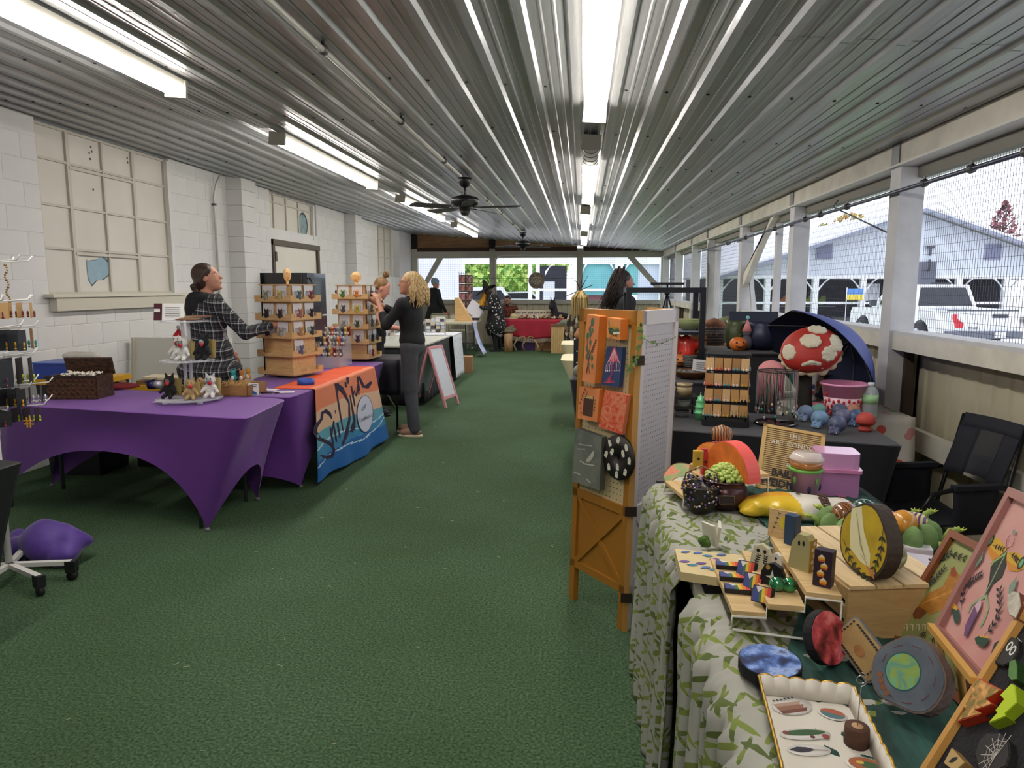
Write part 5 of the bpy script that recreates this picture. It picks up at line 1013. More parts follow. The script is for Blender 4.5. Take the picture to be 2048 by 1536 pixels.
def handp(w,d,up,s=1.0,curl=.5,side=1):
    """palm, four fingers of different length with knuckle bends, thumb off the side"""
    w=Vector(w);d=Vector(d).normalized();up=Vector(up);up=(up-d*up.dot(d)).normalized();x=d.cross(up)*side; out=[('c',tuple(w),tuple(w+d*.07*s),.024*s,.03*s,.012)]
    for i,l in enumerate((.068,.078,.072,.055)):
        b=w+d*.085*s+x*(.027-.018*i)*s; d1=(d-up*curl*.5).normalized(); d2=(d-up*curl*1.3).normalized(); m=b+d1*l*.5*s; out+=[('c',tuple(b-d*.02*s),tuple(m),.0095*s,.0085*s,.004),('c',tuple(m),tuple(m+d2*l*.5*s),.0085*s,.007*s,.004)]
    tb=w+d*.025*s+x*.028*s; tm=tb+(d*.6+x*.8).normalized()*.035*s; out+=[('c',tuple(tb),tuple(tm),.012*s,.011*s,.006),('c',tuple(tm),tuple(tm+(d-up*.4+x*.1).normalized()*.03*s),.011*s,.008*s,.004)]
    return out
def person(label,loc,rz,H,J,skin,name='person',vox=.008,top=None,bottom=None,shoes='2A2A2A',sleeve=1.0,skirt=None,head=(0,0,0),eyes=True,topfat=1.0,coat=0,curl=.6):
    s=H/1.7; t=T(name,label,'person',loc,rz)
    D=dict(pel=(0,0,.94),che=(0,0,1.27),nk=(0,-.005,1.42),hd=(0,.02,1.575),sL=(-.175,0,1.385),sR=(.175,0,1.385),eL=(-.24,0,1.1),eR=(.24,0,1.1),wL=(-.24,.08,.86),wR=(.24,.08,.86),hL=(-.09,0,.92),hR=(.09,0,.92),kL=(-.1,.02,.5),kR=(.1,.02,.5),aL=(-.1,-.02,.08),aR=(.1,-.02,.08),tL=(-.02,1,0),tR=(.02,1,0))
    D.update(J); D={k:Vector(v)*(1 if k in('tL','tR') else s) for k,v in D.items()}; P=lambda k:tuple(D[k])
    R=Euler((head[1],head[2],head[0])).to_matrix(); c=D['hd']; g=topfat
    body=headp(c,R,s)+[('c',P('nk'),tuple(c-V(0,.0,.06*s)),.05*s,.048*s,.02),('e',P('che'),(.15*s,.1*s,.17*s),.04),('e',tuple(D['che'].lerp(D['pel'],.55)),(.125*s,.09*s,.15*s),.04),('e',P('pel'),(.155*s,.105*s,.12*s),.04),('c',P('sL'),P('sR'),.055*s,.055*s,.05)]
    for q in'LR':
        body+=[('c',P('s'+q),P('e'+q),.048*s,.037*s,.02),('c',P('e'+q),P('w'+q),.037*s,.025*s,.01)]
        d=D['w'+q]-D['e'+q]; body+=handp(D['w'+q],d,J.get('u'+q,(0,-.3,1)) if abs(d.normalized().z)<.8 else (0,-1,.2),s,curl,1 if q=='L' else -1)
        body+=[('c',P('h'+q),P('k'+q),.078*s,.055*s,.03),('c',P('k'+q),P('a'+q),.055*s,.036*s,.01),('c',P('a'+q),tuple(D['a'+q]+D['t'+q].normalized()*.13*s+V(0,0,-.05*s)),.036*s,.028*s,.02)]
    link('body',blob(body,vox,M(skin,.55,name='skin')),t)
    if eyes:
        b=Bm(M('EDE9E4',.3)); 
        for q in(-1,1): b.ball(tuple(c+R@V(q*.03*s,.074*s,.012*s)),.0115*s,8)
        b.mat(M('3A2A1E',.2))
        for q in(-1,1): b.ball(tuple(c+R@V(q*.03*s,.082*s,.012*s)),.0055*s,6)
        b.ob('eyes',t); b=Bm(M('A85A55',.5)); b.lathe([(0,-.001),(.018,0),(0,.001)],tuple(c+R@V(0,.0985*s,-.057*s)),8,rot=R.to_euler(),sc=(s,.15*s,3*s)); b.ob('lips',t)
    if top:
        pr=[('e',P('che'),(.168*s*g,.122*s*g,.18*s),.05),('e',tuple(D['che'].lerp(D['pel'],.55)),(.145*s*g,.112*s*g,.17*s),.05),('e',tuple(D['pel']+V(0,0,.05*s)),(.168*s*g,.125*s*g,.1*s),.05),('c',P('sL'),P('sR'),.066*s,.066*s,.05),('c',tuple(D['nk']-V(0,0,.03*s)),tuple(D['nk']+V(0,0,.005)),.062*s,.058*s,.02)]
        if coat: pr+=[('c',tuple(D['pel']),tuple(D['pel']+V(0,0,-coat)),.15*s*g,.2*s*g,.05)]
        for q in'LR':
            if sleeve>=.95: pr+=[('c',P('s'+q),P('e'+q),.062*s,.052*s,.03),('c',P('e'+q),P('w'+q),.052*s,.04*s,.02)]
            elif sleeve>=.5: pr+=[('c',P('s'+q),P('e'+q),.06*s,.05*s,.03),('c',P('e'+q),tuple(D['e'+q].lerp(D['w'+q],(sleeve-.5)*2)),.05*s,.044*s,.02)]
            elif sleeve>0: pr+=[('c',P('s'+q),tuple(D['s'+q].lerp(D['e'+q],sleeve*2)),.06*s,.055*s,.03)]
        link('top',blob(pr,vox*1.2,top),t)
    if bottom:
        pr=[('e',P('pel'),(.168*s,.12*s,.12*s),.04)]
        for q in'LR': pr+=[('c',P('h'+q),P('k'+q),.092*s,.072*s,.03),('c',P('k'+q),tuple(D['a'+q]+V(0,0,.0)),.07*s,.058*s,.02)]
        link('trousers',blob(pr,vox*1.2,bottom),t)
    if shoes:
        for q in'LR':
            d=D['t'+q].normalized(); a=D['a'+q]; n=V(-d.y,d.x,0); yaw=math.atan2(-d.x,d.y)
            m_=blob([('e',tuple(a+d*.045*s-V(0,0,.03*s)),(.046*s,.12*s,.042*s),.02,Euler((0,0,yaw))),('e',tuple(a+d*.1*s-V(0,0,.045*s)),(.045*s,.07*s,.03*s),.02,Euler((0,0,yaw)))],.007,M(shoes,.6)); sh=link('shoe',m_,t)
            b=Bm(M('CFC3A8' if shoes!='17171A' else '222226',.6)); b.lathe([(.98,-.014),(1,0),(.96,.014)],tuple(a+d*.05*s-V(0,0,.066*s)),16,rot=(0,0,yaw),sc=(.05*s,.135*s,1)); b.ob('sole',sh)
    t['hs']=s; return t,c,R,s
def hairdo(t,prims,mat,c,R,s,vox=.008,name='hair'):
    e=R.to_euler(); out=[]
    for p in prims:
        f=lambda v:tuple(Vector(c)+R@(Vector(v)*s))
        if p[0]=='c': out.append(('c',f(p[1]),f(p[2]),p[3]*s,p[4]*s,p[5] if len(p)>5 else .01))
        else: out.append((p[0],f(p[1]),tuple(q*s for q in p[2]),p[3] if len(p)>3 else .01,e))
    return link(name,blob(out,vox,mat),t)
def hm(a,b): return ramp_noise([(.3,a),(.7,b)],14,.5,4,2,mp=(3,3,.6),bump=.5)
CAP=[('e',(0,-.022,.04),(.084,.093,.088),.02),('e',(0,-.045,-.02),(.078,.062,.075),.02)]
# blonde person touching the farther tower
bl_=gz(812,866,0); pos=Vector((-1.70,6.92,0)); rz=math.radians(82)
def loc(p,pos,rz): return Matrix.Rotation(-rz,3,'Z')@(Vector(p)-pos)
hnd=loc(gy(752,590,7.02),pos,rz); s0=1.66/1.7
t,c,R,s=person('blonde curly haired person in black top and dark jeans touching the farther card tower',pos,rz,1.66,dict(sL=(-.17,.03,1.37),sR=(.17,.03,1.37),eR=(.20,.24,1.245),wR=tuple((hnd-Vector((0,-.05,.05)))/s0*1.0),eL=(-.2,.2,1.16),wL=tuple(loc(gy(757,600,6.88),pos,rz)/s0-Vector((0,0,.03))),che=(0,.01,1.25),aL=(-.1,-.05,.08),aR=(.09,.05,.08),kL=(-.1,.0,.5),kR=(.1,.06,.5)),'C08A72',vox=.007,top=M('15151A',.85,bump=.2,bs=30),bottom=M('45464D',.85,bump=.5,bs=25,var=.2,vs=10),shoes='8A6A58',sleeve=.72,head=(.42,.08,0))
HB=hm('8A6A40','DDC08A'); hairdo(t,CAP+[('e',(0,-.05,-.06),(.1,.075,.1),.03)],HB,c,R,s)
b=Bm(HB)
for k in range(270):
    a=random.uniform(math.radians(172),math.radians(372)); el=random.uniform(-.15,1.3); r0=Vector((.085*math.cos(a)*math.cos(el),-.02+.095*math.sin(a)*math.cos(el),.035+.092*math.sin(el)))
    if a>math.radians(350) and a<math.radians(380) and False: continue
    out=Vector((math.cos(a),math.sin(a)*1.0-.2,0)); l=random.uniform(.17,.27); ph=random.uniform(0,6); pts=[]
    for i in range(9):
        u=i/8; w=.011*math.sin(ph+u*19); w2=.011*math.cos(ph+u*19); p=r0+out*(.062*math.sin(min(1,u*1.8)*PI/2)+.015*u)+V(w,w2,-u*l*(1 if el<.7 else 1.1)); pts.append(c+R@(p*s))
    b.path(pts,[.008*s]*7+[.006*s,.003*s],5)
tag(b.ob('curls',t),None,None,kind='stuff')
g=Bm(M('5A3A2A',.3))
for q in(-1,1): g.path([c+R@(V(q*.031+.021*math.cos(a),.098,.010+.017*math.sin(a))*s) for a in [2*PI*i/12 for i in range(12)]],.0018,5,closed=True); g.path([c+R@(V(q*.052,.096,.014)*s),c+R@(V(q*.078,.0,.012)*s)],.0018,5)
g.path([c+R@(V(-.01,.1,.012)*s),c+R@(V(.01,.1,.012)*s)],.0018,5); g.ob('glasses',t)
b=Bm(M('15151A',.85)); b.lathe([(.062,0),(.058,.03)],tuple(c-V(0,.02,.17)*s),14); b.ob('collar',t)
# plaid jacket person with a bun, seen from behind
pos=gy(424,800,5.4); pos.z=0; rz=math.radians(-42)
PL=plaid('131418','C9C9CA',.82,'4A4B50')
t,c,R,s=person('dark haired person with low bun in black and white plaid jacket behind near table',pos,rz,1.70,dict(eR=(.27,.2,1.14),wR=(.20,.42,1.18),eL=(-.27,.04,1.1),wL=(-.22,.22,.97),sL=(-.19,0,1.38),sR=(.19,0,1.38)),'B9826A',vox=.007,top=PL,bottom=M('1A1A1E',.9),shoes='17171A',sleeve=1.0,head=(-.62,.22,0),topfat=1.24,coat=.08)
HD=hm('1E130E','4A3224'); hairdo(t,CAP+[('e',(0,-.10,-.055),(.045,.045,.042),.01),('c',(-.02,-.125,-.07),(.03,-.12,-.04),.022,.02,.006),('c',(.03,-.10,-.09),(-.03,-.1,-.03),.02,.018,.006),('c',(.06,.03,.06),(.07,-.05,-.02),.022,.02,.02),('c',(-.06,.03,.06),(-.07,-.05,-.02),.022,.02,.02)],HD,c,R,s)
link('hood',blob([('c',(-.15,-.02,1.40),(0,-.085,1.40),.05,.06,.03),('c',(.15,-.02,1.40),(0,-.085,1.40),.05,.06,.03),('e',(0,-.11,1.33),(.11,.05,.085),.03),('c',(.12,.05,1.42),(.13,.09,1.2),.035,.02,.02),('c',(-.12,.05,1.42),(-.13,.09,1.2),.035,.02,.02)],.009,M('1C1C1F',.95,bump=.3,bs=40)),t)
q=Bm(M('B9502E',.7)); q.box((.245,.10,1.22),(.008,.045,.03),(0,.2,0)); q.ob('sleeve_patch',t)
# person with topknot, looking down
pos=gy(752,700,8.0); pos.z=0; rz=math.radians(-78)
t,c,R,s=person('person with a messy topknot in black sleeveless top looking down behind the farther tower',pos,rz,1.64,dict(hd=(0,.09,1.545),nk=(0,.02,1.42),eR=(.25,.08,1.11),wR=(.14,.34,1.06),eL=(-.24,.06,1.1),wL=(-.1,.32,1.04),tR=(0,1,0)),'CE8F7C',vox=.008,top=M('1B1B20',.9),bottom=M('16161A',.9),shoes='17171A',sleeve=0,head=(.0,-.55,0))
hairdo(t,[('e',(0,-.03,.045),(.082,.088,.082),.02),('e',(0,-.05,-.005),(.074,.055,.055),.02),('e',(0,-.04,.165),(.042,.042,.036),.012),('c',(-.03,-.03,.18),(.025,-.05,.2),.02,.016,.006),('c',(.02,-.01,.17),(.04,-.05,.19),.016,.012,.006)],hm('5A3E26','9A7448'),c,R,s)
b=Bm(M('D8D4D0',.5)); b.path([(.10,-.06,1.41),(.11,.02,1.43),(.09,.1,1.35)],.008,6); b.ob('strap',t)
# beanie person
pos=gy(871,700,17.5); pos.z=0
t,c,R,s=person('person in a grey blue beanie and black coat leaning on the cream chair',pos,math.radians(-55),1.72,dict(eR=(.27,.05,1.12),wR=(.2,.2,.9)),'B07A62',vox=.011,top=M('1A1B1F',.95),bottom=M('22242A',.9),shoes='17171A',topfat=1.25,coat=.2,eyes=False)
hairdo(t,[('e',(0,-.005,.055),(.092,.105,.09),.02),('c',(-.07,-.01,.02),(.07,-.01,.02),.035,.035,.03),('e',(0,-.05,.12),(.04,.04,.03),.03)],M('74889A',.9,bump=.4,bs=30),c,R,s,.01,'beanie'); link('hood',blob([('c',(-.12,-.04,1.43),(.12,-.04,1.43),.07,.07,.03),('e',(0,-.12,1.36),(.13,.07,.12),.04)],.012,M('17181B',.95)),t)
link('glove',blob([('e',(.2,.24,.84),(.045,.055,.05),.02)],.01,M('A8482E',.8)),t)
# witch costume person, bent over papers
pos=Vector((-2.02,16.45,0)); rz=math.radians(88)
ROBE=ramp_noise([(.0,'DAD8D4'),(.23,'C9C6C2'),(.27,'121216')],15,.85,kind='voronoi')
t,c,R,s=person('person in a black pointed witch hat and moon patterned black robe reading papers',pos,rz,1.66,dict(che=(0,.05,1.2),nk=(0,.12,1.34),hd=(0,.22,1.45),sL=(-.17,.07,1.3),sR=(.17,.07,1.3),eL=(-.24,.12,1.04),eR=(.24,.14,1.04),wL=(-.08,.36,1.07),wR=(.08,.38,1.06),kL=(-.09,.03,.5),kR=(.09,.05,.5)),'B98068',vox=.011,top=ROBE,bottom=M('101014',.9),shoes='17171A',head=(0,-.5,0),topfat=1.3,coat=.33,eyes=False)
link('hair',blob([('e',tuple(c+V(0,-.03,.0)),(.095,.1,.11),.02),('e',tuple(c+V(0,-.04,-.14)),(.08,.06,.12),.03)],.012,hm('1A1412','3A2A22')),t)
b=Bm(M('0E0E12',.85)); b.sheet(lambda u,v:tuple(c+R@V((.07+.16*v)*math.cos(2*PI*u),(.08+.19*v)*math.sin(2*PI*u)+.02,.075-.05*v*v+.02*math.sin(4*PI*u)*v)),24,5,.006); b.lathe([(.085,.07),(.075,.12),(.055,.19),(.03,.25),(.02,.27),(0,.28)],tuple(c),16,rot=(R@Euler((.25,0,0)).to_matrix()).to_euler()); b.ob('witch_hat',t)
b=Bm(M('17171A',.5)); b.path([c+V(-.02,.1,.12),c+V(-.06,.2,.26),c+V(-.03,.22,.36)],[.006,.004,.002],5); b.path([c+V(.02,-.03,.16),c+V(.03,-.06,.3),c+V(.0,-.09,.4)],[.006,.004,.002],5); b.ob('hat_antenna',t)
link('scarf',blob([('c',tuple(c+V(0,.06,-.1)),tuple(c+V(0,.14,-.42)),.07,.09,.03),('e',tuple(c+V(0,.12,-.3)),(.09,.08,.12),.03)],.014,ramp_noise([(.3,'7A3A1E'),(.5,'C98A2A'),(.7,'D9B84A')],16,.9,5,2,bump=.6)),t)
b=Bm(M('8A8C96',.85)); b.sheet(lambda u,v:((.2+.02*math.sin(u*30)*v)*math.cos(2*PI*u),.02+(.15+.04*v)*math.sin(2*PI*u),.72-.30*v-.07*math.sin(u*12)*v),30,6,.006); b.ob('skirt',t)
pp_=gy(950,617,16.3); t2=T('paper_sheets','large folded white paper sheets held in front of witch costume person','paper',pp_,.2); b=Bm(M('C9C6D0',.7)); b.box((0,0,-.02),(.36,.012,.34),(-.35,.6,.1)); b.ob('front_sheet',t2); b=Bm(M('BDB9C4',.7)); b.box((.03,.03,-.05),(.34,.01,.32),(-.25,.75,.1)); b.ob('rear_sheet',t2)
# bearded man seated behind the red table
pos=Vector((gy(1015,600,17.75).x,17.75,0))
t,c,R,s=person('bearded seated person with glasses in rust plaid shirt behind the red table',pos,PI+.15,1.74,dict(pel=(0,0,.52),che=(0,.03,.84),nk=(0,.02,1.0),hd=(0,.06,1.145),sL=(-.19,.02,.96),sR=(.19,.02,.96),eL=(-.27,.1,.72),eR=(.27,.1,.72),wL=(-.1,.34,.72),wR=(.1,.34,.72),hL=(-.09,.02,.5),hR=(.09,.02,.5),kL=(-.12,.42,.5),kR=(.12,.42,.5),aL=(-.12,.44,.09),aR=(.12,.44,.09)),'B07A66',vox=.011,top=plaid('3A1E1A','A85A3A',1.4,'7A3A26'),bottom=M('2A2C34',.9),head=(-.2,-.1,0))
hairdo(t,[('e',(0,-.02,.06),(.082,.09,.075),.02)],hm('1A120E','3A2A20'),c,R,s,.01); hairdo(t,[('e',(0,.06,-.085),(.05,.045,.045),.015),('c',(-.055,.03,-.05),(.055,.03,-.05),.02,.02,.02)],hm('1A120E','3A2A20'),c,R,s,.01,'beard')
g=Bm(M('2A2A2A',.3))
for q in(-1,1): g.path([c+R@(V(q*.031+.021*math.cos(a),.1,.010+.016*math.sin(a))*s) for a in [2*PI*i/10 for i in range(10)]],.003,5,closed=True)
g.ob('glasses',t)
ch_=T('wooden_chair','dark red chair with high back behind bearded seated person','chair',pos+V(0,.0,0),PI+.15)
Bm(M('5A2222',.7)).rbox((0,0,.40),(.46,.44,.05),.04).ob('seat',ch_); Bm(M('5A2222',.7)).box((0,-.24,.78),(.5,.04,.52),(.1,0,0)).ob('backrest',ch_)
for x in(-.2,.2):
    for y in(-.2,.2): Bm(M('2A1614',.6)).tube((x,y,0),(x,y,.38),.018).ob('leg',ch_)
# dark long haired person behind the pegboard screen
pos=Vector((gy(1243,600,6.95).x,6.95,0))
t,c,R,s=person('person with long windblown dark hair partly hidden behind the pegboard screen',pos,math.radians(-70),1.67,dict(),'B98070',vox=.010,top=M('2A2A30',.9),bottom=M('22242A',.9),head=(-.1,0,0),eyes=True)
HK=hm('120C0A','33241E'); hairdo(t,CAP+[('e',(0,-.06,-.1),(.09,.07,.13),.03)],HK,c,R,s,.009); b=Bm(HK)
for k in range(240):
    a=random.uniform(math.radians(165),math.radians(375)); el=random.uniform(-.2,1.2); r0=V(.085*math.cos(a)*math.cos(el),-.02+.09*math.sin(a)*math.cos(el),.04+.09*math.sin(el)); w=random.uniform(.05,.16)
    b.path([c+R@((r0+V(math.cos(a)*.03*math.sin(u*3),-w*u,-.30*u+.04*math.sin(u*5+k)))*s) for u in [i/6 for i in range(7)]],[.006,.006,.006,.005,.004,.003,.002],4)
tag(b.ob('hair_strands',t),None,None,kind='stuff')
# seated person at right edge (mostly out of the frame)
ps=Vector((1.80,2.02,0)); PL2=plaid('20242C','B9AF9A',.8,'4A5A6A')
t,c,R,s=person('seated person in dark plaid flannel with only elbow and knee showing at right edge',ps,math.radians(75),1.7,dict(pel=(0,0,.50),che=(0,.02,.82),nk=(0,.02,.98),hd=(0,.05,1.13),sL=(-.18,.02,.94),sR=(.18,.02,.94),eL=(-.24,.1,.70),eR=(.30,.1,.72),wL=(-.1,.34,.66),wR=(.2,.34,.64),hL=(-.09,.02,.48),hR=(.09,.02,.48),kL=(-.12,.42,.5),kR=(.14,.42,.5),aL=(-.12,.44,.09),aR=(.14,.44,.09)),'B9826A',vox=.010,top=PL2,bottom=M('23252C',.9),topfat=1.15)
hairdo(t,CAP,HD,c,R,s,.01)
st_=T('stool','plain dark stool under the seated flannel person at right edge','stool',ps+V(0,0,0)); Bm(M('2A2A2E',.5)).lathe([(0,.36),(.17,.36),(.18,.38),(.17,.4),(0,.4)],n=20).ob('seat',st_)
for k in range(4): a=k*PI/2+.7; Bm(M('2A2A2E',.5)).tube((.12*math.cos(a),.12*math.sin(a),.37),(.18*math.cos(a),.18*math.sin(a),0),.013).ob('leg',st_)
# ================================================================ right side
def pxuv(pt,x,y): q=gp(x,y,pt.o,pt.n); d=q-pt.o; return (d.dot(pt.u),d.dot(pt.v))
def crp(pts,ox,oy,s): return [(ox+x/s,oy+y/s) for x,y in pts]
OR=M('A06A1E',.5,var=.06,vs=3); ORL=M('B98A4A',.55); CR2=M('D9D0CC',.5); PEG=M('CDB98F',.7); PEGW=M('CFC6C6',.6)
stretch('far cream stretch-covered table corner at the right of the aisle',[(-.28,9.35),(1.2,9.35),(1.2,10.1),(-.28,10.1)],[(.0,9.4),(1.1,9.4),(1.1,10),(.0,10)],CRM,r=.1)
stretch('near cream stretch-covered table corner beside the black goods tables',[(-.22,7.3),(.9,7.3),(.9,8.05),(-.22,8.05)],[(.06,7.32),(.8,7.35),(.8,8),(.06,8)],CRM,r=.1)
stretch('black stretch-covered table behind the screen with a silver pumpkin on it',[(-.10,5.75),(.9,5.7),(.95,6.45),(-.06,6.5)],[(-.02,5.8),(.85,5.8),(.85,6.4),(.0,6.4)],BLKC,(.1,.3,.3,.1))
stretch('black stretch-covered table holding a wire earring rack and painted skulls',[(.12,3.84),(1.55,3.45),(1.60,4.18),(.28,4.50)],[(.2,3.9),(1.46,3.56),(1.48,4.08),(.34,4.45)],BLKC,(.04,.03,.3,.3),r=.06)
stretch('black stretch-covered side table along the aisle behind the screen',[(-.02,4.72),(.40,4.70),(.42,5.5),(.0,5.55)],[(.04,4.8),(.36,4.78),(.36,5.4),(.05,5.45)],BLKC,(.1,.3,.3,.1))
# floral cloth table
FLO=bpy.data.materials.new('floral_cloth'); FLO.use_nodes=True; nt=FLO.node_tree; pb_=nt.nodes['Principled BSDF']; pb_.inputs['Roughness'].default_value=.7; L=nt.links.new; tc=nt.nodes.new('ShaderNodeTexCoord')
vo=nt.nodes.new('ShaderNodeTexVoronoi'); vo.inputs['Scale'].default_value=11; L(tc.outputs['Object'],vo.inputs['Vector']); r1=nt.nodes.new('ShaderNodeValToRGB'); r1.color_ramp.interpolation='CONSTANT'; r1.color_ramp.elements[0].color=(1,1,1,1); r1.color_ramp.elements[1].position=.32; r1.color_ramp.elements[1].color=(0,0,0,1); L(vo.outputs['Distance'],r1.inputs[0])
r2=nt.nodes.new('ShaderNodeValToRGB'); r2.color_ramp.interpolation='CONSTANT'; e=r2.color_ramp.elements; e[0].color=(*lin('C8504A'),1); e[1].position=.25; e[1].color=(*lin('C9A23A'),1); q=e.new(.5); q.color=(*lin('7A9A5A'),1); q=e.new(.75); q.color=(*lin('C98A8A'),1)
se=nt.nodes.new('ShaderNodeSeparateColor'); L(vo.outputs['Color'],se.inputs[0]); L(se.outputs[0],r2.inputs[0]); mx=nt.nodes.new('ShaderNodeMix'); mx.data_type='RGBA'; L(r1.outputs[0],mx.inputs[0]); mx.inputs[6].default_value=(*lin('CBC6C0'),1); L(r2.outputs[0],mx.inputs[7]); L(mx.outputs[2],pb_.inputs['Base Color'])
t=T('floral_table','table under a white floral cloth between the open umbrella and black chair','table',(1.57,4.75,0)); b=Bm(FLO)
b.sheet(lambda u,v:(-.28+.64*u,-.50+1.0*v,.748+.003*math.sin(u*17+v*9)),10,12,.003); b.sheet(lambda u,v:(-.28+.66*u,-.50-.02*math.sin(u*15)*v-.03*v,.748-.30*v-.06*u*v),16,8,.003); b.sheet(lambda u,v:(.36+.03*v+.01*math.sin(u*18)*v,-.50+1.0*u,.748-.33*v),16,8,.003); b.ob('cloth',t)
Bm(M('B9B4A6',.6)).bb((-.27,-.48,.70),(.35,.48,.74)).ob('tabletop',t)
for x in(-.22,.3):
    for y in(-.4,.4): Bm(M('3A3A3E',.5)).tube((x,y,0),(x,y,.7),.014).ob('leg',t)
# ------------------------------------------------------------ three-fold pegboard screen
CORE=(.205,2.95); LN=.035
scr=T('folding_screen','three-fold pegboard screen, ochre painted outside and white inside, standing on carpet','screen',(CORE[0],CORE[1],0))
def spanel(A,C,front,frame,name,pegm,ztop,hidex=False):
    """a screen leaf from floor point A to floor point C leaning by LN at the top"""
    A=Vector((A[0],A[1],0))-scr.location;C=Vector((C[0],C[1],0))-scr.location; d=(C-A); w=d.length; u=d/w; n=Vector((u.y,-u.x,0)); up=Vector((LN,0,ztop)).normalized()
    m=Matrix((u,n,up)).transposed().to_4x4(); m.translation=A   # local x along, y outwards, z up
    fr=Bm(frame).xf(m); t_=.014
    for a,c in((0,.035),(w-.035,w)): fr.bb((a,-t_,0),(c,t_,ztop))
    for a,c in((ztop-.06,ztop),(.52,.56),(.17,.205)): fr.bb((0,-t_,a),(w,t_,c))
    f=fr.ob(name,scr)
    q=Bm(pegm).xf(m); q.bb((.03,-.004,.55),(w-.03,.004,ztop-.05)); q.ob('pegboard',f)
    h=Bm(M('3A3430',.9)).xf(m)
    for i in range(int((w-.07)/.024)):
        for j in range(int((ztop-.65)/.024)):
            x=.042+.024*i; z=.575+.024*j; h.add([(x+.003*math.cos(a),.0045,z+.003*math.sin(a)) for a in [PI*k/3 for k in range(6)]]+[(x+.003*math.cos(a),-.0045,z+.003*math.sin(a)) for a in [PI*k/3 for k in range(6)][::-1]],[tuple(range(5,-1,-1)),tuple(range(11,5,-1))],False)
    h.ob('peg_holes',f,kind='stuff')
    q=Bm(frame).xf(m); q.bb((.03,-.004,.2),(w-.03,.004,.53)); q.ob('lower_board',f)
    for s in(-1,1):
        q=Bm(frame).xf(m@Matrix.Translation((w/2,.0,.363))@Matrix.Rotation(s*math.atan2(.32,w-.07),4,'Y')); l=math.hypot(w-.07,.32); q.bb((-l/2,-.012+.001*s,-.013),(l/2,.012-.001*s,.013)); q.ob('cross_brace',f)
    return m,f,w
mL,fL,wL=spanel((-.035,3.262),CORE,1,OR,'ochre_leaf',PEG,1.405); mR,fR,wR=spanel(CORE,(.395,3.29),1,CR2,'white_leaf',PEGW,1.405); spanel((.40,3.31),(.30,3.68),1,ORL,'rear_leaf',PEG,1.40)
Bm(ORL).xf(Matrix.Translation((0,0,0))).hexa([(-.012,-.018,0),(.012,-.018,0),(.012,-.004,0),(-.012,-.004,0),(-.012+LN,-.018,1.405),(.012+LN,-.018,1.405),(.012+LN,-.004,1.405),(-.012+LN,-.004,1.405)]).ob('edge_strip',scr)
for z in(.16,.55,1.2): Bm(M('3A2E26',.5,.4)).box((LN*z/1.4,-.02,z),(.05,.012,.04)).ob('hinge',scr)
NP=-(mL.to_3x3()@Vector((0,1,0)))*-1
PLo=scr.location+mL.translation; pu=(mL.to_3x3()@Vector((1,0,0))); pn=(mL.to_3x3()@Vector((0,1,0))); pv=(mL.to_3x3()@Vector((0,0,1)))
if pn.dot(Vector((0,-1,0)))<0: pn=-pn
def canvas(px4,depth,face,side,label,name='canvas',fn=None):
    """a painting on the ochre leaf; px4 = TL,TR,BR,BL of the front face in the photo"""
    o=PLo+pn*(.014+depth); pt=Paint(o,pu,pv); pt.n=pn; P=[pxuv(pt,*q) for q in px4]; c=(sum(p[0] for p in P)/4,sum(p[1] for p in P)/4); O=PLo+pu*c[0]+pv*c[1]+pn*.016
    t=T(name,label,'painting',O); F=lambda x,y,h:tuple((pu*(x-c[0])+pv*(y-c[1])+pn*h)); b=Bm(side); q=[P[3],P[2],P[1],P[0]]
    b.hexa([F(*p,0) for p in q]+[F(*p,depth) for p in q]); b.mat(face); b.hexa([F(*p,depth) for p in q]+[F(*p,depth+.001) for p in q]); b.ob('canvas_body',t)
    pt=Paint(pu*(-c[0])+pv*(-c[1])+pn*(depth+.001),pu,pv,.0008); pt.n=pn; w_=Paint(o,pu,pv); w_.n=pn; pt.c=lambda x,y:pxuv(w_,x,y)
    if fn: fn(pt); pt.ob('painted_design',t)
    return t
GR=M('4E6A4E',.6); BRN=M('4A2E1E',.7); OC=M('CE7228',.55,var=.12,vs=14); OCS=M('D98450',.6,var=.1,vs=10)
def d1(p):
    C=lambda l:[p.c(*q) for q in crp(l,1100,560,7.68)]
    for k,l in enumerate(([(480,1440),(500,1250),(520,1000),(510,760),(540,640)],[(520,1440),(500,1300),(480,1150),(470,900)],[(470,1420),(520,1150),(580,980)])): p.stroke(C(l),.004,BRN)
    for x,y,s in((545,650,.017),(510,760,.013),(480,860,.015),(520,830,.013),(470,1050,.013),(500,1120,.012),(470,1180,.012),(550,1200,.013),(500,1300,.012),(560,1330,.011),(520,960,.012),(550,780,.010)): u,v=p.c(1100+x/7.68,560+y/7.68); p.disc(u,v,s*.7,GR,s*1.1,n=10)
    a,b_=p.c(1177,688),p.c(1176,700); p.sprig(C([(540,1150),(600,950)]),.012,BRN,6)
canvas([(1160,629),(1184,634),(1178,768),(1153,762)],.045,OCS,OC,'tall orange painting of a green leafed branch, top left on ochre screen leaf',fn=d1)
def d2(p):
    C=lambda l:[p.c(*q) for q in crp(l,1120,580,4.04)]
    p.poly(C([(350,300),(410,305),(415,365),(352,360)]),M('A8862E',.6)); p.poly(C([(330,310),(370,315),(380,370),(345,365)]),M('2E4A2A',.6)); p.poly(C([(370,345),(425,345),(425,362),(372,366)]),M('E0D8C0',.6)); p.poly(C([(350,330),(415,318),(425,345),(365,350)]),M('4A5A3E',.6))
    p.sprig(C([(335,390),(380,372),(400,375)]),.008,BRN,5); p.sprig(C([(330,250),(345,300)]),.007,GR,4)
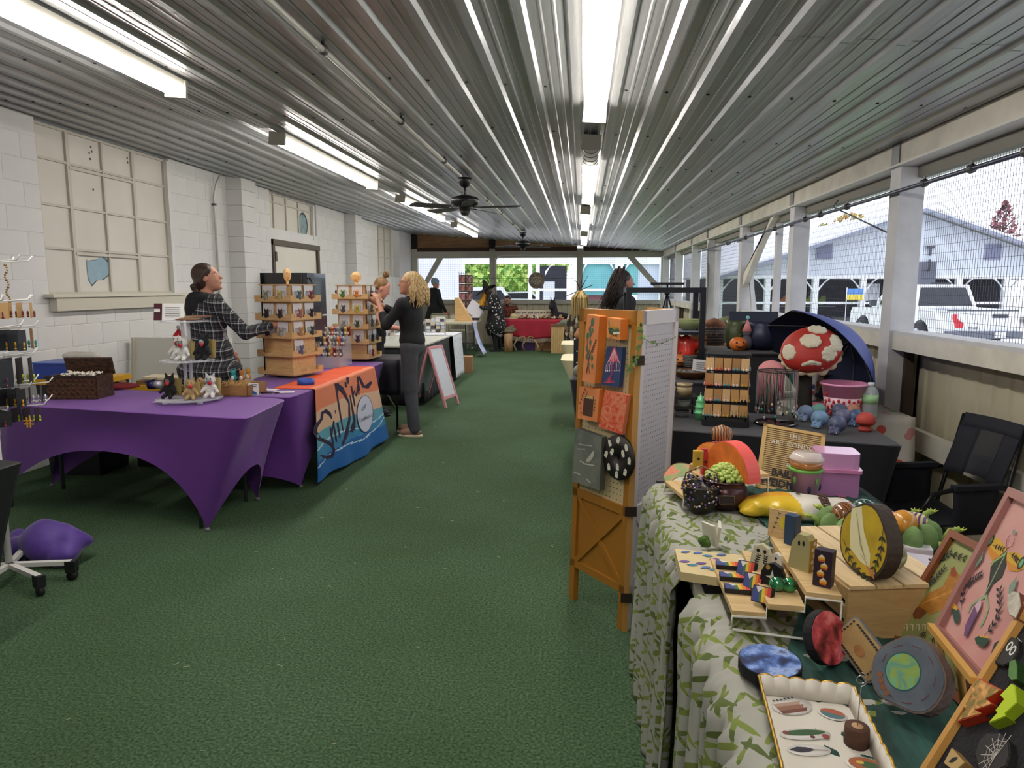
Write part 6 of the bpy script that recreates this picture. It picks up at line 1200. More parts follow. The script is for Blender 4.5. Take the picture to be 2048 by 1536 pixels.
canvas([(1200,636),(1226,641),(1226,682),(1199,676)],.042,M('D98A48',.6,var=.15,vs=20),OC,'small orange painting of stacked green books, top right on ochre screen leaf',fn=d2)
PKM=M('D2405E',.5); PKL=M('E88AA0',.5)
def d3(p):
    C=lambda l:[p.c(*q) for q in crp(l,1120,580,4.04)]
    p.poly(C([(378,470),(395,470),(432,600),(400,580),(375,590),(340,580)]),PKM)
    for k in range(9): x=325+k*14; p.stroke(C([(386,480),(386+(x-386)*.4,540),(x,610),(x-2,655)]),.0022,PKL if k%2 else M('F0E8EE',.5)); u,v=p.c(1120+(x-2)/4.04,580+657/4.04); p.disc(u,v,.0035,M('EDE6EA',.5),n=8)
    p.stroke(C([(380,600),(372,680),(345,755)]),.012,M('8A2E6A',.6))
    for k in range(9): p.stroke(C([(345,755),(310+k*11,700+abs(k-4)*12)]),.0025,PKM)
canvas([(1200,694),(1231,697),(1226,777),(1191,770)],.02,M('2A4068',.5,var=.1,vs=6),M('23386A',.5),'blue painting of a glowing pink mushroom in the middle of ochre screen leaf',fn=d3)
def d4(p):
    C=lambda l:[p.c(*q) for q in crp(l,1120,580,4.04)]
    p.poly(C([(155,850),(232,865),(225,1030),(145,1010)]),M('4A2E22',.6)); p.poly(C([(155,850),(225,862),(225,885),(155,872)]),M('C9A86A',.6)); p.sprig(C([(140,1040),(125,900),(160,810)]),.011,BRN,7); p.sprig(C([(150,900),(180,830)]),.009,BRN,4); p.sprig(C([(235,1010),(245,900)]),.01,M('4E5E2E',.6),4)
canvas([(1149,773),(1188,780),(1184,845),(1146,836)],.035,OCS,OC,'orange painting of a brown book among twigs, lower left on ochre screen leaf',fn=d4)
canvas([(1199,781),(1244,793),(1234,871),(1187,854)],.02,ramp_noise([(.35,'C8402E'),(.5,'D96A48'),(.62,'D98A68')],22,.6,5,2),M('D9805A',.6),'mottled coral red painting with no figure, lower right on ochre screen leaf')
def d5(p):
    C=lambda l:[p.c(*q) for q in crp(l,1120,900,4.04)]; Wm=M('B9B5A8',.6)
    for l in([(90,180),(110,185),(140,200)],[(135,90),(170,105)],[(190,235),(225,270)],[(185,90),(215,50),(235,20)],[(190,95),(225,70),(245,40)],[(160,110),(250,128)]): p.stroke(C(l),.006,Wm)
    p.poly(C([(190,92),(215,55),(238,10),(248,15),(240,60),(215,95)]),Wm)
    for l in([(120,-50),(160,-40),(230,-30)],[(110,-10),(175,-5)]): p.stroke(C(l),.004,Wm)
canvas([(1143,856),(1195,876),(1193,982),(1138,962)],.03,ramp_noise([(.35,'5E645E'),(.6,'75786E'),(.8,'6A5A54')],10,.5,4,1),M('4E504A',.6),'grey green canvas with pale bird and brush marks, lowest left on ochre screen leaf',fn=d5)
# round ghost-painted disc
o_=PLo+pn*.03; pt=Paint(o_,pu,pv); pt.n=pn; cu,cv=pxuv(pt,1228,917); O=o_+pu*cu+pv*cv; t=T('ghost_disc','round black wall disc painted with small white ghosts on ochre screen leaf','painting',O); rr=.098
m4=Matrix((pu,pv,pn)).transposed().to_4x4(); Bm(M('1C1614',.5)).xf(m4).lathe([(.016,-.008),(rr,-.008),(rr,.006),(.016,.006),(.016,-.008)],n=36).ob('disc',t)
GW=M('DAD6C8',.6)
for k in range(11):
    a=k*2*PI/8 if k<8 else (k-8)*2*PI/3+.6; r=.076 if k<8 else .042; x,y=r*math.cos(a),r*math.sin(a); aa=[0,.3,-.3,.5,-.4,.2,0,-.2,.3,-.5,.1][k]; ca,sa=math.cos(aa),math.sin(aa); pts=[(-.009,-.015),(-.004,-.011),(0,-.016),(.004,-.011),(.009,-.014),(.01,.006),(.006,.015),(0,.018),(-.006,.015),(-.01,.006)]
    pt=Paint((0,0,0),pu,pv,.0068); pt.n=pn; pt.poly([(x+p*ca-q*sa,y+p*sa+q*ca) for p,q in pts],GW); pt.disc(x-.003,y+.006,.0017,M('17171A',.6),n=6); pt.disc(x+.003,y+.006,.0017,M('17171A',.6),n=6); pt.ob('painted_ghost',t)
# ivy garland at hinge line
gl_=T('ivy_garland','thin green leafy garland looped over the top hinge of pegboard screen','garland',scr.location+Vector((LN,-.03,1.36))); b=Bm(M('5E7A3E',.7)); pts=[(.0,0,.0),(.01,-.005,-.08),(-.02,-.005,-.15),(-.05,.0,-.2)]; b.path(pts,.0018,4); pts2=[(.0,0,-.06),(.05,.06,-.09),(.10,.14,-.10),(.17,.27,-.085)]; b.path(pts2,.0015,4); b.ob('stem',gl_)
for k in range(26):
    P_=pts if k%3 else pts2; i=random.randrange(3); f_=random.random(); c=Vector(P_[i]).lerp(Vector(P_[i+1]),f_); a=random.uniform(0,6); q=Bm(M(random.choice(('5E7A3E','7A9A4A','4A6434')),.7)); u=Vector((math.cos(a),-.4,math.sin(a))).normalized(); w=u.cross(Vector((0,-1,0))).normalized(); l=.026 if P_ is pts else .014; q.hexa([tuple(c+p) for p in (V(0,0,0),u*l*.5-w*l*.25,u*l,u*l*.5+w*l*.25)]+[tuple(c+p+V(0,-.001,0)) for p in (V(0,0,0),u*l*.5-w*l*.25,u*l,u*l*.5+w*l*.25)]); q.ob('leaf',gl_)
# ================================================================ leaf-cloth table
LT=.742
t=T('long_table','long table under black cloth carrying the leaf patterned cloths','table',(.66,1.62,0)); 
Bm(M('B9B4A6',.6)).bb((-.36,-1.1,.70),(.40,1.10,.735)).ob('tabletop',t)
b=Bm(M('141417',.85)); b.sheet(lambda u,v:(-.34+.01*v,1.12-2.2*u,.741-.72*v),40,8,.003); b.sheet(lambda u,v:(-.36+.77*u,1.115+.03*math.sin(PI*v)+.01*math.sin(u*30)*v,.741-.72*v),20,8,.003); b.bb((-.34,-1.1,.736),(.41,1.12,.741)); b.sheet(lambda u,v:(.41,-1.1+2.2*u,.741-.7*v),12,4,.003); b.ob('black_cloth',t)
for x in(-.3,.34):
    for y in(-.95,.95): Bm(M('5A5A5E',.4,.5)).tube((x,y,0),(x,y,.7),.014).ob('leg',t)
LM=bpy.data.materials.new('leaf_print_cloth'); LM.use_nodes=True; nt=LM.node_tree; pb_=nt.nodes['Principled BSDF']; pb_.inputs['Roughness'].default_value=.8; L=nt.links.new
at=nt.nodes.new('ShaderNodeAttribute'); at.attribute_name='UVMap'
masks=[]
for k,(ang,sx,sy,thr) in enumerate(((.55,6.5,38,.235),(-.5,7,40,.225))):
    mp=nt.nodes.new('ShaderNodeMapping'); mp.inputs['Rotation'].default_value=(0,0,ang); mp.inputs['Location'].default_value=(k*3.3,k*1.7,0); L(at.outputs['Vector'],mp.inputs[0])
    m2=nt.nodes.new('ShaderNodeMapping'); m2.inputs['Scale'].default_value=(sx,sy,1); L(mp.outputs[0],m2.inputs[0]); v_=nt.nodes.new('ShaderNodeTexVoronoi'); v_.inputs['Scale'].default_value=1; v_.inputs['Randomness'].default_value=.9; v_.voronoi_dimensions='2D'; L(m2.outputs[0],v_.inputs['Vector'])
    g=nt.nodes.new('ShaderNodeMath'); g.operation='LESS_THAN'; g.inputs[1].default_value=thr; L(v_.outputs['Distance'],g.inputs[0]); masks.append((g,v_))
mxx=nt.nodes.new('ShaderNodeMath'); mxx.operation='MAXIMUM'; L(masks[0][0].outputs[0],mxx.inputs[0]); L(masks[1][0].outputs[0],mxx.inputs[1])
se=nt.nodes.new('ShaderNodeSeparateColor'); L(masks[0][1].outputs['Color'],se.inputs[0]); rr_=nt.nodes.new('ShaderNodeValToRGB'); rr_.color_ramp.elements[0].color=(*lin('4A5828'),1); rr_.color_ramp.elements[1].color=(*lin('7C8A3C'),1); L(se.outputs[0],rr_.inputs[0])
mx=nt.nodes.new('ShaderNodeMix'); mx.data_type='RGBA'; mx.inputs[6].default_value=(*lin('9E9D94'),1); L(mxx.outputs[0],mx.inputs[0]); L(rr_.outputs[0],mx.inputs[7]); L(mx.outputs[2],pb_.inputs['Base Color'])
def fold(y,amp,s):  return 1.6*amp*(math.sin(y*61+s)*.5+math.sin(y*97+1.7*s)*.35+math.sin(y*151+s*3)*.25+math.sin(y*29+s)*.5)
def leafcloth(y0,y1,xin,label,seed,near=False):
    o=Vector((.29,(y0+y1)/2,.4)); t=T('leaf_cloth',label,'tablecloth',o); nu=int((y1-y0)*150); nv=46; R_=.035; wt=xin-.27
    Lr=wt+R_*PI/2+.72; UV=[]
    def fn(u,v):
        y=y1+(y0-y1)*u; s=v*Lr; s_=s-wt
        g=fold(y+.06*math.sin(v*5+seed),1,seed)
        if s<wt: x=.27+R_+(wt-s)-.0; z=.7475+.007*abs(g)*min(1,(wt-s)*4+.35)+.004*math.sin(y*40+s*13)
        elif s_<R_*PI/2: a=s_/R_; x=.27+R_-R_*math.sin(a)-.004*abs(g); z=.7475-R_+R_*math.cos(a)+.006*abs(g)
        else:
            d=s_-R_*PI/2; x=.27-.002-.005*abs(g)-(.012+.022*min(1,d*1.6))*(.5+.5*math.sin(y*38+seed+2*math.sin(d*2)))-.02*d+.01*math.sin(y*80+d*6); z=.7475-R_-d
        yy=y+.012*math.sin(s*9+seed+y*4)
        if u<.001 or u>.999: pass
        return (x-o.x,yy-o.y,max(z,.006)-o.z)
    b=Bm(LM); b.sheet(fn,nu,nv,.0025); me=b.me('leaf_cloth_panel'); uvl=me.uv_layers.new(name='UVMap'); n1=(nu+1)*(nv+1)
    co=[((i//(nv+1))/nu*(y1-y0)*1.15,(i%(nv+1))/nv*Lr) for i in range(n1)]; 
    for lp in me.loops: i=lp.vertex_index%n1; uvl.data[lp.index].uv=co[i]
    link('cloth_panel',me,t); return t
leafcloth(1.79,2.68,.80,'far sage cloth printed with green leaves gathered over the long table',1.3)
leafcloth(.42,1.66,.72,'near sage cloth printed with green leaves hanging to carpet at photo bottom',4.1)
# dark green crinkled runner
RN=ramp_noise([(.3,'0F2A26'),(.55,'1E463E'),(.75,'2E5F52')],5,.85,6,1,mp=(6,1.6,1),rot=(0,0,.35),bump=.8)
o=Vector((.7,1.6,.76)); t=T('gauze_runner','dark green crinkled gauze runner lying along the leaf cloth table','table runner',o); b=Bm(RN)
def rf(u,v):
    y=2.62-2.1*u; xl=.46+.10*math.sin(u*5+.4)-.02*math.sin(u*23); x=xl+(1.03-xl)*v; w_=math.sin((x*1.3+y)*75+3*math.sin(x*7))*.0045+math.sin((x*.8-y)*48)*.003; return (x-o.x,y-o.y,.7605+abs(w_)-o.z)
b.sheet(rf,170,44,.002); b.ob('runner_cloth',t)
TB=.762
def wslice(label,c,r,th,rot,face,bark='5A4636',name='wood_slice',fn=None,cat='painted wood slice',irr=.04,sc=(1,1,1),facein=.93):
    """disc of wood, face along local +z, then rotated"""
    t=T(name,label,cat,c,rot=rot); n=30; ph=random.uniform(0,6); R_=[r*(1+irr*math.sin(3*a+ph)+irr*.6*math.sin(5*a+2*ph)) for a in [2*PI*i/n for i in range(n)]]
    pt=[(R_[i]*math.cos(2*PI*i/n)*sc[0],R_[i]*math.sin(2*PI*i/n)*sc[1]) for i in range(n)]
    b=Bm(M(bark,.85,bump=.5,bs=60)); b.prism(pt,-th/2,th/2,smooth=False); b.ob('bark_ring',t); b=Bm(face); b.prism([(x*facein,y*facein) for x,y in pt],th/2,th/2+.0015); b.ob('painted_face',t)
    if fn: p=Paint((0,0,th/2+.0016),(1,0,0),(0,1,0),.0004); fn(p); p.ob('painted_design',t)
    return t
def aim(nrm,up=(0,0,1)):
    z=Vector(nrm).normalized(); x=Vector(up).cross(z).normalized(); y=z.cross(x); return Matrix((x,y,z)).transposed().to_euler()
PLYW=grain('BE9C68','D8BC8C',(1,8,8),5,.55,bump=.04)
# far end group
wslice('oval wood slice painted green with coral flower at far left table corner',gz(1352,955,.79)+V(.03,0,0),.075,.02,aim((-.35,-.55,.75)),ramp_noise([(.35,'7A8A52'),(.5,'8A9A5E'),(.6,'D9785A'),(.75,'6E7E4A')],14,.5),'6E5A3E',sc=(1.1,.8,1))
wslice('oval wood slice painted with blue and teal feather strokes beside beaded pot',gz(1383,975,.785),.062,.016,aim((-.1,-.6,.75)),ramp_noise([(.3,'3A5A8A'),(.45,'CFC8B0'),(.55,'5A9A8A'),(.7,'A86A4A')],8,.5,4,3,mp=(1,5,1)),'7A5A3A',sc=(1.15,.8,1))
pt_=gz(1400,1022,TB); t=T('beaded_pot','small black pot overflowing with purple and bronze beads, left of cauldron','pot',pt_); Bm(M('1E1B18',.4)).lathe([(0,0),(.035,0),(.05,.02),(.058,.06),(.06,.085),(.064,.09),(.056,.092),(.05,.08)],n=20).ob('pot_body',t); Bm(M('8A6A4A',.4,.4)).path([(-.058,0,.085),(-.05,0,.13),(0,0,.155),(.05,0,.13),(.058,0,.085)],.003,6).ob('bail_handle',t)
bd=Bm(M('7A6A9A',.2,.4)); 
for k in range(230):
    a=random.uniform(0,6.28); z=random.uniform(.03,.12); r=.06*min(1,(.16-z)/.06)*random.uniform(.9,1.05) if z>.07 else .06; 
    if z<.07 and not(3.6<a<5.6): continue
    bd.mat(M(random.choice(('7A6AA8','5A4A8A','8A6A4A','C9A27A','D9D0E0','3A2A3A')),.2,.4)); bd.ball((r*math.cos(a),r*math.sin(a),z),.0042,5)
tag(bd.ob('beads',t),kind='stuff')
cz_=gz(1448,1014,TB); t=T('cauldron','bronze toned cauldron heaped with tiny green skull beads on the leaf cloth table','cauldron',cz_); Bm(M('4A2E30',.28,.5)).lathe([(0,0),(.04,.0),(.066,.02),(.076,.05),(.07,.075),(.062,.085),(.07,.095),(.075,.1),(.066,.102),(.056,.09)],n=28).ob('cauldron_body',t)
Bm(M('2A1A1C',.5)).box((-.01,-.0735,.048),(.05,.008,.028)).ob('label_plate',t); Bm(M('9A8A6A',.4,.5)).path([(-.035,-.078,.062),(.015,-.078,.062),(.018,-.078,.036),(-.03,-.078,.034)],.0015,5,closed=True).ob('plate_edge',t)
g0=None
for k in range(95):
    a=k*2.399; rr=.062*math.sqrt((k+.5)/95); z=.098+.045*(1-(rr/.066)**2)+random.uniform(-.004,.004); q=T('skull_bead','tiny lime green skull bead heaped in the bronze cauldron','bead',cz_+V(rr*math.cos(a),rr*math.sin(a),z),random.uniform(0,6),group='green skull beads in the cauldron')
    if g0 is None:
        g0=q; link('bead_body',blob([('e',(0,0,.003),(.0085,.009,.008),.002),('e',(0,-.004,-.005),(.005,.005,.005),.003)],.0016,M('A9BC5E',.35)),q); e_=Bm(M('5A6A2A',.6)); [e_.ball((s*.003,-.0085,.002),.002,5) for s in(-1,1)]; e_.ob('eye_sockets',q); g0k=kids(q)
    else:
        for ch in g0k: c=ch.copy(); COL.objects.link(c); c.parent=q
# wooden riser stand with white legs (rear) and its goods
def wood_riser(label,base,rz,steps,w,dep,leg=WHITEP):
    """steps: list of (y offset, height) boards of width w (local x), depth dep"""
    t=T('tiered_riser',label,'display stand',base,rz)
    for i,(y,h) in enumerate(steps): Bm(PLYW).rbox((0,y,h+.006),(w,dep,.012),.004).ob('shelf_board',t)
    for s in(-1,1):
        x=s*(w/2-.004); P_=[(x,steps[0][0]-dep/2,.004),(x,steps[0][0]-dep/2,steps[0][1])]
        for i,(y,h) in enumerate(steps): P_+=[(x,y+dep/2,h-.002)]+([(x,y+dep/2,steps[i+1][1])] if i+1<len(steps) else [(x,y+dep/2,.004)])
        q=Bm(leg); q.path(P_,.0035,6); q.tube((x,steps[0][0]-dep/2,.004),(x,steps[-1][0]+dep/2,.004),.0035,n=6); q.ob('wire_leg',t)
    return t
rb=gz(1500,1004,TB)+V(-.10,.03,0); wood_riser('three-step wood riser with white wire legs behind the bronze cauldron',rb,math.radians(-78),[(-.12,.03),(-.02,.065),(.085,.1)],.20,.09)
def standdisc(label,px,py,zb,r,th,nrm,face,rim,half=False,fn=None,cat='painted disc',name='painted_disc'):
    c=gz(px,py,zb)+V(0,0,r); t=wslice(label,c,r,th,aim(nrm),face,rim,name,fn,cat,irr=.0,facein=.97); return t
c=gz(1462,950,TB+.10); hm_=aim((-.90,-.43,0)); t=T('half_moon_arch','big coral and orange half moon arch standing on the rear wood riser','painted disc',c,rot=hm_); A_=[(.118*math.cos(PI*k/20),.118*math.sin(PI*k/20)) for k in range(21)]; Bm(M('E8605A',.5)).prism(A_,-.028,.022).ob('coral_rim',t); Bm(M('D9702A',.5,var=.18,vs=30)).prism([(x*.97,y*.97+.001) for x,y in A_],.022,.0235).ob('orange_face',t)
standdisc('orange disc painted with black tree and ghosts leaning before the rear riser',1420,945,TB+.045,.058,.03,(-.45,-.85,.2),ramp_noise([(.3,'1A1614'),(.42,'D9782A'),(.6,'E8A24A')],16,.4),'D9602A')
standdisc('pink rimmed disc behind the orange tree painted disc',1432,942,TB+.05,.056,.024,(-.6,-.75,.2),M('5A3A5A',.5),'D98A8A')
q_=gz(1452,905,.86); c=gy(1455,908,2.52); wslice('cream log round with white faceted bark on rear riser',c,.036,.055,aim((-.8,-.58,0)),M('C9B48A',.7,var=.1,vs=30),'D6D2C8',irr=.05,name='log_round')
c=gy(1444,868,2.55); t=T('carved_mushroom','brown striped mushroom carving standing behind the coral arch','ornament',c-V(0,0,.05)); Bm(ramp_noise([(.4,'4A2A1A'),(.55,'A8744A')],34,.5,2,3,kind='bands')).lathe([(.0,.025),(.034,.03),(.038,.05),(.032,.072),(0,.085)],n=18).ob('cap',t); Bm(M('3A2A22',.7)).lathe([(.015,-.08),(.014,.03)],n=10).ob('stem',t)
for k,(px,py,w,h,c,l) in enumerate(((1396,918,.035,.06,'C9A23A','yellow and green painted block at the left of the rear riser'),(1408,925,.018,.1,'C03A4A','tall crimson painted block in front of the rear riser'),(1428,960,.02,.085,'C03A4A','crimson leaning block with a dark dot beside green beads'),(1448,902,.04,.035,'D9B878','plain small wooden block behind orange tree disc'),(1386,946,.03,.07,'C9A878','bare wood block at left end of rear riser'))):
    p=gy(px,py,2.46+.03*k); t=T('painted_block',l,'block',V(p.x,p.y,p.z-h/2),.3*k); Bm(M(c,.5,var=.15,vs=30)).rbox((0,0,h/2),(w,.02,h),.003).ob('block_body',t); Bm(PLYW).box((0,.011,h/2),(w*.9,.003,h*.95)).ob('bare_back',t); Bm(M('2A1A1A',.6)).ball((0,-.0105,h*.55),(.005,.002,.005),6).ob('painted_dot',t)
# letter board sign
def quad3(px,Ys): return [gy(x,y,Y) for (x,y),Y in zip(px,Ys)]
TL,TR,BL,BR=quad3([(1544,851),(1668,873),(1510,975),(1632,1003)],[2.72,2.68,2.60,2.56]); u=(TR-TL).normalized(); v=(TL-BL).normalized(); n=u.cross(v); Wd=(TR-TL).length; Hh=(TL-BL).length; v=n.cross(u)
t=T('letter_board','tan grooved letter board sign leaning behind the iced drink cup','sign',BL,rot=Matrix((u,v,n)).transposed().to_euler()); FELT=M('B99A5E',.9,bump=.3,bs=80)
Bm(FELT).bb((0,0,-.008),(Wd,Hh,-.002)).ob('felt_panel',t); q=Bm(M('B89E6C',.7)); ng=30
for k in range(ng): q.bb((.014,.012+(Hh-.024)*k/ng,-.002),(Wd-.014,.012+(Hh-.024)*(k+.62)/ng,.0012))
q.ob('felt_ridges',t,kind='stuff'); Bm(M('765E34',.9)).bb((.012,.01,-.0035),(Wd-.012,Hh-.01,-.0018)).ob('groove_back',t)
q=Bm(M('C6A468',.5)); [q.bb(a,c) for a,c in(((0,0,-.01),(Wd,.012,.004)),((0,Hh-.012,-.01),(Wd,Hh,.004)),((0,0,-.01),(.014,Hh,.004)),((Wd-.014,0,-.01),(Wd,Hh,.004)))]; q.ob('frame',t)
WL=M('DCD6C8',.4); BKL=M('1E1A16',.5)
for s_,y,sz,m_,x in(('THE',.875,.024,WL,.52),('ART CONDO',.74,.024,WL,.5),('BY',.42,.022,WL,.5)): put_text(s_,(Wd*x,Hh*y,.002),(1,0,0),(0,1,0),sz,m_,t,.001,spacing=1.1)
for s_,y,x in(('BAIL',.28,.38),('WEIDN',.125,.33)): put_text(s_,(Wd*x,Hh*y,.002),(1,0,0),(0,1,0),.036,BKL,t,.0012,bold=.0012)
Bm(PLYD).box((Wd*.5,.03,-.05),(.02,.12,.01)).ob('easel_foot',t)
# iced drink, pink case, snack bag
cp=gz(1608,1003,TB); t=T('iced_drink_cup','clear lidded iced coffee cup in a pink printed sleeve before the letter board','cup',cp); hz=(gy(1608,905,cp.y).z-cp.z)
Bm(M('C08AA8',.5,sheen=.2)).lathe([(0,0),(.038,0),(.052,hz*.66),(.054,hz*.66)],n=24).ob('sleeve',t); Bm(M('6AB04A',.5)).lathe([(.053,hz*.64),(.0565,hz*.655),(.056,hz*.70),(.053,hz*.70)],n=24).ob('green_band',t); Bm(M('B5753E',.25,coat=.4)).lathe([(.051,hz*.70),(.0535,hz*.84),(0,hz*.845)],n=24).ob('coffee',t); Bm(M('E2D9D4',.1,alpha=.6)).lathe([(.0535,hz*.84),(.058,hz*.88),(.058,hz*.9),(.05,hz*.95),(.045,hz),(0,hz)],n=24).ob('lid',t)
for k in range(9): 
    q=B(); a=-PI/2+(k-4)*.5; z=hz*(.14+.17*(k%3)); m_=M(('4E7A3A','2A2A4A','6A9A4A')[k%3],.6); q.mat(m_); r=.0395+.0145*z/(hz*.66)+.0012; q.ball((r*math.cos(a),r*math.sin(a),z),(.006,.003,.014),6); q.ob('leaf_print',t)
pk=gz(1672,988,TB)+V(0,.03,0); t=T('pink_case','translucent pink plastic case with hinged lid right of letter board','case',pk,math.radians(-8)); PKC=M('C98ABF',.2,alpha=.82,coat=.4)
Bm(PKC).rbox((0,0,.045),(.15,.13,.09),.015).ob('case_body',t); Bm(M('D9A0CF',.2,alpha=.9,coat=.4)).rbox((0,0,.125),(.145,.125,.06),.02).ob('lid',t); Bm(M('D98AB8',.25,coat=.4)).rbox((0,0,.093),(.162,.142,.012),.016).ob('rim',t); Bm(M('5A4A6A',.6)).rbox((0,0,.03),(.12,.1,.045),.02).ob('contents',t)
bc=gz(1600,1032,TB); ang=math.radians(-7); t=T('snack_bag','crumpled yellow and white snack bag lying in front of iced drink cup','snack bag',bc,ang); WB=.20
bm_=[M('D99A22',.3,bump=.5,bs=30,var=.2,vs=20),M('D9D3C6',.3,bump=.4,bs=25),M('E0A860',.35,bump=.3,bs=30),M('D9B52E',.3,bump=.5,bs=30)]
pr=[('e',(0,.0,.028),(.175,.085,.04),.03)]+[('e',(random.uniform(-.15,.15),random.uniform(-.06,.05),random.uniform(.03,.045)),(.03,.03,.02),.02) for _ in range(16)]+[('e',(s*.165,y,.02),(.03,.02,.012),.03) for s in(-1,1) for y in(-.05,0,.05)]
link('bag_body',blob(pr,.006,bm_,matfn=lambda c:(3 if c[1]<-.01 else 0) if c[0]<-.03-.3*c[1] else (2 if c[0]>.14 else 1)),t)
put_text('KED',(.062,-.034,.0665),(.08,-1,-.32),(1,.08,0),.036,M('4A3226',.5),t,.002,bold=.002); put_text('E',(.12,.0,.074),(.15,-1,-.1),(1,.15,0),.03,M('A83A5A',.5),t,.001); put_text('III',(-.01,.0,.074),(.15,-1,-.1),(1,.15,0),.018,M('6A5A4A',.5),t,.001)
# cactus shaped tray with painted eggs and creatures
ct=gz(1765,1098,TB)+V(0,.05,.0); t=T('cactus_tray','green prickly cactus shaped basket tray holding small painted figures','tray',ct,math.radians(-18)); CG=M('6E8A52',.8,bump=.4,bs=60,var=.2,vs=20); pr=[]
for k in range(14):
    a=2*PI*k/14; pr.append(('e',(.135*math.cos(a),.085*math.sin(a),.045),(.032,.022,.04),.01,Euler((0,0,a))))
pr.append(('e',(0,0,.012),(.13,.085,.012),.02)); link('tray_body',blob(pr,.006,CG),t)
for k,(x,y,h) in enumerate(((.12,.06,.12),(.165,-.03,.10),(.09,.09,.10),(-.15,-.03,.085),(.15,-.07,.06),(-.13,.05,.09))):
    q=Bm(M('8AA04E',.8)); h*=.72; q.path([(x,y,.04),(x*1.08,y*1.06,h),(x*1.22,y*1.15,h+.008)],[.010,.009,.008],7); q.ob('cactus_arm',t); q=Bm(M('B9BE4A',.8)); [q.tube((x*1.22,y*1.15,h+.004),(x*1.22+.015*math.cos(a),y*1.15+.015*math.sin(a),h+.012),.004,.001,5) for a in [2*PI*i/7 for i in range(7)]]; q.ob('bloom',t)
EG=[((-.085,-.01),.036,ramp_noise([(.4,'5A2E1A'),(.55,'C99A5A'),(.7,'7A4A2A')],30,.25,3,2,kind='bands',coat=.5),'brown marbled egg at left end of the cactus tray'),((-.03,.045),.036,ramp_noise([(.45,'1E3A3E'),(.52,'8AB09A')],24,.25,coat=.5),'pale green egg with dark blotches standing highest in the cactus tray'),((-.02,.0),.032,ramp_noise([(.0,'E0B83A'),(.13,'D9A52A'),(.16,'14141C')],38,.3,kind='voronoi'),'black egg with yellow stars in the cactus tray middle'),((.03,-.005),.028,M('D95A9A',.25,coat=.5),'bright pink egg beside starry black egg in cactus tray'),((.065,-.03),.036,M('C98A2A',.35,var=.25,vs=30,coat=.3),'golden orange egg at the front of the cactus tray'),((.1,.01),.028,ramp_noise([(.4,'5A3A7A'),(.55,'D9C98A')],26,.3,2,2,kind='bands'),'purple and cream striped egg right in cactus tray'),((-.05,-.045),.026,M('A9AE5A',.5,var=.15,vs=30),'olive round shell beside brown marbled egg'),((.02,-.05),.026,ramp_noise([(.4,'C98AA8'),(.6,'8AA8C9')],20,.3),'pink and blue pastel egg behind the bird slice')]
for (x,y),r,m_,l in EG:
    p=ct+Matrix.Rotation(math.radians(-18),3,'Z')@V(x,y,.055+r*.7); q=T('painted_egg',l,'egg',p,random.uniform(0,3),group='painted eggs in the cactus tray'); Bm(m_).ball((0,0,0),(r*1.15,r,r*.95),16).ob('egg_body',q); Bm(M('1A1614',.3)).ball((r*.9,-r*.45,r*.25),r*.12,6).ob('painted_eye',q)
# papers, notebooks
def stack(label,c,rz,lay,name='paper_stack',cat='papers'):
    t=T(name,label,cat,c,rz); z=0
    for (w,d,h,col,dx,dr) in lay: Bm(M(col,.6)).box((dx,0,z+h/2),(w,d,h),(0,0,dr)).ob('layer',t); z+=h
    return t
stack('white sheets over a teal edged cloth beside the wooden crate',gz(1685,1078,.80)+V(0,.0,-.04),-.5,[(.15,.12,.03,'8A8078',0,0),(.15,.11,.004,'7FB8B8',.005,.05),(.13,.1,.004,'E2DEE6',-.005,-.05)])
stack('two pink and white checked notebooks behind the bird slice',gz(1815,1112,TB)+V(.0,.03,0),-.3,[(.12,.1,.012,'C9A8A8',0,0),(.12,.1,.004,'8A6A6A',0,0),(.12,.1,.012,'D9C9CC',.004,.05),(.12,.1,.004,'E9E2E6',.004,.05)],'notebook_stack','notebooks')
stack('folded lilac grey fabric behind the crate below the checked notebooks',gz(1850,1150,TB)+V(.02,.03,0),-.4,[(.14,.12,.012,'B0A9B8',0,0),(.13,.11,.012,'C4BECB',.004,.1)],'folded_fabric','fabric')
# wooden crate: local frame from measured corners
C0=V(.563,1.456,TB); CX_=V(.673,1.478,TB)-C0; cr=T('wooden_crate','pale wooden slatted crate upside down holding the yellow bird wood slice','crate',C0,math.atan2(CX_.y,CX_.x)-.03); PL1=grain('C8AC7E','DEC69C',(8,1,8),5,.5,bump=.04); PL2_=grain('AE8C5A','C4A474',(1,8,8),5,.5,bump=.04)
CW,CD,CHt=.235,.36,.112
Bm(PL2_).bb((0,0,0),(CW,.01,CHt)).ob('end_panel',cr); Bm(PL2_).bb((0,CD-.01,0),(CW,CD,CHt)).ob('end_panel',cr)
for x in(0,CW-.008):
    for z in(.0,.042,.084): Bm(PL2_).bb((x,.01,z),(x+.008,CD-.01,z+.028)).ob('side_slat',cr)
for k in range(4): Bm(PL1).bb((.002+k*.059,-.004,CHt),(.055+k*.059,CD+.004,CHt+.008)).ob('top_slat',cr)
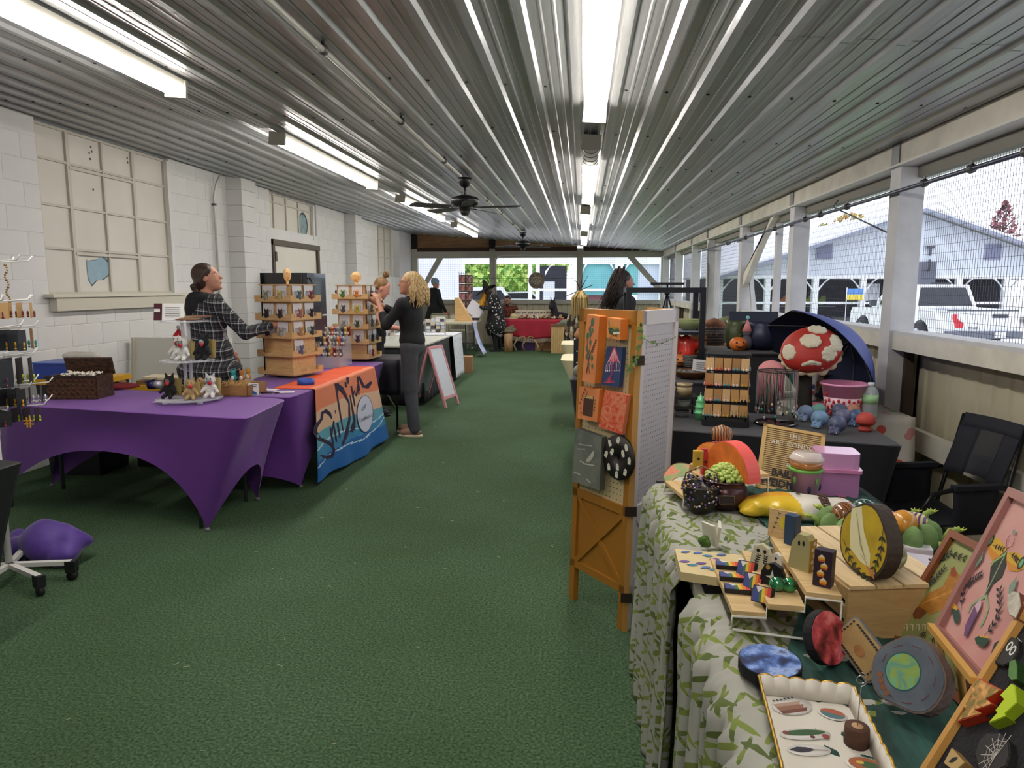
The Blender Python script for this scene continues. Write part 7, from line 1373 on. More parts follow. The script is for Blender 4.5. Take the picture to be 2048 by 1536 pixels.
# yellow bird wood slice standing on the crate
ctop=CHt+TB+.008
def bird(p):
    W_=M('D9D2A8',.6); p.poly([(-.05,.055),(-.02,.07),(.0,.02),(.03,-.02),(.035,-.05),(.0,-.045),(-.035,-.03),(-.045,.01)],W_); p.poly([(.02,-.045),(.045,-.05),(.055,-.066),(.04,-.062)],M('B5724A',.6)); p.sprig([(-.06,-.02),(-.02,-.06),(.03,-.075)],.016,M('3A3A22',.7),6,.002); p.sprig([(.055,.05),(.06,.0),(.05,-.04)],.016,M('2A2A20',.7),5,.002)
    for k in range(5): p.stroke([(-.03+.008*k,.05-.02*k),(-.005+.008*k,-.01-.008*k)],.0015,M('9A946A',.6))
c=gz(1752,1160,ctop); wslice('large round wood slice painted yellow with a white bird standing on crate',c+V(-.005,.03,.076),.078,.034,aim((-.96,-.26,.10)),M('B59A22',.5,var=.2,vs=20),'3E342C',fn=bird)
c=gz(1785,1165,ctop); t=T('pebble_egg','mottled olive and white round ornament behind yellow bird slice','ornament',c+V(.03,.08,.03)); Bm(ramp_noise([(.4,'5E6A3A'),(.55,'9AA07A'),(.7,'D9D6C8')],30,.6)).ball((0,0,0),(.03,.03,.033),14).ob('ornament_body',t); Bm(M('D9D6C8',.6)).lathe([(.012,-.033),(.016,-.03)],n=8).ob('base_ring',t)
# front riser with small goods
fr_b=V(.41,1.50,TB); 
f1=T('tiered_riser','long three-step wood riser with white wire legs holding rainbow mini books','display stand',(0,0,0))
def board4(px4,zs,par,name='shelf_board',th=.012,m=None):
    P_=[gz(x,y,z) for (x,y),z in zip(px4,zs)]; b=Bm(m or PLYW); b.hexa([tuple(p-V(0,0,th)-par.location) for p in P_]+[tuple(p-par.location) for p in P_]); b.ob(name,par); return P_
zA,zB,zC=TB+.048,TB+.078,TB+.11
f1.location=gz(1540,1270,TB)
A_=board4([(1465,1221),(1533,1226),(1477,1133),(1421,1116)],[zA]*4,f1); B_=board4([(1537,1208),(1610,1213),(1565,1116),(1483,1100)],[zB]*4,f1); C_=board4([(1613,1184),(1684,1192),(1625,1087),(1540,1072)],[zC]*4,f1)
zt_=f1.location
for s in(0,1):
    i=(0,1) if s==0 else (3,2); P_=[A_[i[0]],A_[i[1]],B_[i[0]],B_[i[1]],C_[i[0]],C_[i[1]]]; dn=lambda p,z:V(p.x,p.y,z)
    pts=[dn(P_[0],TB+.005),dn(P_[0],zA-.012),dn(P_[1],zA-.012),dn(P_[1],zB-.012),dn(P_[3],zB-.012),dn(P_[3],zC-.012),dn(P_[5],zC-.012),dn(P_[5],TB+.005),dn(P_[0],TB+.005)]
    q=Bm(WHITEP); q.path([p-zt_ for p in pts],.0032,6); q.ob('wire_leg',f1)
RB=['2A3A6A','C23A2E','D9762A','D9B82E','3A6A4A','4A4A8A']
def flagart(p,w,h):
    p.poly([(-w/2,-h/2),(-w*.02,-h/2),(-w*.12,h/2),(-w/2,h/2)],M('3A4482',.5)); x=-.1*w
    for i,c in enumerate(('3A6A4A','D9B82E','D9762A','C23A2E')): p.poly([(x+i*w*.15-.02*w,-h/2),(x+(i+1)*w*.15,-h/2),(x+(i+1)*w*.15-.1*w*0,h/2),(x+i*w*.15-.06*w,h/2)],M(c,.5))
    p.poly([(-w*.2,h*.1),(w*.1,h*.5),(-w*.35,h*.5)],M('D9D2CC',.5))
def minibook(px,py,z,w,h,th,rot,label):
    c=gz(px,py,z); t=T('mini_book',label,'painted block',c,rot=rot,group='rainbow striped mini blocks'); Bm(M('15131A',.5)).rbox((0,0,0),(w,h,th),.002).ob('block_body',t); p=Paint((0,0,th/2),(1,0,0),(0,1,0),.0006); flagart(p,w*.94,h*.9); p.ob('rainbow_stripes',t); return t
for k,(px,py) in enumerate(((1456,1131),(1464,1154),(1475,1178))): minibook(px,py,zA+.006,.058,.032,.01,(0,0,-.12),'%s of three rainbow striped blocks lying flat on lowest riser step'%('rearmost','middle','frontmost')[k])
for k,(px,py) in enumerate(((1494,1138),(1508,1163),(1526,1190))): minibook(px,py,zA+.026,.05,.036,.010,aim((-.75,-.5,.42),(-.3,0,1)),'%s of three rainbow striped blocks leaning upright on lowest riser step'%('rearmost','middle','frontmost')[k])
def ghostblock(px,py,z,h,w,col,label,fn=None,nrm=(-.55,-.8,.05)):
    c=gz(px,py,z); t=T('ghost_figure',label,'ornament',c,rot=aim(nrm)); pts=[(-w/2,0),(w/2,0),(w*.45,h*.55),(w*.32,h*.85),(0,h),(-w*.32,h*.85),(-w*.45,h*.55)]; b=Bm(M(col,.45)); b.prism(pts,-.007,.007); b.ob('ghost_body',t); p=Paint((0,0,.007),(1,0,0),(0,1,0),.0005); fn(p,w,h); p.ob('painted_design',t); return t
K2=M('1A1A1C',.6)
ghostblock(1522,1136,zB,.06,.05,'CFC6A8','cream ghost figure with leaf sprigs on the middle riser step',lambda p,w,h:(p.disc(-.007,h*.72,.004,K2,.005),p.disc(.009,h*.72,.004,K2,.005),p.sprig([(-.012,.008),(-.005,h*.5)],.008,K2,4),p.sprig([(.01,.008),(.012,h*.5)],.008,K2,4)))
ghostblock(1545,1170,zB,.052,.055,'111116','black ghost figure with a white four point star on the middle riser step',lambda p,w,h:(p.poly([(0,h*.1),(.004,h*.33),(.014,h*.38),(.004,h*.43),(0,h*.72),(-.004,h*.43),(-.014,h*.38),(-.004,h*.33)],M('DAD6CC',.5)),p.disc(-.01,h*.78,.005,M('B58A3A',.5),.006)))
ghostblock(1552,1142,zB,.045,.03,'D6D0C4','small pale ghost figure leaning behind the black star ghost',lambda p,w,h:(p.disc(.0,h*.7,.003,K2,.004),p.poly([(.006,0),(.014,0),(.012,.02)],M('5A5AA8',.5))))
t=T('green_orb','glossy green and black beetle shaped orb at the front of the middle riser step','ornament',gz(1565,1182,zB)+V(0,0,.016)); Bm(ramp_noise([(.35,'0E1A14'),(.5,'1E7A4A'),(.7,'2E9A5A')],30,.15,3,1,coat=1)).ball((-.012,0,0),(.018,.017,.016),12).ob('left_half',t); Bm(ramp_noise([(.4,'0E1A14'),(.55,'1E8A4A')],24,.15,coat=1)).ball((.013,-.002,0),(.018,.017,.016),12).ob('right_half',t)
t=T('wire_tree','small clear wire tree ornament behind the cream ghost figure','ornament',gz(1524,1102,zB)); q=Bm(M('B9C4C0',.2,.5)); q.tube((0,0,0),(0,0,.045),.001,n=5)
for k in range(5): q.path([(0,0,.01+.008*k),(.012,0,.016+.008*k),(.02-.003*k,0,.012+.008*k)],.001,4); q.path([(0,0,.01+.008*k),(-.012,0,.016+.008*k),(-.02+.003*k,0,.012+.008*k)],.001,4)
q.ob('wire_branches',t)
# top step goods
t=T('navy_block','tall navy blue painted block on the highest riser step','painted block',gz(1583,1088,zC),rot=aim((-.75,-.6,.0))); Bm(M('27405E',.5)).bb((-.014,0,-.012),(.014,.075,.012)).ob('block_body',t); Bm(M('1A2A3E',.5)).bb((.014,0,-.0115),(.0155,.074,.0115)).ob('dark_side',t)
t=T('flower_block','ghost faced tan block with white flowers on its side, highest riser step','painted block',gz(1605,1138,zC),rot=aim((-.75,-.62,.0))); Bm(M('A9A070',.5)).prism([(-.03,0),(.022,0),(.022,.07),(.012,.083),(-.008,.083),(-.022,.06)],-.012,.012).ob('block_body',t); p=Paint((0,0,.0122),(1,0,0),(0,1,0),.0004); p.disc(-.004,.062,.003,K2,.006); p.disc(.007,.064,.003,K2,.006); p.ob('painted_face',t)
q=Bm(M('A8863A',.6)); q.bb((.0222,0,-.012),(.0235,.075,.012)); q.ob('flower_side',t); p=Paint((.0236,0,0),(0,0,-1),(0,1,0),.0004); [ (p.disc(.003*(-1)**k,.01+.014*k,.005,M('DAD6CC',.5),n=6)) for k in range(5)]; p.ob('painted_flowers',t)
t=T('yellow_leaf_block','bare wood panel with a yellow leaf painted behind the navy block','painted block',gz(1560,1075,zC),rot=aim((-.5,-.8,.1))); Bm(PLYW).bb((-.03,0,-.005),(.035,.07,.005)).ob('panel_body',t); p=Paint((0,0,.0052),(1,0,0),(0,1,0),.0004); p.disc(.008,.04,.012,M('D9C23A',.6),.016); p.sprig([(-.02,.01),(-.005,.06)],.006,BRN,4,.0008); p.ob('painted_design',t)
def cc(p):
    for k in range(4): y=.012+.0165*k; x=.003*(-1)**k; p.disc(x,y,.0075,M('D9A22A',.5),.007); p.poly([(x-.006,y+.002),(x+.006,y+.002),(x,y+.009)],M('E0DACA',.5)); p.poly([(x-.007,y-.003),(x+.007,y-.003),(x+.006,y-.007),(x-.006,y-.007)],M('C25A1E',.5))
t=T('candy_corn_block','dark block painted with candy corn shapes at the front of highest riser step','painted block',gz(1646,1170,zC),rot=aim((-.55,-.83,.05))); Bm(M('2A1A2A',.5)).bb((-.018,0,-.014),(.018,.078,.014)).ob('block_body',t); p=Paint((0,0,.0142),(1,0,0),(0,1,0),.0004); cc(p); p.ob('painted_corn',t)
# feather plank
P_=[gz(1362,1144,.80),gz(1424,1158,.80),gz(1445,1106,.80),gz(1350,1096,.80)]; t=T('feather_plank','cream plank painted with blue and purple feathers overhanging left table edge','painted plank',P_[0]); P4=[p-P_[0] for p in(P_[0],gz(1500,1165,.80),gz(1500,1112,.80),gz(1349,1097,.80))]; b=Bm(M('CDB98A',.6)); b.hexa([tuple(p-V(0,0,.022)) for p in P4]+[tuple(p) for p in P4]); b.ob('plank_body',t)
p=Paint(V(0,0,.0005),(1,0,0),(0,1,0),.0006)
for k,(x,y) in enumerate(((1370,1106),(1367,1122),(1378,1128),(1395,1108),(1400,1124),(1413,1112),(1408,1134),(1425,1118),(1422,1135),(1440,1112),(1450,1125),(1438,1140),(1466,1112))): g=gz(x,y,.80)-P_[0]; 
for k,(x,y) in enumerate(((1370,1106),(1367,1124),(1382,1130),(1395,1108),(1400,1128),(1413,1112),(1410,1138),(1427,1120),(1426,1140),(1442,1112),(1452,1128))): g=gz(x,y,.80)-P_[0]; p.leaf(g.x-.012,g.y,.4-.25*(k%3),.03,.016,M(('4A6AA8','6A4A9A','3A7A9A')[k%3],.5,var=.2,vs=40)); p.stroke([(g.x-.012,g.y),(g.x+.014,g.y+.004)],.001,M('2A3A5A',.5))
p.ob('painted_feathers',t)
for k in(0,1): t2=Bm(WHITEP); a=P4[1]-V(.05,-.01+.0*k,.022) if k else P4[0]+V(.07,.01,-.022); t2.tube(tuple(a),tuple(V(a.x,a.y,TB+.003-P_[0].z)),.003,n=6); t2.ob('wire_leg',t)
# small ghost bookend with moss
c=gz(1428,1092,TB); t=T('moss_book','pale little standing open book ornament with a green moss tuft','ornament',c); 
for s,a in((-1,.5),(1,-.15)): Bm(M('CFC9B8',.6)).box((.012*s,.01,.032),(.008,.055,.062),(.05*s,.12*s,a)).ob('cover',t)
link('moss',blob([('e',(-.03+random.uniform(-.008,.008),-.015+random.uniform(-.01,.01),.018+random.uniform(-.01,.012)),(.01,.01,.01),.004) for _ in range(12)],.003,M('4E6E2A',.95,bump=1,bs=120)),t)
# blue and red moon discs
bface=ramp_noise([(.32,'10141E'),(.42,'24386A'),(.52,'5A7ABE'),(.6,'9AB0E0'),(.7,'1E2C50')],24,.4,6,.3,coat=.2); c=gz(1540,1318,TB+.03)
wslice('large blue and black marbled moon disc lying on near leaf cloth',c-V(0,0,.014),.058,.022,aim((-.02,-.05,1)),bface,'0C0C10',name='moon_disc',cat='painted disc',irr=0,facein=.97)
rface=ramp_noise([(.34,'2A0E14'),(.44,'8A2A34'),(.56,'D0525C'),(.66,'E88A88')],26,.4,6,.3,coat=.2); c=gz(1650,1275,TB+.055)
wslice('red and black marbled moon disc leaning upright beside blue moon disc',c,.052,.02,aim((.55,-.72,.35)),rface,'0E0C10',name='moon_disc',cat='painted disc',irr=0,facein=.97)
# tan plaque with a leaf border
def plq(p):
    for k in range(12): p.leaf(-.042+.0065*k,.021,.6,.008,.005,K2); p.leaf(-.038+.0065*k,-.028,.4,.008,.005,K2)
    for k in range(6): p.leaf(-.05,-.022+.008*k,1.2,.007,.004,K2); p.leaf(.043,-.022+.008*k,1.6,.007,.004,K2)
    p.disc(.0,-.005,.012,M('9A6A3A',.6,var=.3,vs=60),.009)
c=gz(1727,1300,TB+.045); t=T('leaf_plaque','tan rectangular plaque with dark leaf border leaning beside geode slice','painted plaque',c,rot=(aim((-.72,-.5,.5)).to_matrix()@Matrix.Rotation(-.5,3,'Z')).to_euler()); Bm(M('6A6A6E',.6)).rbox((0,0,0),(.115,.066,.012),.01,n=3).ob('plaque_body',t); Bm(M('A08250',.7,var=.12,vs=40)).rbox((0,0,.0065),(.108,.060,.002),.009,n=3).ob('painted_face',t); p=Paint((0,0,.0076),(1,0,0),(0,1,0),.0004); plq(p); p.ob('leaf_border',t)
# geode wood slice
def geo(p):
    for r,m_ in((.030,M('1E5A5E',.3)),(.028,ramp_noise([(.3,'2E8A9A'),(.5,'8AA04A'),(.65,'4AA8A0'),(.8,'2A6A8A')],26,.25,5,1,coat=.5))): p.disc(-.008,.0,r,m_,r*1.08,n=32)
    for k in range(9): a=k*.7; p.stroke([(.045*math.cos(a+q*.12),.048*math.sin(a+q*.12)) for q in range(4)],.0015,M('5A2A3A',.6))
    for k in range(4): a=3.6+.22*k; p.disc(.046*math.cos(a),.05*math.sin(a),.005,M('7A4A2A',.6))
c=gz(1825,1352,TB+.072); wslice('large bark edged wood slice with a teal geode centre, grey painted rim',c,.062,.034,aim((-.72,-.5,.48)),ramp_noise([(.3,'3A4048'),(.6,'5E6670'),(.8,'6E7078')],9,.6,5,.5),'6A5A54',fn=geo,irr=.045,facein=.95)
# ------------------------------------------------------------ framed paintings at the right
def leaning(label,name,pxBL,pxTL,pxBR,YBL,YTL,YBR,frm,fw,face,fn=None,zoff=0,hs=1.0):
    BL,TL,BR=gy(*pxBL,YBL),gy(*pxTL,YTL),gy(*pxBR,YBR); u=(BR-BL); w=u.length; u/=w; v=TL-BL; v-=u*v.dot(u); h=v.length; v/=h; n=u.cross(v); t=T(name,label,'picture',BL,rot=Matrix((u,v,n)).transposed().to_euler())
    for a,c,nm_ in(((0,0),(w,fw),'bottom_rail'),((0,h-fw),(w,h),'top_rail'),((0,fw),(fw,h-fw),'side_rail'),((w-fw,fw),(w,h-fw),'side_rail')): Bm(frm).bb((a[0],a[1],-.012),(c[0],c[1],.008)).ob(nm_,t)
    Bm(face).bb((fw*.9,fw*.9,-.008),(w-fw*.9,h-fw*.9,-.002)).ob('panel',t)
    pt=Paint((0,0,-.0018),(1,0,0),(0,1,0),.0005); wpt=Paint(BL-n*.0015,u,v); pt.c=lambda x,y:pxuv(wpt,x,y)
    if fn: fn(pt); pt.ob('painted_design',t)
    return t,w,h
def chick(p):
    C=lambda l:[p.c(*q) for q in crp(l,1760,1060,5.486)]
    p.poly(C([(360,930),(420,830),(540,690),(690,620),(760,480),(800,420),(900,520),(900,800),(700,860),(560,930),(470,900),(380,990)]),M('B0762A',.6,var=.25,vs=60)); p.poly(C([(350,880),(430,840),(520,900),(440,980),(370,970)]),M('7A4420',.6,var=.2,vs=60)); p.poly(C([(780,420),(820,400),(850,490),(820,520),(775,500)]),M('9A4A22',.6))
    for k in range(10): x=450+k*32; p.stroke(C([(x,830-k*14),(x+30,790-k*14),(x+70,790-k*12)]),.0012,M('D9A24A',.6))
    for l,s in(([(500,690),(540,560),(580,450),(570,340)],.013),([(600,390),(680,320),(780,260),(920,310)],.013),([(500,640),(600,560),(710,430)],.011)): p.sprig(C(l),s,M('20241A',.7),8,.0012)
    for k,x in enumerate((290,350,420,490,560)): p.stroke(C([(x,1090),(x-8,1040),(x+25,1050),(x+20,1110)]),.004,M('D9CFA8',.6)); p.stroke(C([(x+4,1100),(x-4,1050)]),.001,K2)
    p.sprig(C([(440,1160),(500,1150)]),.008,K2,3); p.sprig(C([(560,1200),(640,1220)]),.01,K2,3)
FRB=M('7E4426',.45); MIN=M('9A9E62',.6,var=.08,vs=5)
leaning('brown framed painting of a chicken with olive background leaning behind geode slice','chicken_painting',(1778,1276),(1886,1050),(1925,1412),1.50,1.56,1.22,FRB,.016,MIN,chick)
YM=M('C9A02E',.55); MG=M('8AA07A',.6)
def moth(p):
    C=lambda l:[p.c(*q) for q in crp(l,1760,1060,5.486)]
    p.poly(C([(1395,215),(1320,100),(1230,70),(1185,100),(1190,260),(1230,340),(1330,270)]),YM); p.poly(C([(1400,240),(1520,250),(1600,320),(1600,410),(1520,460),(1420,450),(1385,330)]),YM); p.poly(C([(1190,170),(1200,270),(1235,335),(1320,290),(1260,240)]),M('C9822A',.55)); p.poly(C([(1390,330),(1420,450),(1520,455),(1560,420),(1460,380)]),M('C9822A',.55))
    p.poly(C([(1390,230),(1220,370),(1200,560),(1150,720),(1180,720),(1240,600),(1340,520),(1390,380)]),M('2A2E26',.6,var=.5,vs=80)); p.stroke(C([(1395,230),(1300,420),(1200,620),(1120,760)]),.003,MG)
    p.stroke(C([(1380,260),(1250,350),(1215,400)]),.004,M('8AB05A',.6)); p.stroke(C([(1180,720),(1080,770),(1000,830),(970,910)]),.006,MG); p.stroke(C([(1170,730),(1190,860),(1150,980),(1100,1070)]),.006,MG)
    for x,y in((1218,118),(1555,365)): u,v=p.c(1760+x/5.486,1060+y/5.486); p.disc(u,v,.009,M('20301E',.6),.012); p.disc(u,v,.005,M('6AA07A',.5),.008)
    p.sprig(C([(1240,170),(1300,190),(1350,210)]),.008,K2,4); p.sprig(C([(1430,260),(1480,290),(1510,330)]),.008,K2,4)
    for l in([(1395,210),(1400,120),(1430,60)],[(1400,210),(1460,180),(1490,95)]): p.stroke(C(l),.0018,M('6A2A30',.6))
    for l,s in(([(900,880),(920,700),(940,560),(975,450)],.013),([(950,660),(1010,570),(1110,500)],.012),([(1160,1170),(1240,1080),(1310,960),(1330,800),(1330,680)],.013)): p.sprig(C(l),s,M('221A24',.7),7,.0014)
    for l in([(1060,440),(1090,280),(1160,210),(1140,330)],[(1430,740),(1440,620),(1530,510),(1500,660)],[(1470,60),(1480,10),(1510,0),(1500,50)]): p.poly(C(l),M('7E9282',.6))
    p.poly(C([(940,1170),(960,1050),(1060,840),(1110,900),(1030,1060),(970,1180)]),M('6A4A72',.5,var=.2,vs=50)); p.poly(C([(1060,840),(1130,760),(1130,850),(1090,920)]),M('C9A8B8',.5))
    p.poly(C([(800,860),(830,800),(880,880),(895,960),(870,1040),(840,1030)]),M('2E4A44',.5)); p.poly(C([(800,860),(830,800),(878,870),(860,890)]),M('D9A22A',.5)); p.poly(C([(1060,1200),(1110,1170),(1230,1180),(1210,1240),(1160,1300),(1080,1260)]),M('2A4A3A',.5)); p.poly(C([(1110,1170),(1230,1180),(1220,1200),(1120,1185)]),M('D9A22A',.5))
    for x,y,r in((1100,620,.02),(1250,900,.015),(900,1000,.012)): u,v=p.c(1760+x/5.486,1060+y/5.486); 
leaning('pink framed painting of a yellow winged moth with crystals at right edge','moth_painting',(1872,1262),(2003,966),(1985,1395),1.33,1.38,1.08,M('9E6E68',.45),.016,ramp_noise([(.35,'C48A86'),(.55,'C99A92'),(.7,'C47E88')],5,.6),moth)
lg=gy(1862,1240,1.31); lg2=gy(1950,1348,1.08); t=T('ledge_easel','slim wooden easel ledge holding up the pink framed moth painting','easel',(lg.x,lg.y,TB)); dl=lg2-lg; b=Bm(M('C99A4E',.5)); b.path([(0,0,lg.z-TB-.012),(dl.x,dl.y,lg2.z-TB-.012)],.008,4); b.ob('ledge_bar',t)
for k in(.1,.6): q=Bm(M('C99A4E',.5)); a=V(dl.x*k+.03,dl.y*k,0); q.tube(tuple(a),(dl.x*k+.006,dl.y*k,lg.z+(lg2.z-lg.z)*k-TB-.015),.006,n=6); q.ob('easel_leg',t)
def felt(p):
    C=lambda l,ox=1850,oy=1180,s=4.314:[p.c(*q) for q in crp(l,ox,oy,s)]
    for x,y in((748,450),(785,480)):
        u,v=p.c(1850+x/4.314,1180+y/4.314); p.disc(u,v,.0062,M('DAD6CE',.5),.0078); p.disc(u,v,.0035,M('17171A',.5),.005)
    p.stroke(C([(800,415),(835,450),(835,520),(800,600),(760,660),(725,655)]),.0012,M('BFBBB2',.5))
felt_pl=leaning('black felt board in a tan wooden frame at the bottom right corner','felt_board',(1838,1560),(2052,1180),(2075,1800),1.045,1.14,.74,M('C2904A',.5),.014,M('15151A',.95,bump=.4,bs=120),felt)
ft=felt_pl[0]; fm4=ft.matrix_basis.copy() if False else Matrix.Translation(ft.location)@ft.rotation_euler.to_matrix().to_4x4()
fu,fv,fn_=fm4.to_3x3().col[0],fm4.to_3x3().col[1],fm4.to_3x3().col[2]
fpt=Paint(ft.location,fu,fv); fpt.n=Vector(fn_)
def feltitem(pxs,th,m,side,label,name,cat='pin',fn=None,ox=1850,oy=1180,s=4.314):
    P_=[pxuv(fpt,*q) for q in crp(pxs,ox,oy,s)]; cx_=sum(p[0] for p in P_)/len(P_); cy_=sum(p[1] for p in P_)/len(P_); c=ft.location+fu*cx_+fv*cy_; t=T(name,label,cat,c,rot=ft.rotation_euler); Q=[(x-cx_,y-cy_) for x,y in P_]
    area=sum(Q[i-1][0]*Q[i][1]-Q[i][0]*Q[i-1][1] for i in range(len(Q))); Q=Q if area>0 else Q[::-1]
    Bm(side).prism(Q,-.002,th).ob('pin_body',t); b=Bm(m); b.prism([(x*.94,y*.94) for x,y in Q],th,th+.001); b.ob('painted_face',t)
    if fn: p=Paint((0,0,th+.001),(1,0,0),(0,1,0),.0004); fn(p); p.ob('painted_design',t)
    return t
feltitem([(530,800),(735,905),(600,985),(655,1030),(495,1085),(560,1115),(345,1180),(420,1080),(400,1050),(470,960),(440,920)],.012,ramp_noise([(.4,'7A6A2E'),(.55,'C28A4A'),(.65,'D9A868')],70,.5),M('B93A1E',.5),'red edged lightning bolt with glittery gold face on felt board','lightning_bolt')
feltitem([(820,850),(854,870),(870,1020),(760,1120),(775,1140),(620,1200),(700,1110),(680,1090),(760,990),(725,950)],.012,M('B5CC1E',.5,var=.06,vs=20),M('8AA01A',.5),'lime yellow lightning bolt on felt board right of the gold one','lightning_bolt')
feltitem([(590,560),(620,470),(700,430),(780,420),(835,450),(835,540),(780,640),(700,670),(620,640)],.004,M('1C1A1A',.6,var=.2,vs=60),M('141414',.6),'dark rounded pin with two white ring eyes near the top of felt board','ghost_pin',fn=lambda p:[(p.disc(x,.008-.004*(x>0.012),.0065,M('DAD6CE',.5),.0085),p.disc(x,.008-.004*(x>.012),.0035,K2,.0055)) for x in(.006,.019)])
feltitem([(780,80),(830,45),(880,60),(900,180),(850,290),(800,260),(775,180)],.012,M('B5AFA0',.7,var=.3,vs=60),M('6A3A2A',.6),'brown edged white furred round pin at top of felt board','round_pin')
feltitem([(800,660),(850,640),(870,700),(870,820),(820,830),(790,790)],.012,M('4E7A3A',.4,var=.3,vs=50),M('24401E',.5),'green skull like pin above the lime lightning bolt','green_pin')
feltitem([(300,1405),(420,1536),(330,1620),(230,1540)],.012,M('B59862',.6),M('8A6A3A',.6),'tan diamond pin at the bottom of felt board','diamond_pin',fn=lambda p:p.leaf(-.008,-.006,.8,.02,.008,K2))
def web(p):
    for k in range(9): a=1.4+k*.42; p.stroke([(0.012,-.002),(.012+.03*math.cos(a),-.002+.034*math.sin(a))],.0011,M('BFBAB0',.5))
    for r in(.009,.016,.023): p.stroke([(.012+r*math.cos(1.4+k*.42)*(1-.12*(k%2)),-.002+r*math.sin(1.4+k*.42)*(1-.12*(k%2))) for k in range(9)],.0009,M('BFBAB0',.5))
feltitem([(480,1440),(520,1320),(580,1270),(700,1270),(775,1340),(790,1440),(760,1560),(640,1610),(520,1580)],.008,M('221E20',.6,var=.2,vs=50),M('151314',.6),'round black pin painted with a white cobweb at the bottom of felt board','cobweb_pin',fn=web)
# ------------------------------------------------------------ white scalloped tray with stickers
t=T('scalloped_tray','white tray with gold scalloped rim holding stickers at the photo bottom','tray',(0,0,0)); Tq=[gz(1517,1352,TB+.03),gz(1706,1374,TB+.03),gz(1800,1560,TB+.03),gz(1590,1640,TB+.03)]; t.location=V(*(sum((p for p in Tq),V(0,0,0))/4).xy,TB); Tl=[p-t.location for p in Tq]; ctr=sum((p for p in Tl),V(0,0,0))/4
WT=M('CFC9BE',.5); inn=[V(*(p+(ctr-p)*.10).xy,.004) for p in Tl]; b=Bm(WT); b.hexa([tuple(p) for p in (V(q.x,q.y,.0) for q in inn)]+[tuple(V(q.x,q.y,.004)) for q in inn]); b.ob('tray_floor',t); GD=M('B9923E',.35,.6)
for i in range(4):
    a,c=Tl[i],Tl[(i+1)%4]; ia,ic=inn[i],inn[(i+1)%4]; b=Bm(WT); n_=48; L_=(c-a).length; ns=max(3,round(L_/.026))
    top=[a.lerp(c,k/n_)+V(0,0,.005*abs(math.sin(PI*ns*k/n_))) for k in range(n_+1)]; b.sheet(lambda u,v:tuple(top[round(u*n_)].lerp(ia.lerp(ic,u),v)),n_,1,.003); b.ob('tray_side',t); q=Bm(GD); q.path(top,.0028,5); q.ob('gold_rim',t)
def sticker(px,py,w,h,a,label,art):
    c=gz(px,py,TB+.006); t=T('sticker',label,'sticker',c,a); p=Paint((0,0,0),(1,0,0),(0,1,0),.0001); Bm(M('DAD6D2',.4)).lathe([(0,-.0008),(.5,-.0008),(.5,.0002),(0,.0002)],n=24,sc=(w,h,1)).ob('backing',t); p.l=.0008; art(p,w,h); p.ob('printed_art',t)
sticker(1584,1412,.075,.05,.35,'brown stacked books sticker with tiny flowers in the scalloped tray',lambda p,w,h:[p.poly([(-w*.4,-h*.35+i*h*.2),(w*.2,-h*.4+i*h*.2),(w*.3,-h*.22+i*h*.2),(-w*.4,-h*.17+i*h*.2)],M(('6A3A2A','8A5A4A','A88A7A')[i],.5)) for i in range(3)]+[p.disc(w*(.1*k-.3),h*.42,.0025,M('3A3A3A',.5),n=6) for k in range(6)])
sticker(1610,1468,.085,.03,.15,'green feather or cactus shaped sticker with roses in scalloped tray',lambda p,w,h:[p.disc(0,h*.1,w*.42,M('2E5230',.5),h*.25),p.disc(-w*.36,h*.15,.005,M('7A3A3A',.5)),p.disc(w*.36,-h*.3,.006,M('8A3A34',.5)),p.disc(w*.1,-h*.3,.004,M('5A2A2A',.5))])
sticker(1618,1500,.07,.028,.1,'dark fading quill sticker nearest the bottom left in scalloped tray',lambda p,w,h:[p.leaf(-w*.45,0,0,w*.6,h*.5,M('2A2434',.5)),p.stroke([(w*.1,0),(w*.42,-.002)],.002,M('8A7A6A',.5))])
sticker(1665,1428,.048,.034,-.4,'round sticker half rust half teal in the scalloped tray',lambda p,w,h:[p.disc(0,0,w*.42,M('A0523A',.5),h*.42),p.poly([(w*.42*math.cos(a),h*.42*math.sin(a)) for a in [PI+PI*i/10 for i in range(11)]],M('4A6A72',.5))])
sticker(1732,1530,.06,.04,-.2,'round sticker of orange and green foliage at the bottom edge',lambda p,w,h:[p.disc(0,0,w*.42,M('9A5A3A',.5),h*.42),p.disc(.004,0,w*.22,M('3A5A3A',.5),h*.2),p.disc(-.008,.003,w*.1,M('C9A24A',.5),h*.1)])
c=gz(1712,1488,TB+.004); t=T('stump_holder','small bark covered wood stump card holder with a twisted wire','card holder',c); Bm(M('4E3224',.85,bump=.6,bs=50)).lathe([(0,0),(.0185,0),(.0195,.015),(.0185,.031),(.0175,.032)],n=20).ob('bark',t); Bm(M('B58E6A',.7,var=.08,vs=30)).lathe([(.0178,.0315),(0,.0325)],n=20).ob('cut_top',t); q=Bm(M('B5B5B8',.25,.8)); q.path([(0,0,.03),(.001,0,.085),(.002,.001,.1)]+[(.002+.008*math.cos(a),.001,.109+.008*math.sin(a)+.0008*a) for a in [-PI/2+i*.5 for i in range(20)]],.0008,5); q.ob('wire_clip',t)
# ================================================================ goods on the black tables
KZ=.748
def rackcard(k): return ('B98A52','C99A62','A87A48','CFA878')[k%4]
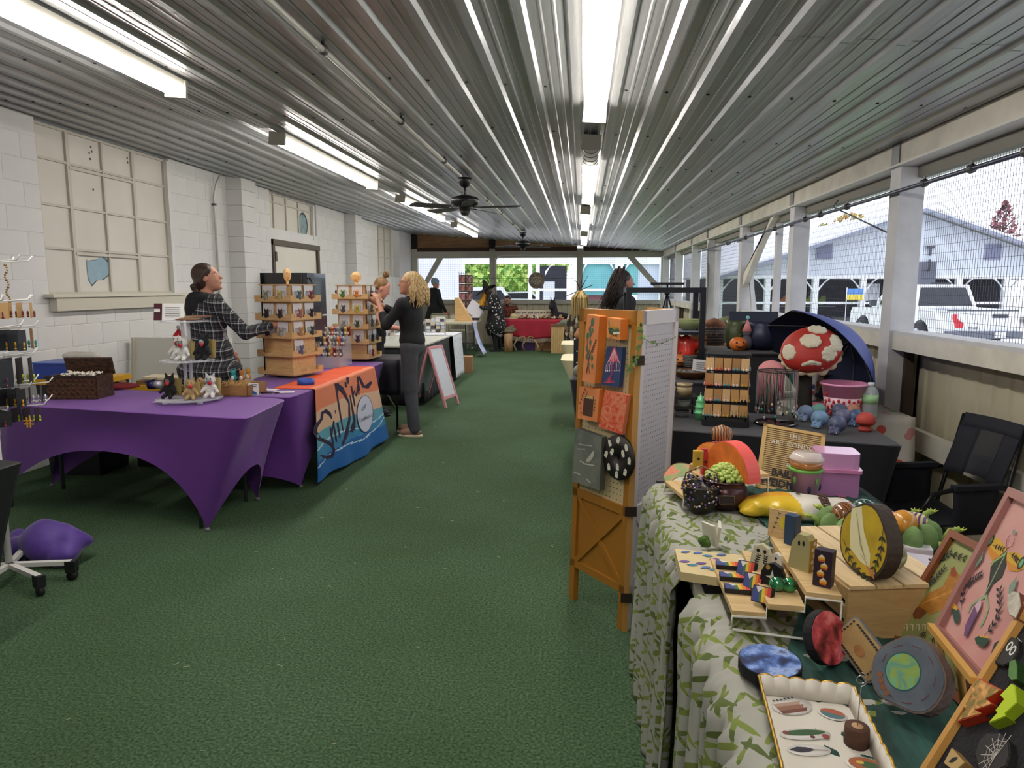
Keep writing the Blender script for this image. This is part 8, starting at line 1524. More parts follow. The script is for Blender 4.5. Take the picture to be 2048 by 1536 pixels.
# black wire earring rack
c=gz(1458,853,KZ)+V(.0,.10,0); t=T('earring_rack','black wire revolving rack packed with kraft earring cards on black table','display rack',c,math.radians(-12)); hR=gy(1458,708,c.y).z-KZ; w=.105
Bm(BLACKM).rbox((0,0,.015),(.25,.22,.03),.02).ob('base_tray',t)
for x in(-w,w):
    for y in(-w,w): Bm(BLACKM).tube((x,y,.02),(x,y,hR),.0045,n=6).ob('post',t)
for j in range(5):
    z=.05+(hR-.05)*j/4
    q=Bm(BLACKM); q.path([(-w,-w,z),(w,-w,z),(w,w,z),(-w,w,z)],.003,5,closed=True); q.ob('ring_rail',t)
Bm(BLACKM).rbox((0,0,hR+.004),(.24,.22,.008),.01).ob('top_plate',t)
mt=Matrix.Translation(c)@Matrix.Rotation(math.radians(-12),4,'Z'); row=('lowest','lower middle','upper middle','top'); CH_=['E9E4E0','2A8AA8','15151A','C03A3A','D9D5D8','3A5A4A','E0A0B0','C9A23A']
for j in range(4):
    for fa in range(3):
        for i in range(5):
            R_=Matrix.Rotation((fa-1)*PI/2,4,'Z'); x=-.09+.045*i; z=.05+(hR-.05)*(j+1)/4-.012; p=mt@R_@V(x,-w-.008,z); rr=math.radians(-12)+(fa-1)*PI/2
            col=CH_[(i*3+j*5+fa)%8]; nmc=('white','blue','black','red','pale grey','dark green','pink','gold')[(i*3+j*5+fa)%8]
            o=T('earring_card','kraft card with %s earrings, %s row, %s side, %s from left, wire rack'%(nmc,row[j],('left','front','right')[fa],('first','second','third','fourth','fifth')[i]),'earrings',p,rr,group='earring cards on the black wire rack')
            Bm(M(rackcard(i+j),.7)).box((0,0,-.033),(.041,.002,.066),(random.uniform(-.1,.05),0,random.uniform(-.1,.1))).ob('card',o); q=Bm(M(col,.3,.2)); 
            for s in(-1,1): q.tube((s*.009,-.003,-.03),(s*.009,-.004,-.052),.0008,n=4); q.ball((s*.009,-.005,-.062),(.006,.004,.009),6)
            q.ob('earring_pair',o)
# necklace carousel
c=gz(1557,852,KZ)+V(0,.07,0); hC=gy(1557,742,c.y).z-KZ; t=T('necklace_carousel','black ring carousel stand draped with many hanging necklaces on black table','display stand',c); Bm(M('0E0E10',.15,coat=1)).lathe([(0,0),(.115,0),(.118,.006),(.1,.014),(.02,.018),(0,.02)],n=32).ob('base',t); Bm(BLACKM).tube((0,0,.015),(0,0,hC),.005).ob('pole',t)
q=Bm(BLACKM); q.path([(.105*math.cos(a),.105*math.sin(a),hC) for a in [2*PI*i/28 for i in range(28)]],.0035,6,closed=True); [q.tube((0,0,hC),(.105*math.cos(a),.105*math.sin(a),hC),.0025,n=5) for a in(0,PI/2,PI,-PI/2)]; q.ob('ring',t)
for k in range(34):
    a=2*PI*k/34; l=hC*random.uniform(.55,.85); p=c+V(.108*math.cos(a),.108*math.sin(a),hC); col=('C9C9CE','D98AA0','8A8A90','B8A86A','2A9AA8','D9D5D0')[k%6]; sd=('right','right rear','rear','left rear','left','left front','front','right front')[int((a+PI/8)//(PI/4))%8]
    o=T('necklace','%s necklace hanging on the %s of black ring carousel, number %s along that side'%(('silver','rose','grey','brass','teal','pearl')[k%6],sd,('one','two','three','four','five')[k%4]),'necklace',p,a,group='necklaces on the ring carousel')
    Bm(M(col,.3,.5)).path([(0,-.006,0),(.002,-.004,-l*.5),(0,0,-l),(-.0,.004,-l*.5),(0,.006,0)],.0011,4).ob('chain',o); Bm(M(('2A9AA8','E0C0C8','1A1A1E','D9C9A0')[k%4],.3)).ball((0,0,-l-.007),(.006,.006,.01),6).ob('pendant',o)
# skulls, painted and plain
def skull(px,py,col,label,r=.048,rz=-.7):
    c=gz(px,py,KZ); t=T('painted_skull',label,'skull ornament',c+V(0,.02,0),rz,group='painted skulls on the black table'); m_=M(col,.45,var=.15,vs=20)
    link('skull_body',blob([('e',(0,.1*r,r*.98),(r*.88,r,r*.86),.01),('e',(0,-.6*r,r*.45),(r*.5,r*.45,r*.45),.012),('c',(-.3*r,-.85*r,.22*r),(.3*r,-.85*r,.22*r),.2*r,.2*r,.01),('-e',(-.33*r,-.98*r,r*.8),(r*.2,r*.26,r*.2)),('-e',(.33*r,-.98*r,r*.8),(r*.2,r*.26,r*.2)),('-e',(0,-1.1*r,r*.5),(r*.1,r*.2,r*.13))],.0035,m_),t)
    q=Bm(M('D9D6CE',.5)); [q.box((x*r*.13,-1.02*r,.23*r),(r*.1,r*.06,r*.16)) for x in(-2.5,-1.5,-.5,.5,1.5,2.5)]; tq=q.ob('teeth',t); return t
skull(1612,842,'7E93B5','pale blue skull, leftmost behind the front blue skull')
skull(1638,838,'6FA59A','teal green skull half hidden behind the blue skulls'); skull(1640,856,'7A9CC0','sky blue skull at the front left of skull group',.05)
skull(1676,868,'5A6080','dark slate blue skull nearest the viewer',.05); skull(1688,851,'6A6E90','slate violet skull behind the nearest dark skull'); skull(1680,838,'5E6684','dusty indigo skull at the back of the group'); skull(1706,838,'C98A72','peach coloured skull at the back right of group'); skull(1712,852,'4E6488','deep blue skull left of red mushroom')
c=gz(1733,863,KZ); t=T('red_mushroom','matte coral red toy mushroom at the right end of skull group','ornament',c+V(0,.02,0)); m_=M('C0483E',.6); Bm(m_).lathe([(0,0),(.032,0),(.034,.012),(.026,.028),(.02,.04)],n=18).ob('stem',t); Bm(m_).lathe([(.0,.034),(.042,.036),(.05,.05),(.045,.075),(.025,.095),(0,.1)],n=20).ob('cap',t)
c=gz(1400,838,KZ)+V(.0,.0,0); t=T('green_tower_bottle','translucent mint green tiered tower bottle left of earring rack','bottle',c); hh=gy(1400,790,c.y).z-KZ; Bm(M('6FC98A',.2,alpha=.85,coat=.4)).lathe([(0,0),(.034,0),(.034,hh*.25),(.038,hh*.27),(.03,hh*.3),(.03,hh*.5),(.034,hh*.52),(.026,hh*.55),(.026,hh*.75),(.028,hh*.78),(.018,hh*.82),(.016,hh*.95),(.003,hh),(.002,hh*1.12)],n=14).ob('bottle_body',t)
# things on the floral table
FZ=.753
c=gz(1690,832,FZ)+V(0,.05,0); h=gy(1690,765,c.y).z-FZ; t=T('pink_bucket','pink plastic bucket printed with red strawberries on floral table','bucket',c); r1,r2=.1,.125; PKB=M('F2A0C8',.3,coat=.4)
b=Bm(PKB); b.lathe([(0,0),(r1*.9,0),(r2*.98,h*.93),(r2*1.06,h*.94),(r2*1.06,h),(r2,h),(r1*.88,.01),(0,.01)],n=32); b.ob('bucket_body',t); b=Bm(M('E9C9D2',.35)); b.lathe([(r1*.905,.003),(r1*.905+(r2*.98-r1*.9)*.6,h*.57)],n=32); b.ob('pale_band',t); SB=M('C8283A',.4)
for k in range(40):
    a=PI+PI*(k%13)/12+.12*(k//13); z=h*(.1+.17*(k//13)+.05*(k%2)); r=r1*.9+(r2-r1*.9)*z/h+.002; q=Bm(SB); q.ball((r*math.cos(a),r*math.sin(a),z),(.009,.006,.012),6); q.ob('strawberry_print',t)
c=gz(1621,798,FZ)+V(-.02,-.02,0); c=gz(1620,800,FZ); h=gy(1620,742,c.y).z-FZ; t=T('drink_tumbler','white printed tumbler with a purple flip lid left of pink bucket','tumbler',c); Bm(M('D6CFD2',.35)).lathe([(0,0),(.036,0),(.042,.01),(.045,h),(.0,h)],n=24).ob('tumbler_body',t); Bm(M('5A3A8A',.35)).lathe([(.046,h*.93),(.047,h),(.045,h*1.1),(.02,h*1.15),(0,h*1.16)],n=24).ob('lid',t); Bm(M('6A4AA8',.35)).path([(.0,-.0,h*1.12),(-.01,0,h*1.35),(.015,0,h*1.38),(.03,0,h*1.2)],.008,8).ob('carry_loop',t)
for k in range(6): q=Bm(M(('3A5AA8','C8504A','2A2A3A','D9A23A','3A5AA8','8A4A2A')[k],.4)); a=-PI*.5+(k%3-1)*.6; z=h*(.2+.3*(k//3)+.08*(k%2)); q.ball((.0445*math.cos(a),.0445*math.sin(a),z),(.012,.006,.016),7); q.ob('printed_figure',t)
c=gz(1739,838,FZ)+V(.02,.06,0); h=gy(1739,765,c.y).z-FZ; t=T('water_bottle','clear plastic bottle with pale green label right of the pink bucket','bottle',c); Bm(M('D6DCE4',.08,alpha=.5,coat=.5)).lathe([(0,0),(.04,0),(.043,.01),(.043,h*.72),(.03,h*.85),(.016,h*.9),(.016,h*.93)],n=20).ob('bottle_body',t); Bm(M('A9D9A0',.4)).lathe([(.0435,h*.4),(.0435,h*.66)],n=20).ob('label_band',t); Bm(M('DDE2E8',.4)).lathe([(.018,h*.9),(.018,h),(0,h)],n=14).ob('cap',t)
c=gz(1637,826,FZ); t=T('pink_jar','small pink patterned jar on floral cloth between skulls and tumbler','jar',c); Bm(ramp_noise([(.4,'D96A8A'),(.6,'E8A0B4')],40,.4)).lathe([(0,0),(.034,0),(.036,.05),(.034,.053),(0,.053)],n=20).ob('jar_body',t); Bm(M('D95A80',.4)).lathe([(.036,.045),(.037,.06),(0,.061)],n=20).ob('lid',t)
c=gz(1660,800,FZ)+V(.02,.12,0); t=T('cardboard_box','plain tan cardboard box on floral table behind pink bucket','box',c,-.1); Bm(M('9A7A5E',.8)).bb((-.16,-.02,0),(.22,.22,.15)).ob('box_body',t); Bm(M('A98A6A',.8)).bb((-.16,-.02,.15),(.22,.1,.154)).ob('flap',t)
FH=ramp_noise([(.0,'D9704A'),(.14,'C9A0A8'),(.2,'2E2A32')],40,.8,kind='voronoi'); hp=c+V(.0,.06,.156); t=T('patterned_hat','dark pointed hat with orange and pink print lying on cardboard box','hat',hp,.2); Bm(FH).lathe([(.0,0),(.11,.0),(.115,.005),(.05,.02)],n=20).ob('brim',t); Bm(FH).lathe([(.055,0),(.045,.06),(.02,.14),(.0,.19)],(0.0,0,.035),16,rot=(0,PI/2-.1,0)).ob('cone',t)
# mushroom hat
c=gy(1622,700,4.35); t=T('mushroom_hat','big red toadstool hat with puffy white patches under the umbrella','hat',c,rot=(.7,-.35,.1)); t.scale=(.92,.92,.92); RD=M('A8281E',.6,bump=.3,bs=60,var=.1,vs=12)
prm=[('e',(0,0,0),(.19,.17,.12),.02)]; link('cap_dome',blob(prm+[('-e',(0,0,-.14),(.3,.3,.09))],.01,RD),t); WF=M('CFC6B0',.95,bump=.8,bs=70)
for k,(x,y,z,r,h_) in enumerate(((-.07,-.13,.0,.062,.02),(.05,-.12,.06,.045,.015),(-.02,-.02,.118,.05,.014),(.13,-.06,.06,.05,.02),(-.15,.0,.055,.045,.02),(.07,.06,.10,.045,.015))):
    n_=V(x/.036,y/.029,z/.0144).normalized(); e=n_.to_track_quat('Z','Y').to_euler(); link('white_patch',blob([('e',(x,y,z),(r*1.25,r*1.05,h_),.01,e)]+[('e',tuple(V(x,y,z)+e.to_matrix()@V(r*1.0*math.cos(a),r*.82*math.sin(a),0)),(.016,.016,.014),.008) for a in [i*PI/4 for i in range(8)]],.006,WF),t)
link('cream_ruffle',blob([('e',(.17*math.cos(a),.15*math.sin(a),-.05+.01*math.sin(5*a)),(.035,.03,.022),.02) for a in [2*PI*i/16 for i in range(16)]],.009,M('BDB094',.95,bump=.6,bs=40)),t)
hs=T('hat_stand','dark post carrying the toadstool hat beside the umbrella','hat stand',(c.x-.02,c.y+.02,.753)); link('post',blob([('c',(0,0,.02),(0,0,c.z-.753-.09),.05,.04,.03)],.014,M('2A2822',.9)),hs)
# pink jellyfish hat
c=gz(1548,826,KZ)+V(-.02,.03,0); z=gy(1548,745,c.y).z; t=T('jellyfish_hat','soft pink jellyfish hat with hanging frills behind the necklace carousel','hat',(c.x,c.y,z)); t.scale=(.72,.72,.8); Bm(M('D08A8C',.9,bump=.3,bs=40)).lathe([(.1,-.02),(.115,0),(.1,.045),(.06,.08),(0,.095)],n=22).ob('bell',t); q=Bm(M('C97A80',.9)); 
for k in range(22): a=2*PI*k/22; q.path([(.1*math.cos(a),.1*math.sin(a),0),(.1*math.cos(a),.1*math.sin(a),-.06),(.105*math.cos(a+.1),.105*math.sin(a+.1),-.13-.03*(k%3))],[.011,.009,.005],5)
q.ob('frills',t); Bm(M('8A5A5A',.7)).tube((0,0,0),(0,0,(KZ-z)/.8+.003),.02).ob('stand_post',t)
# navy umbrella lying open on the floral table
UM=M('1B2140',.7); UMO=M('3E4E9A',.6); ap=gy(1702,684,4.75); R0=.43; t=T('umbrella','open navy umbrella lying on its side over the floral table','umbrella',ap); axv=Vector((-.78,-.36,-.52)).normalized(); qx=axv.orthogonal().normalized(); qx=Vector((0,0,1)).cross(axv).normalized(); qy=axv.cross(qx)
def um(u,v,off=0): # u round, v apex->rim
    a=2*PI*u; kk=abs(math.sin(4*a/1.0)) ; r=R0*v*(1-.07*abs(math.sin(4*a))); d=.30*v*v-.02*abs(math.sin(4*a))*v; return tuple(qx*(r*math.cos(a))+qy*(r*math.sin(a))+axv*(d+off))
b=Bm(UMO); b.grid(lambda u,v:um(u,v),48,8); b.ob('canopy_outside',t); b=Bm(UM); b.grid(lambda u,v:um(u,v,.004),48,8,flip=True); b.ob('canopy_inside',t)
for k in range(8): q=Bm(M('8A8C92',.4,.6)); a=2*PI*k/8; q.path([Vector(um(k/8,v,.008)) for v in(0,.3,.6,1)],.0025,5); q.ob('rib',t)
Bm(M('2A2A30',.4,.5)).tube(tuple(-axv*.06),tuple(axv*.30),.006).ob('shaft',t); q=Bm(M('1A1A1E',.4)); q.tube(tuple(axv*.30),tuple(axv*.36),.012); q.ob('handle',t)
# ------------------------------------------------------------ dark tiered boxes and pots further back
def shelfbox(label,px0,px1,pyt,Y,zb,dep,m=BLKC,name='black_riser'):
    a=gy(px0,pyt,Y);c=gy(px1,pyt,Y); t=T(name,label,'display stand',((a.x+c.x)/2,Y,zb)); w=c.x-a.x; h=a.z-zb; Bm(m).bb((-w/2,0,0),(w/2,dep,h-.006)).ob('draped_box',t); Bm(m).bb((-w/2-.01,-.01,h-.012),(w/2+.01,dep+.01,h)).ob('top_cover',t); return t,h
r1_,h1_=shelfbox('wide black draped riser carrying pumpkin and cauldrons behind earring rack',1432,1556,706,4.75,0,.55)
z1_=h1_
SLT=M('8A6A42',.7,bump=.4,bs=30,var=.3,vs=20)
def pumpk(loc,r,label,col='D9722A'):
    t=T('pumpkin',label,'pumpkin',loc); b=Bm(M(col,.45,var=.08,vs=20)); b.grid(lambda u,v:(r*(1-.08*abs(math.sin(5*PI*u*1.0)) if True else 1)*math.sin(PI*v)*math.cos(2*PI*u)*(1-.0),r*(1-.08*abs(math.sin(5*PI*u)))*math.sin(PI*v)*math.sin(2*PI*u),r*.8-r*.8*math.cos(PI*v)),40,12); b.ob('pumpkin_body',t); Bm(M('4A5A2A',.7)).path([(0,0,r*1.55),(.1*r,0,r*1.8),(.3*r,0,r*1.95)],[r*.14,r*.1,r*.06],7).ob('stem',t)
    q=Bm(M('2A1408',.8)); 
    for s in(-1,1): q.poly([(s*r*.35-r*.14,-r*.90,r*.95),(s*r*.35+r*.14,-r*.90,r*.95),(s*r*.35,-r*.93,r*1.2)])
    q.poly([(-r*.5,-r*.88,r*.7),(-r*.2,-r*1.0,r*.45),(r*.2,-r*1.0,r*.45),(r*.5,-r*.88,r*.7),(r*.15,-r*1.02,r*.62),(-r*.15,-r*1.02,r*.62)]); q.ob('carved_face',t); return t
p=gy(1481,706,4.80); pumpk((p.x,4.88,z1_),.062,'small carved orange pumpkin on black riser above earring rack')
def pot(label,px,py,Y,zb,r,h,col,name='pot',rings=0,handle=True,tex=None):
    x=gy(px,py,Y).x; t=T(name,label,'pot',(x,Y,zb)); m_=tex or M(col,.4,.3,var=.2,vs=20); Bm(m_).lathe([(0,0),(r*.7,0),(r,h*.35),(r*.95,h*.7),(r*.8,h*.85),(r*.88,h),(r*.78,h),(r*.7,h*.85)],n=24).ob('pot_body',t)
    if rings: q=Bm(m_); [q.lathe([(r*1.0,h*(.15+.13*k)),(r*1.04,h*(.18+.13*k)),(r*1.0,h*(.21+.13*k))],n=24) for k in range(rings)]; q.ob('ribbed_rings',t)
    if handle:
        for s in(-1,1): Bm(M('2A2E3A',.4,.4)).path([(s*r*.85,0,h*.95),(s*r*1.2,0,h*.95),(s*r*1.2,0,h*.7),(s*r*.95,0,h*.65)],.008,6).ob('handle',t)
    return t
pot('dark blue black cauldron pot standing at the right of black riser',1524,700,5.05,z1_,.115,.19,'2A3048')
t=T('dark_case','dark navy open case lid behind the blue cauldron','case',(gy(1505,690,5.2).x,5.2,z1_)); Bm(M('20263C',.5)).box((0,0,.16),(.34,.03,.2),(-.2,0,0)).ob('lid_panel',t); Bm(M('20263C',.5)).bb((-.15,-.02,0),(.15,.04,.08)).ob('case_base',t)
pot('mossy green jug with a curled handle behind the carved pumpkin',1470,690,5.1,z1_,.075,.2,'4A5438',name='jug',handle=False); x=gy(1470,690,5.1).x; 
t=T('gnome_figure','grey and pink hatted gnome figure between jug and cauldron','figure',(gy(1493,690,5.0).x,5.0,z1_)); link('figure_body',blob([('e',(0,0,.05),(.04,.035,.055),.02),('e',(0,0,.12),(.03,.03,.03),.01)],.007,M('5A5660',.8)),t); Bm(M('D98A8A',.8)).lathe([(.036,.13),(.02,.17),(.0,.22)],n=12).ob('hat',t); Bm(M('8AD0C8',.8)).ball((0,0,.225),.014,7).ob('pompom',t)
# wall of face planters along the right
def facepot(label,px,py,Y,zb,col,top):
    x=gy(px,py,Y).x; t=T('face_planter',label,'planter',(x,Y,zb)); r=.10; Bm(M(col,.7,bump=.5,bs=30,var=.2,vs=15)).lathe([(0,0),(r*.8,0),(r,.05),(r*1.05,.12),(r*.95,.15),(0,.15)],n=22).ob('planter_body',t); q=Bm(M('3A302A',.8)); 
    for k in range(6): q.lathe([(r*1.02,.02+.02*k),(r*1.06,.028+.02*k),(r*1.02,.036+.02*k)],n=22)
    q.ob('ribbed_rings',t); q=Bm(M(top,.8,var=.3,vs=30)); 
    for k in range(9): a=PI+PI*k/8; q.path([(r*.9*math.cos(a),r*.9*math.sin(a),.15),(r*.95*math.cos(a),r*.95*math.sin(a),.10),(r*1.08*math.cos(a),r*1.08*math.sin(a),.08)],[.012,.01,.006],5)
    q.ob('tooth_drips',t); Bm(M(top,.8,var=.3,vs=30)).lathe([(r*.98,.145),(r*.7,.19),(0,.215)],n=18).ob('domed_lid',t)
r2_,h2_=shelfbox('low tan box stack under the ribbed planters behind the earring rack',1418,1470,690,5.7,0,.5,M('A8784A',.7),name='tan_box')
facepot('grey ribbed planter with brown drips left of the mossy jug',1427,690,5.75,h2_,'6A6468','8A5A42'); facepot('brown and green ribbed planter behind the grey planter',1452,690,6.15,h2_,'6E4E3A','6A7050')
# black pipe rack with shelves just right of the screen
PB=M('1A1B24',.4,.3); Yp=5.0; xa=gy(1258,573,Yp).x; xb=gy(1407,573,Yp).x; zt=gy(1407,575,Yp).z; t=T('pipe_rack','tall black square tube rack with shelves rising behind the pegboard screen','display rack',(xa,Yp,0))
for x,y in((0,0),(xb-xa,0),(0,.32),(xb-xa,.32)): Bm(PB).bb((x-.018,y-.018,0),(x+.018,y+.018,zt)).ob('post',t)
for y in(0,.32): Bm(PB).bb((0,y-.015,zt-.035),(xb-xa,y+.015,zt)).ob('top_bar',t)
for x in(0,xb-xa): Bm(PB).bb((x-.015,0,zt-.035),(x+.015,.32,zt)).ob('side_bar',t)
szs=[gy(1390,q,Yp).z for q in(664,735)]
for z in szs: Bm(PB).bb((-.0,-.02,z-.02),(xb-xa,.34,z)).ob('shelf',t)
Bm(M('8A8CA8',.5)).bb((xb-xa-.2,-.0,szs[0]),(xb-xa-.02,.3,szs[0]+.004)).ob('shelf_liner',t)
c=gy(1384,660,Yp); t=T('green_bowl','olive green wide bowl on the top shelf of pipe rack','bowl',(c.x,Yp+.15,szs[0]+.004)); Bm(M('8A9462',.5)).lathe([(.03,0),(.05,.008),(.09,.04),(.105,.075),(.1,.075),(.085,.042),(0,.01)],n=26).ob('bowl_body',t); Bm(M('A9B07A',.5)).lathe([(.1,.073),(.108,.078),(.104,.08)],n=26).ob('rim',t)
t=T('red_lobster','red lobster shaped plush standing on the pipe rack middle shelf','plush',(gy(1372,700,Yp+.1).x,Yp+.1,szs[1])); dz=szs[0]-szs[1]
link('plush_body',blob([('e',(0,0,dz*.42),(.06,.05,.12),.02),('e',(.06,0,dz*.62),(.055,.03,.04),.02),('c',(-.02,0,dz*.55),(-.07,0,dz*.75),.03,.03,.02),('e',(-.08,0,dz*.8),(.035,.03,.05),.01),('c',(0,0,.02),(0,0,dz*.35),.05,.05,.02)],.009,M('D8301E',.4,coat=.3)),t)
t=T('slat_screen','tan slatted wooden panel behind the red lobster plush','panel',(gy(1393,700,Yp+.26).x,Yp+.27,szs[1])); 
for k in range(5): Bm(M('C99A52',.6)).bb((-.07,-.01,.01+dz*.17*k),(.07,.0,dz*.17*(k+1)-.004)).ob('slat',t)
t=T('stacked_cups','stack of grey ribbed cups on the pipe rack middle shelf','cups',(gy(1381,730,Yp).x,Yp+.04,szs[1])); 
for k in range(7): Bm(M('5E605E',.6)).lathe([(.04+.002*k,.012*k),(.05+.001*k,.012*k+.01),(.045,.012*k+.011)],n=20).ob('cup',t)
pumpk((gy(1361,735,Yp).x,Yp+.06,szs[1]),.055,'round orange pumpkin on the pipe rack middle shelf by the screen edge','D9824A')
# low black riser in front with wooden bowl and tins
r3_,h3_=shelfbox('black draped riser with a wooden bowl beside the screen edge',1340,1412,764,4.58,0,.4)
c=gy(1385,762,4.7); t=T('wooden_bowl','shallow brown wooden bowl of grey bits on black riser beside earring rack','bowl',(c.x,4.76,h3_)); Bm(grain('4E3424','7A5638',(1,1,6),8)).lathe([(.04,0),(.09,.012),(.13,.05),(.135,.06),(.125,.06),(.08,.02),(0,.012)],n=28).ob('bowl_body',t); q=Bm(M('7A7C80',.6,var=.3,vs=30)); [q.ball((random.uniform(-.08,.08),random.uniform(-.08,.08),.045),random.uniform(.012,.02),6) for _ in range(24)]; tag(q.ob('grey_stones',t),kind='stuff')
t=T('small_sign','small grey printed card standing in the wooden bowl','sign',(gy(1405,745,4.72).x,4.70,h3_+.055)); Bm(M('C5C6C8',.6)).box((0,0,.04),(.14,.003,.075),(-.2,.1,0)).ob('card',t); p=Paint((0,-.006,.04),(1,0,-.1),(0,.2,1)); [p.stroke([(-.05,.02-.014*k),(.05,.02-.014*k)],.004,M('7A7C80',.6)) for k in range(4)]; p.ob('print',t)
b4=gz(1372,838,KZ)+V(-.03,.10,0); t=T('tin_shelf','low black metal shelf stacked with round tins beside the screen','display stand',b4); 
for z in(.06,.125): Bm(BLACKM).bb((-.14,-.08,z-.008),(.10,.08,z)).ob('shelf',t)
for x in(-.13,.09):
    for y in(-.07,.07): Bm(BLACKM).tube((x,y,0),(x,y,.125),.006,n=6).ob('leg',t)
for k,(x,z,c_,r,h,l) in enumerate(((.03,.125,'9A8A6A',.045,.07,'large tan round tin on top of the low black tin shelf'),(.03,.06,'A9B5AA',.035,.04,'pale green small tin on the tin shelf middle'),(.02,.0,'8A8C94',.04,.035,'grey flat tin on table under the low black tin shelf'),(-.06,.125,'B5A88A',.04,.05,'cream small tin beside the large tan tin'))):
    q=T('round_tin',l,'tin',b4+V(x,0,z)); Bm(M(c_,.4)).lathe([(0,0),(r,0),(r,h*.8)],n=22).ob('tin_body',q); Bm(M(c_,.3,.2)).lathe([(r*1.04,h*.75),(r*1.04,h),(0,h)],n=22).ob('lid',q)
# tripod stand behind
tr=gy(1335,570,8.7); t=T('tripod_stand','black tripod light stand spreading its legs behind the pegboard screen','tripod',(tr.x,8.7,0)); Bm(PB).tube((0,0,.2),(0,0,tr.z),.012).ob('centre_column',t); zj=gy(1335,585,8.7).z
for a in(-.5,1.6,3.6): Bm(PB).tube((0,0,zj),(.42*math.cos(a),.42*math.sin(a),.0),.011,n=7).ob('leg',t)
Bm(PB).lathe([(.03,zj-.03),(.035,zj),(.02,zj+.03)],n=10).ob('collar',t); Bm(PB).bb((-.2,-.015,tr.z-.0),(.2,.015,tr.z+.03)).ob('cross_head',t)
# boxes beside cream tables: black cabinet, silver pumpkin, hand shaped thing
sp=gz(1146,748,KZ)+V(.03,.05,0); pt=pumpk((-.0,5.83,KZ),.075,'silver grey pumpkin on the black table beside orange screen','8A857A')
t=T('black_speaker','upright black box with white studs behind the silver pumpkin','box',(-.0,6.22,KZ)); Bm(M('20222C',.5)).rbox((.04,0,.15),(.22,.2,.30),.01).ob('box_body',t)
for z in(.1,.2): Bm(M('D0D0D4',.4)).ball((-.04,-.103,z),.008,6).ob('stud',t)
t=T('peach_vase','small peach rounded vase peeking over the black box','vase',(-.02,6.22,KZ+.301)); Bm(M('C98A6A',.6)).lathe([(0,0),(.035,0),(.05,.035),(.03,.07),(.024,.08),(0,.08)],n=16).ob('vase_body',t); Bm(M('B5785A',.6)).lathe([(.024,.078),(.03,.085),(.024,.088)],n=16).ob('lip',t)
# ------------------------------------------------------------ black folding camp chair at the right wall
CHX=Vector((1.73,3.54,0)); t=T('camp_chair','black fabric folding camp chair standing against the beige right wall','chair',CHX,math.radians(-78)); t.scale=(.74,.8,.88); CF=M('1E1F2A',.85,var=.08,vs=12); CM=M('17181C',.35,.5); MESH=M('2A2C36',.8,alpha=.72)
hs_=.42; q=Bm(CF); q.sheet(lambda u,v:(-.25+.5*u,-.24+.46*v,hs_+.03*abs(2*u-1)**2+.01*v),12,8,.012); q.ob('seat',t)
def bkp(u,v): return (-.25+.5*u,.24+.13*v+.03*math.sin(PI*u),hs_+.22+.34*v)
for a,c_,m_,nm_ in((.78,1,CF,'head_band'),(0,.78,CF,'backrest')):
    q=Bm(m_)
    if nm_=='head_band': q.sheet(lambda u,v:bkp(u,a+(c_-a)*v),12,3,.01)
    else:
        q.sheet(lambda u,v:bkp(.30*u,a+(c_-a)*v),5,6,.01); q.ob(nm_,t); q=Bm(m_); q.sheet(lambda u,v:bkp(.70+.30*u,a+(c_-a)*v),5,6,.01)
    f=q.ob(nm_,t)
q=Bm(MESH); q.sheet(lambda u,v:bkp(.28+.44*u,.05+.75*v),6,6,.004); q.ob('mesh_panel',t)
for s in(-1,1):
    q=Bm(CM); q.path([(s*.27,.22,.0),(s*.27,.24,.45),(s*.26,.37,.97)],.013,8); q.ob('rear_post',t); q=Bm(CM); q.path([(s*.29,-.26,0),(s*.29,-.26,.56),(s*.29,-.2,.63),(s*.29,-.1,.65),(s*.28,.26,.65)],.013,8); q.ob('front_post',t)
    q=Bm(CM); q.tube((s*.28,-.26,.04),(s*.27,.22,.42),.010); q.tube((s*.28,-.26,.42),(s*.27,.22,.04),.010); q.ob('side_brace',t)
    q=Bm(CF); q.sheet(lambda u,v:(s*(.29+.012*math.sin(PI*v)),-.08+.28*u,.655-.25*v),6,5,.006); q.ob('side_pouch',t); q=Bm(CF); q.bb((s*.29-.025,-.08,.65),(s*.29+.025,.22,.675)); q.ob('arm_pad',t)
q=Bm(CM); q.tube((-.28,-.26,.42),(.28,-.26,.42),.011); q.tube((-.28,-.26,.06),(.28,-.26,.06),.01); q.ob('front_rail',t)
# ================================================================ back wall goods
RC=M('9E1E34',.8,var=.1,vs=4); xl=gy(1008,640,16.6).x; xr=gy(1134,640,16.6).x; t=T('red_table','table under a fringed red cloth full of goods against the back wall','table',((xl+xr)/2,17.0,0)); w=(xr-xl)/2
b=Bm(RC); b.bb((-w,-.35,.74),(w,.4,.752)); b.sheet(lambda u,v:(-w+2*w*u,-.355-.02*math.sin(u*28)*v,.75-(.36+.10*math.sin(PI*u))*v),40,8,.004); b.sheet(lambda u,v:(w+.01+.02*math.sin(u*14)*v,-.35+.75*u,.75-.4*v),12,6,.004); b.sheet(lambda u,v:(-w-.01,.4-.75*u,.75-.4*v),12,6,.004); b.ob('red_cloth',t)
q=Bm(M('B9A89A',.8)); 
for k in range(90): u=k/89; q.tube((-w+2*w*u,-.365-.02*math.sin(u*28),.752-(.36+.10*math.sin(PI*u))),(-w+2*w*u,-.37,.66-(.36+.10*math.sin(PI*u))),.005,n=4)
tag(q.ob('fringe',t),kind='stuff'); Bm(M('8A8478',.6)).bb((-w+.02,-.33,.70),(w-.02,.38,.735)).ob('tabletop',t)
for x in(-w+.08,w-.08):
    for y in(-.28,.32): Bm(M('3A3A3E',.5)).tube((x,y,0),(x,y,.7),.016).ob('leg',t)
RTZ=.754
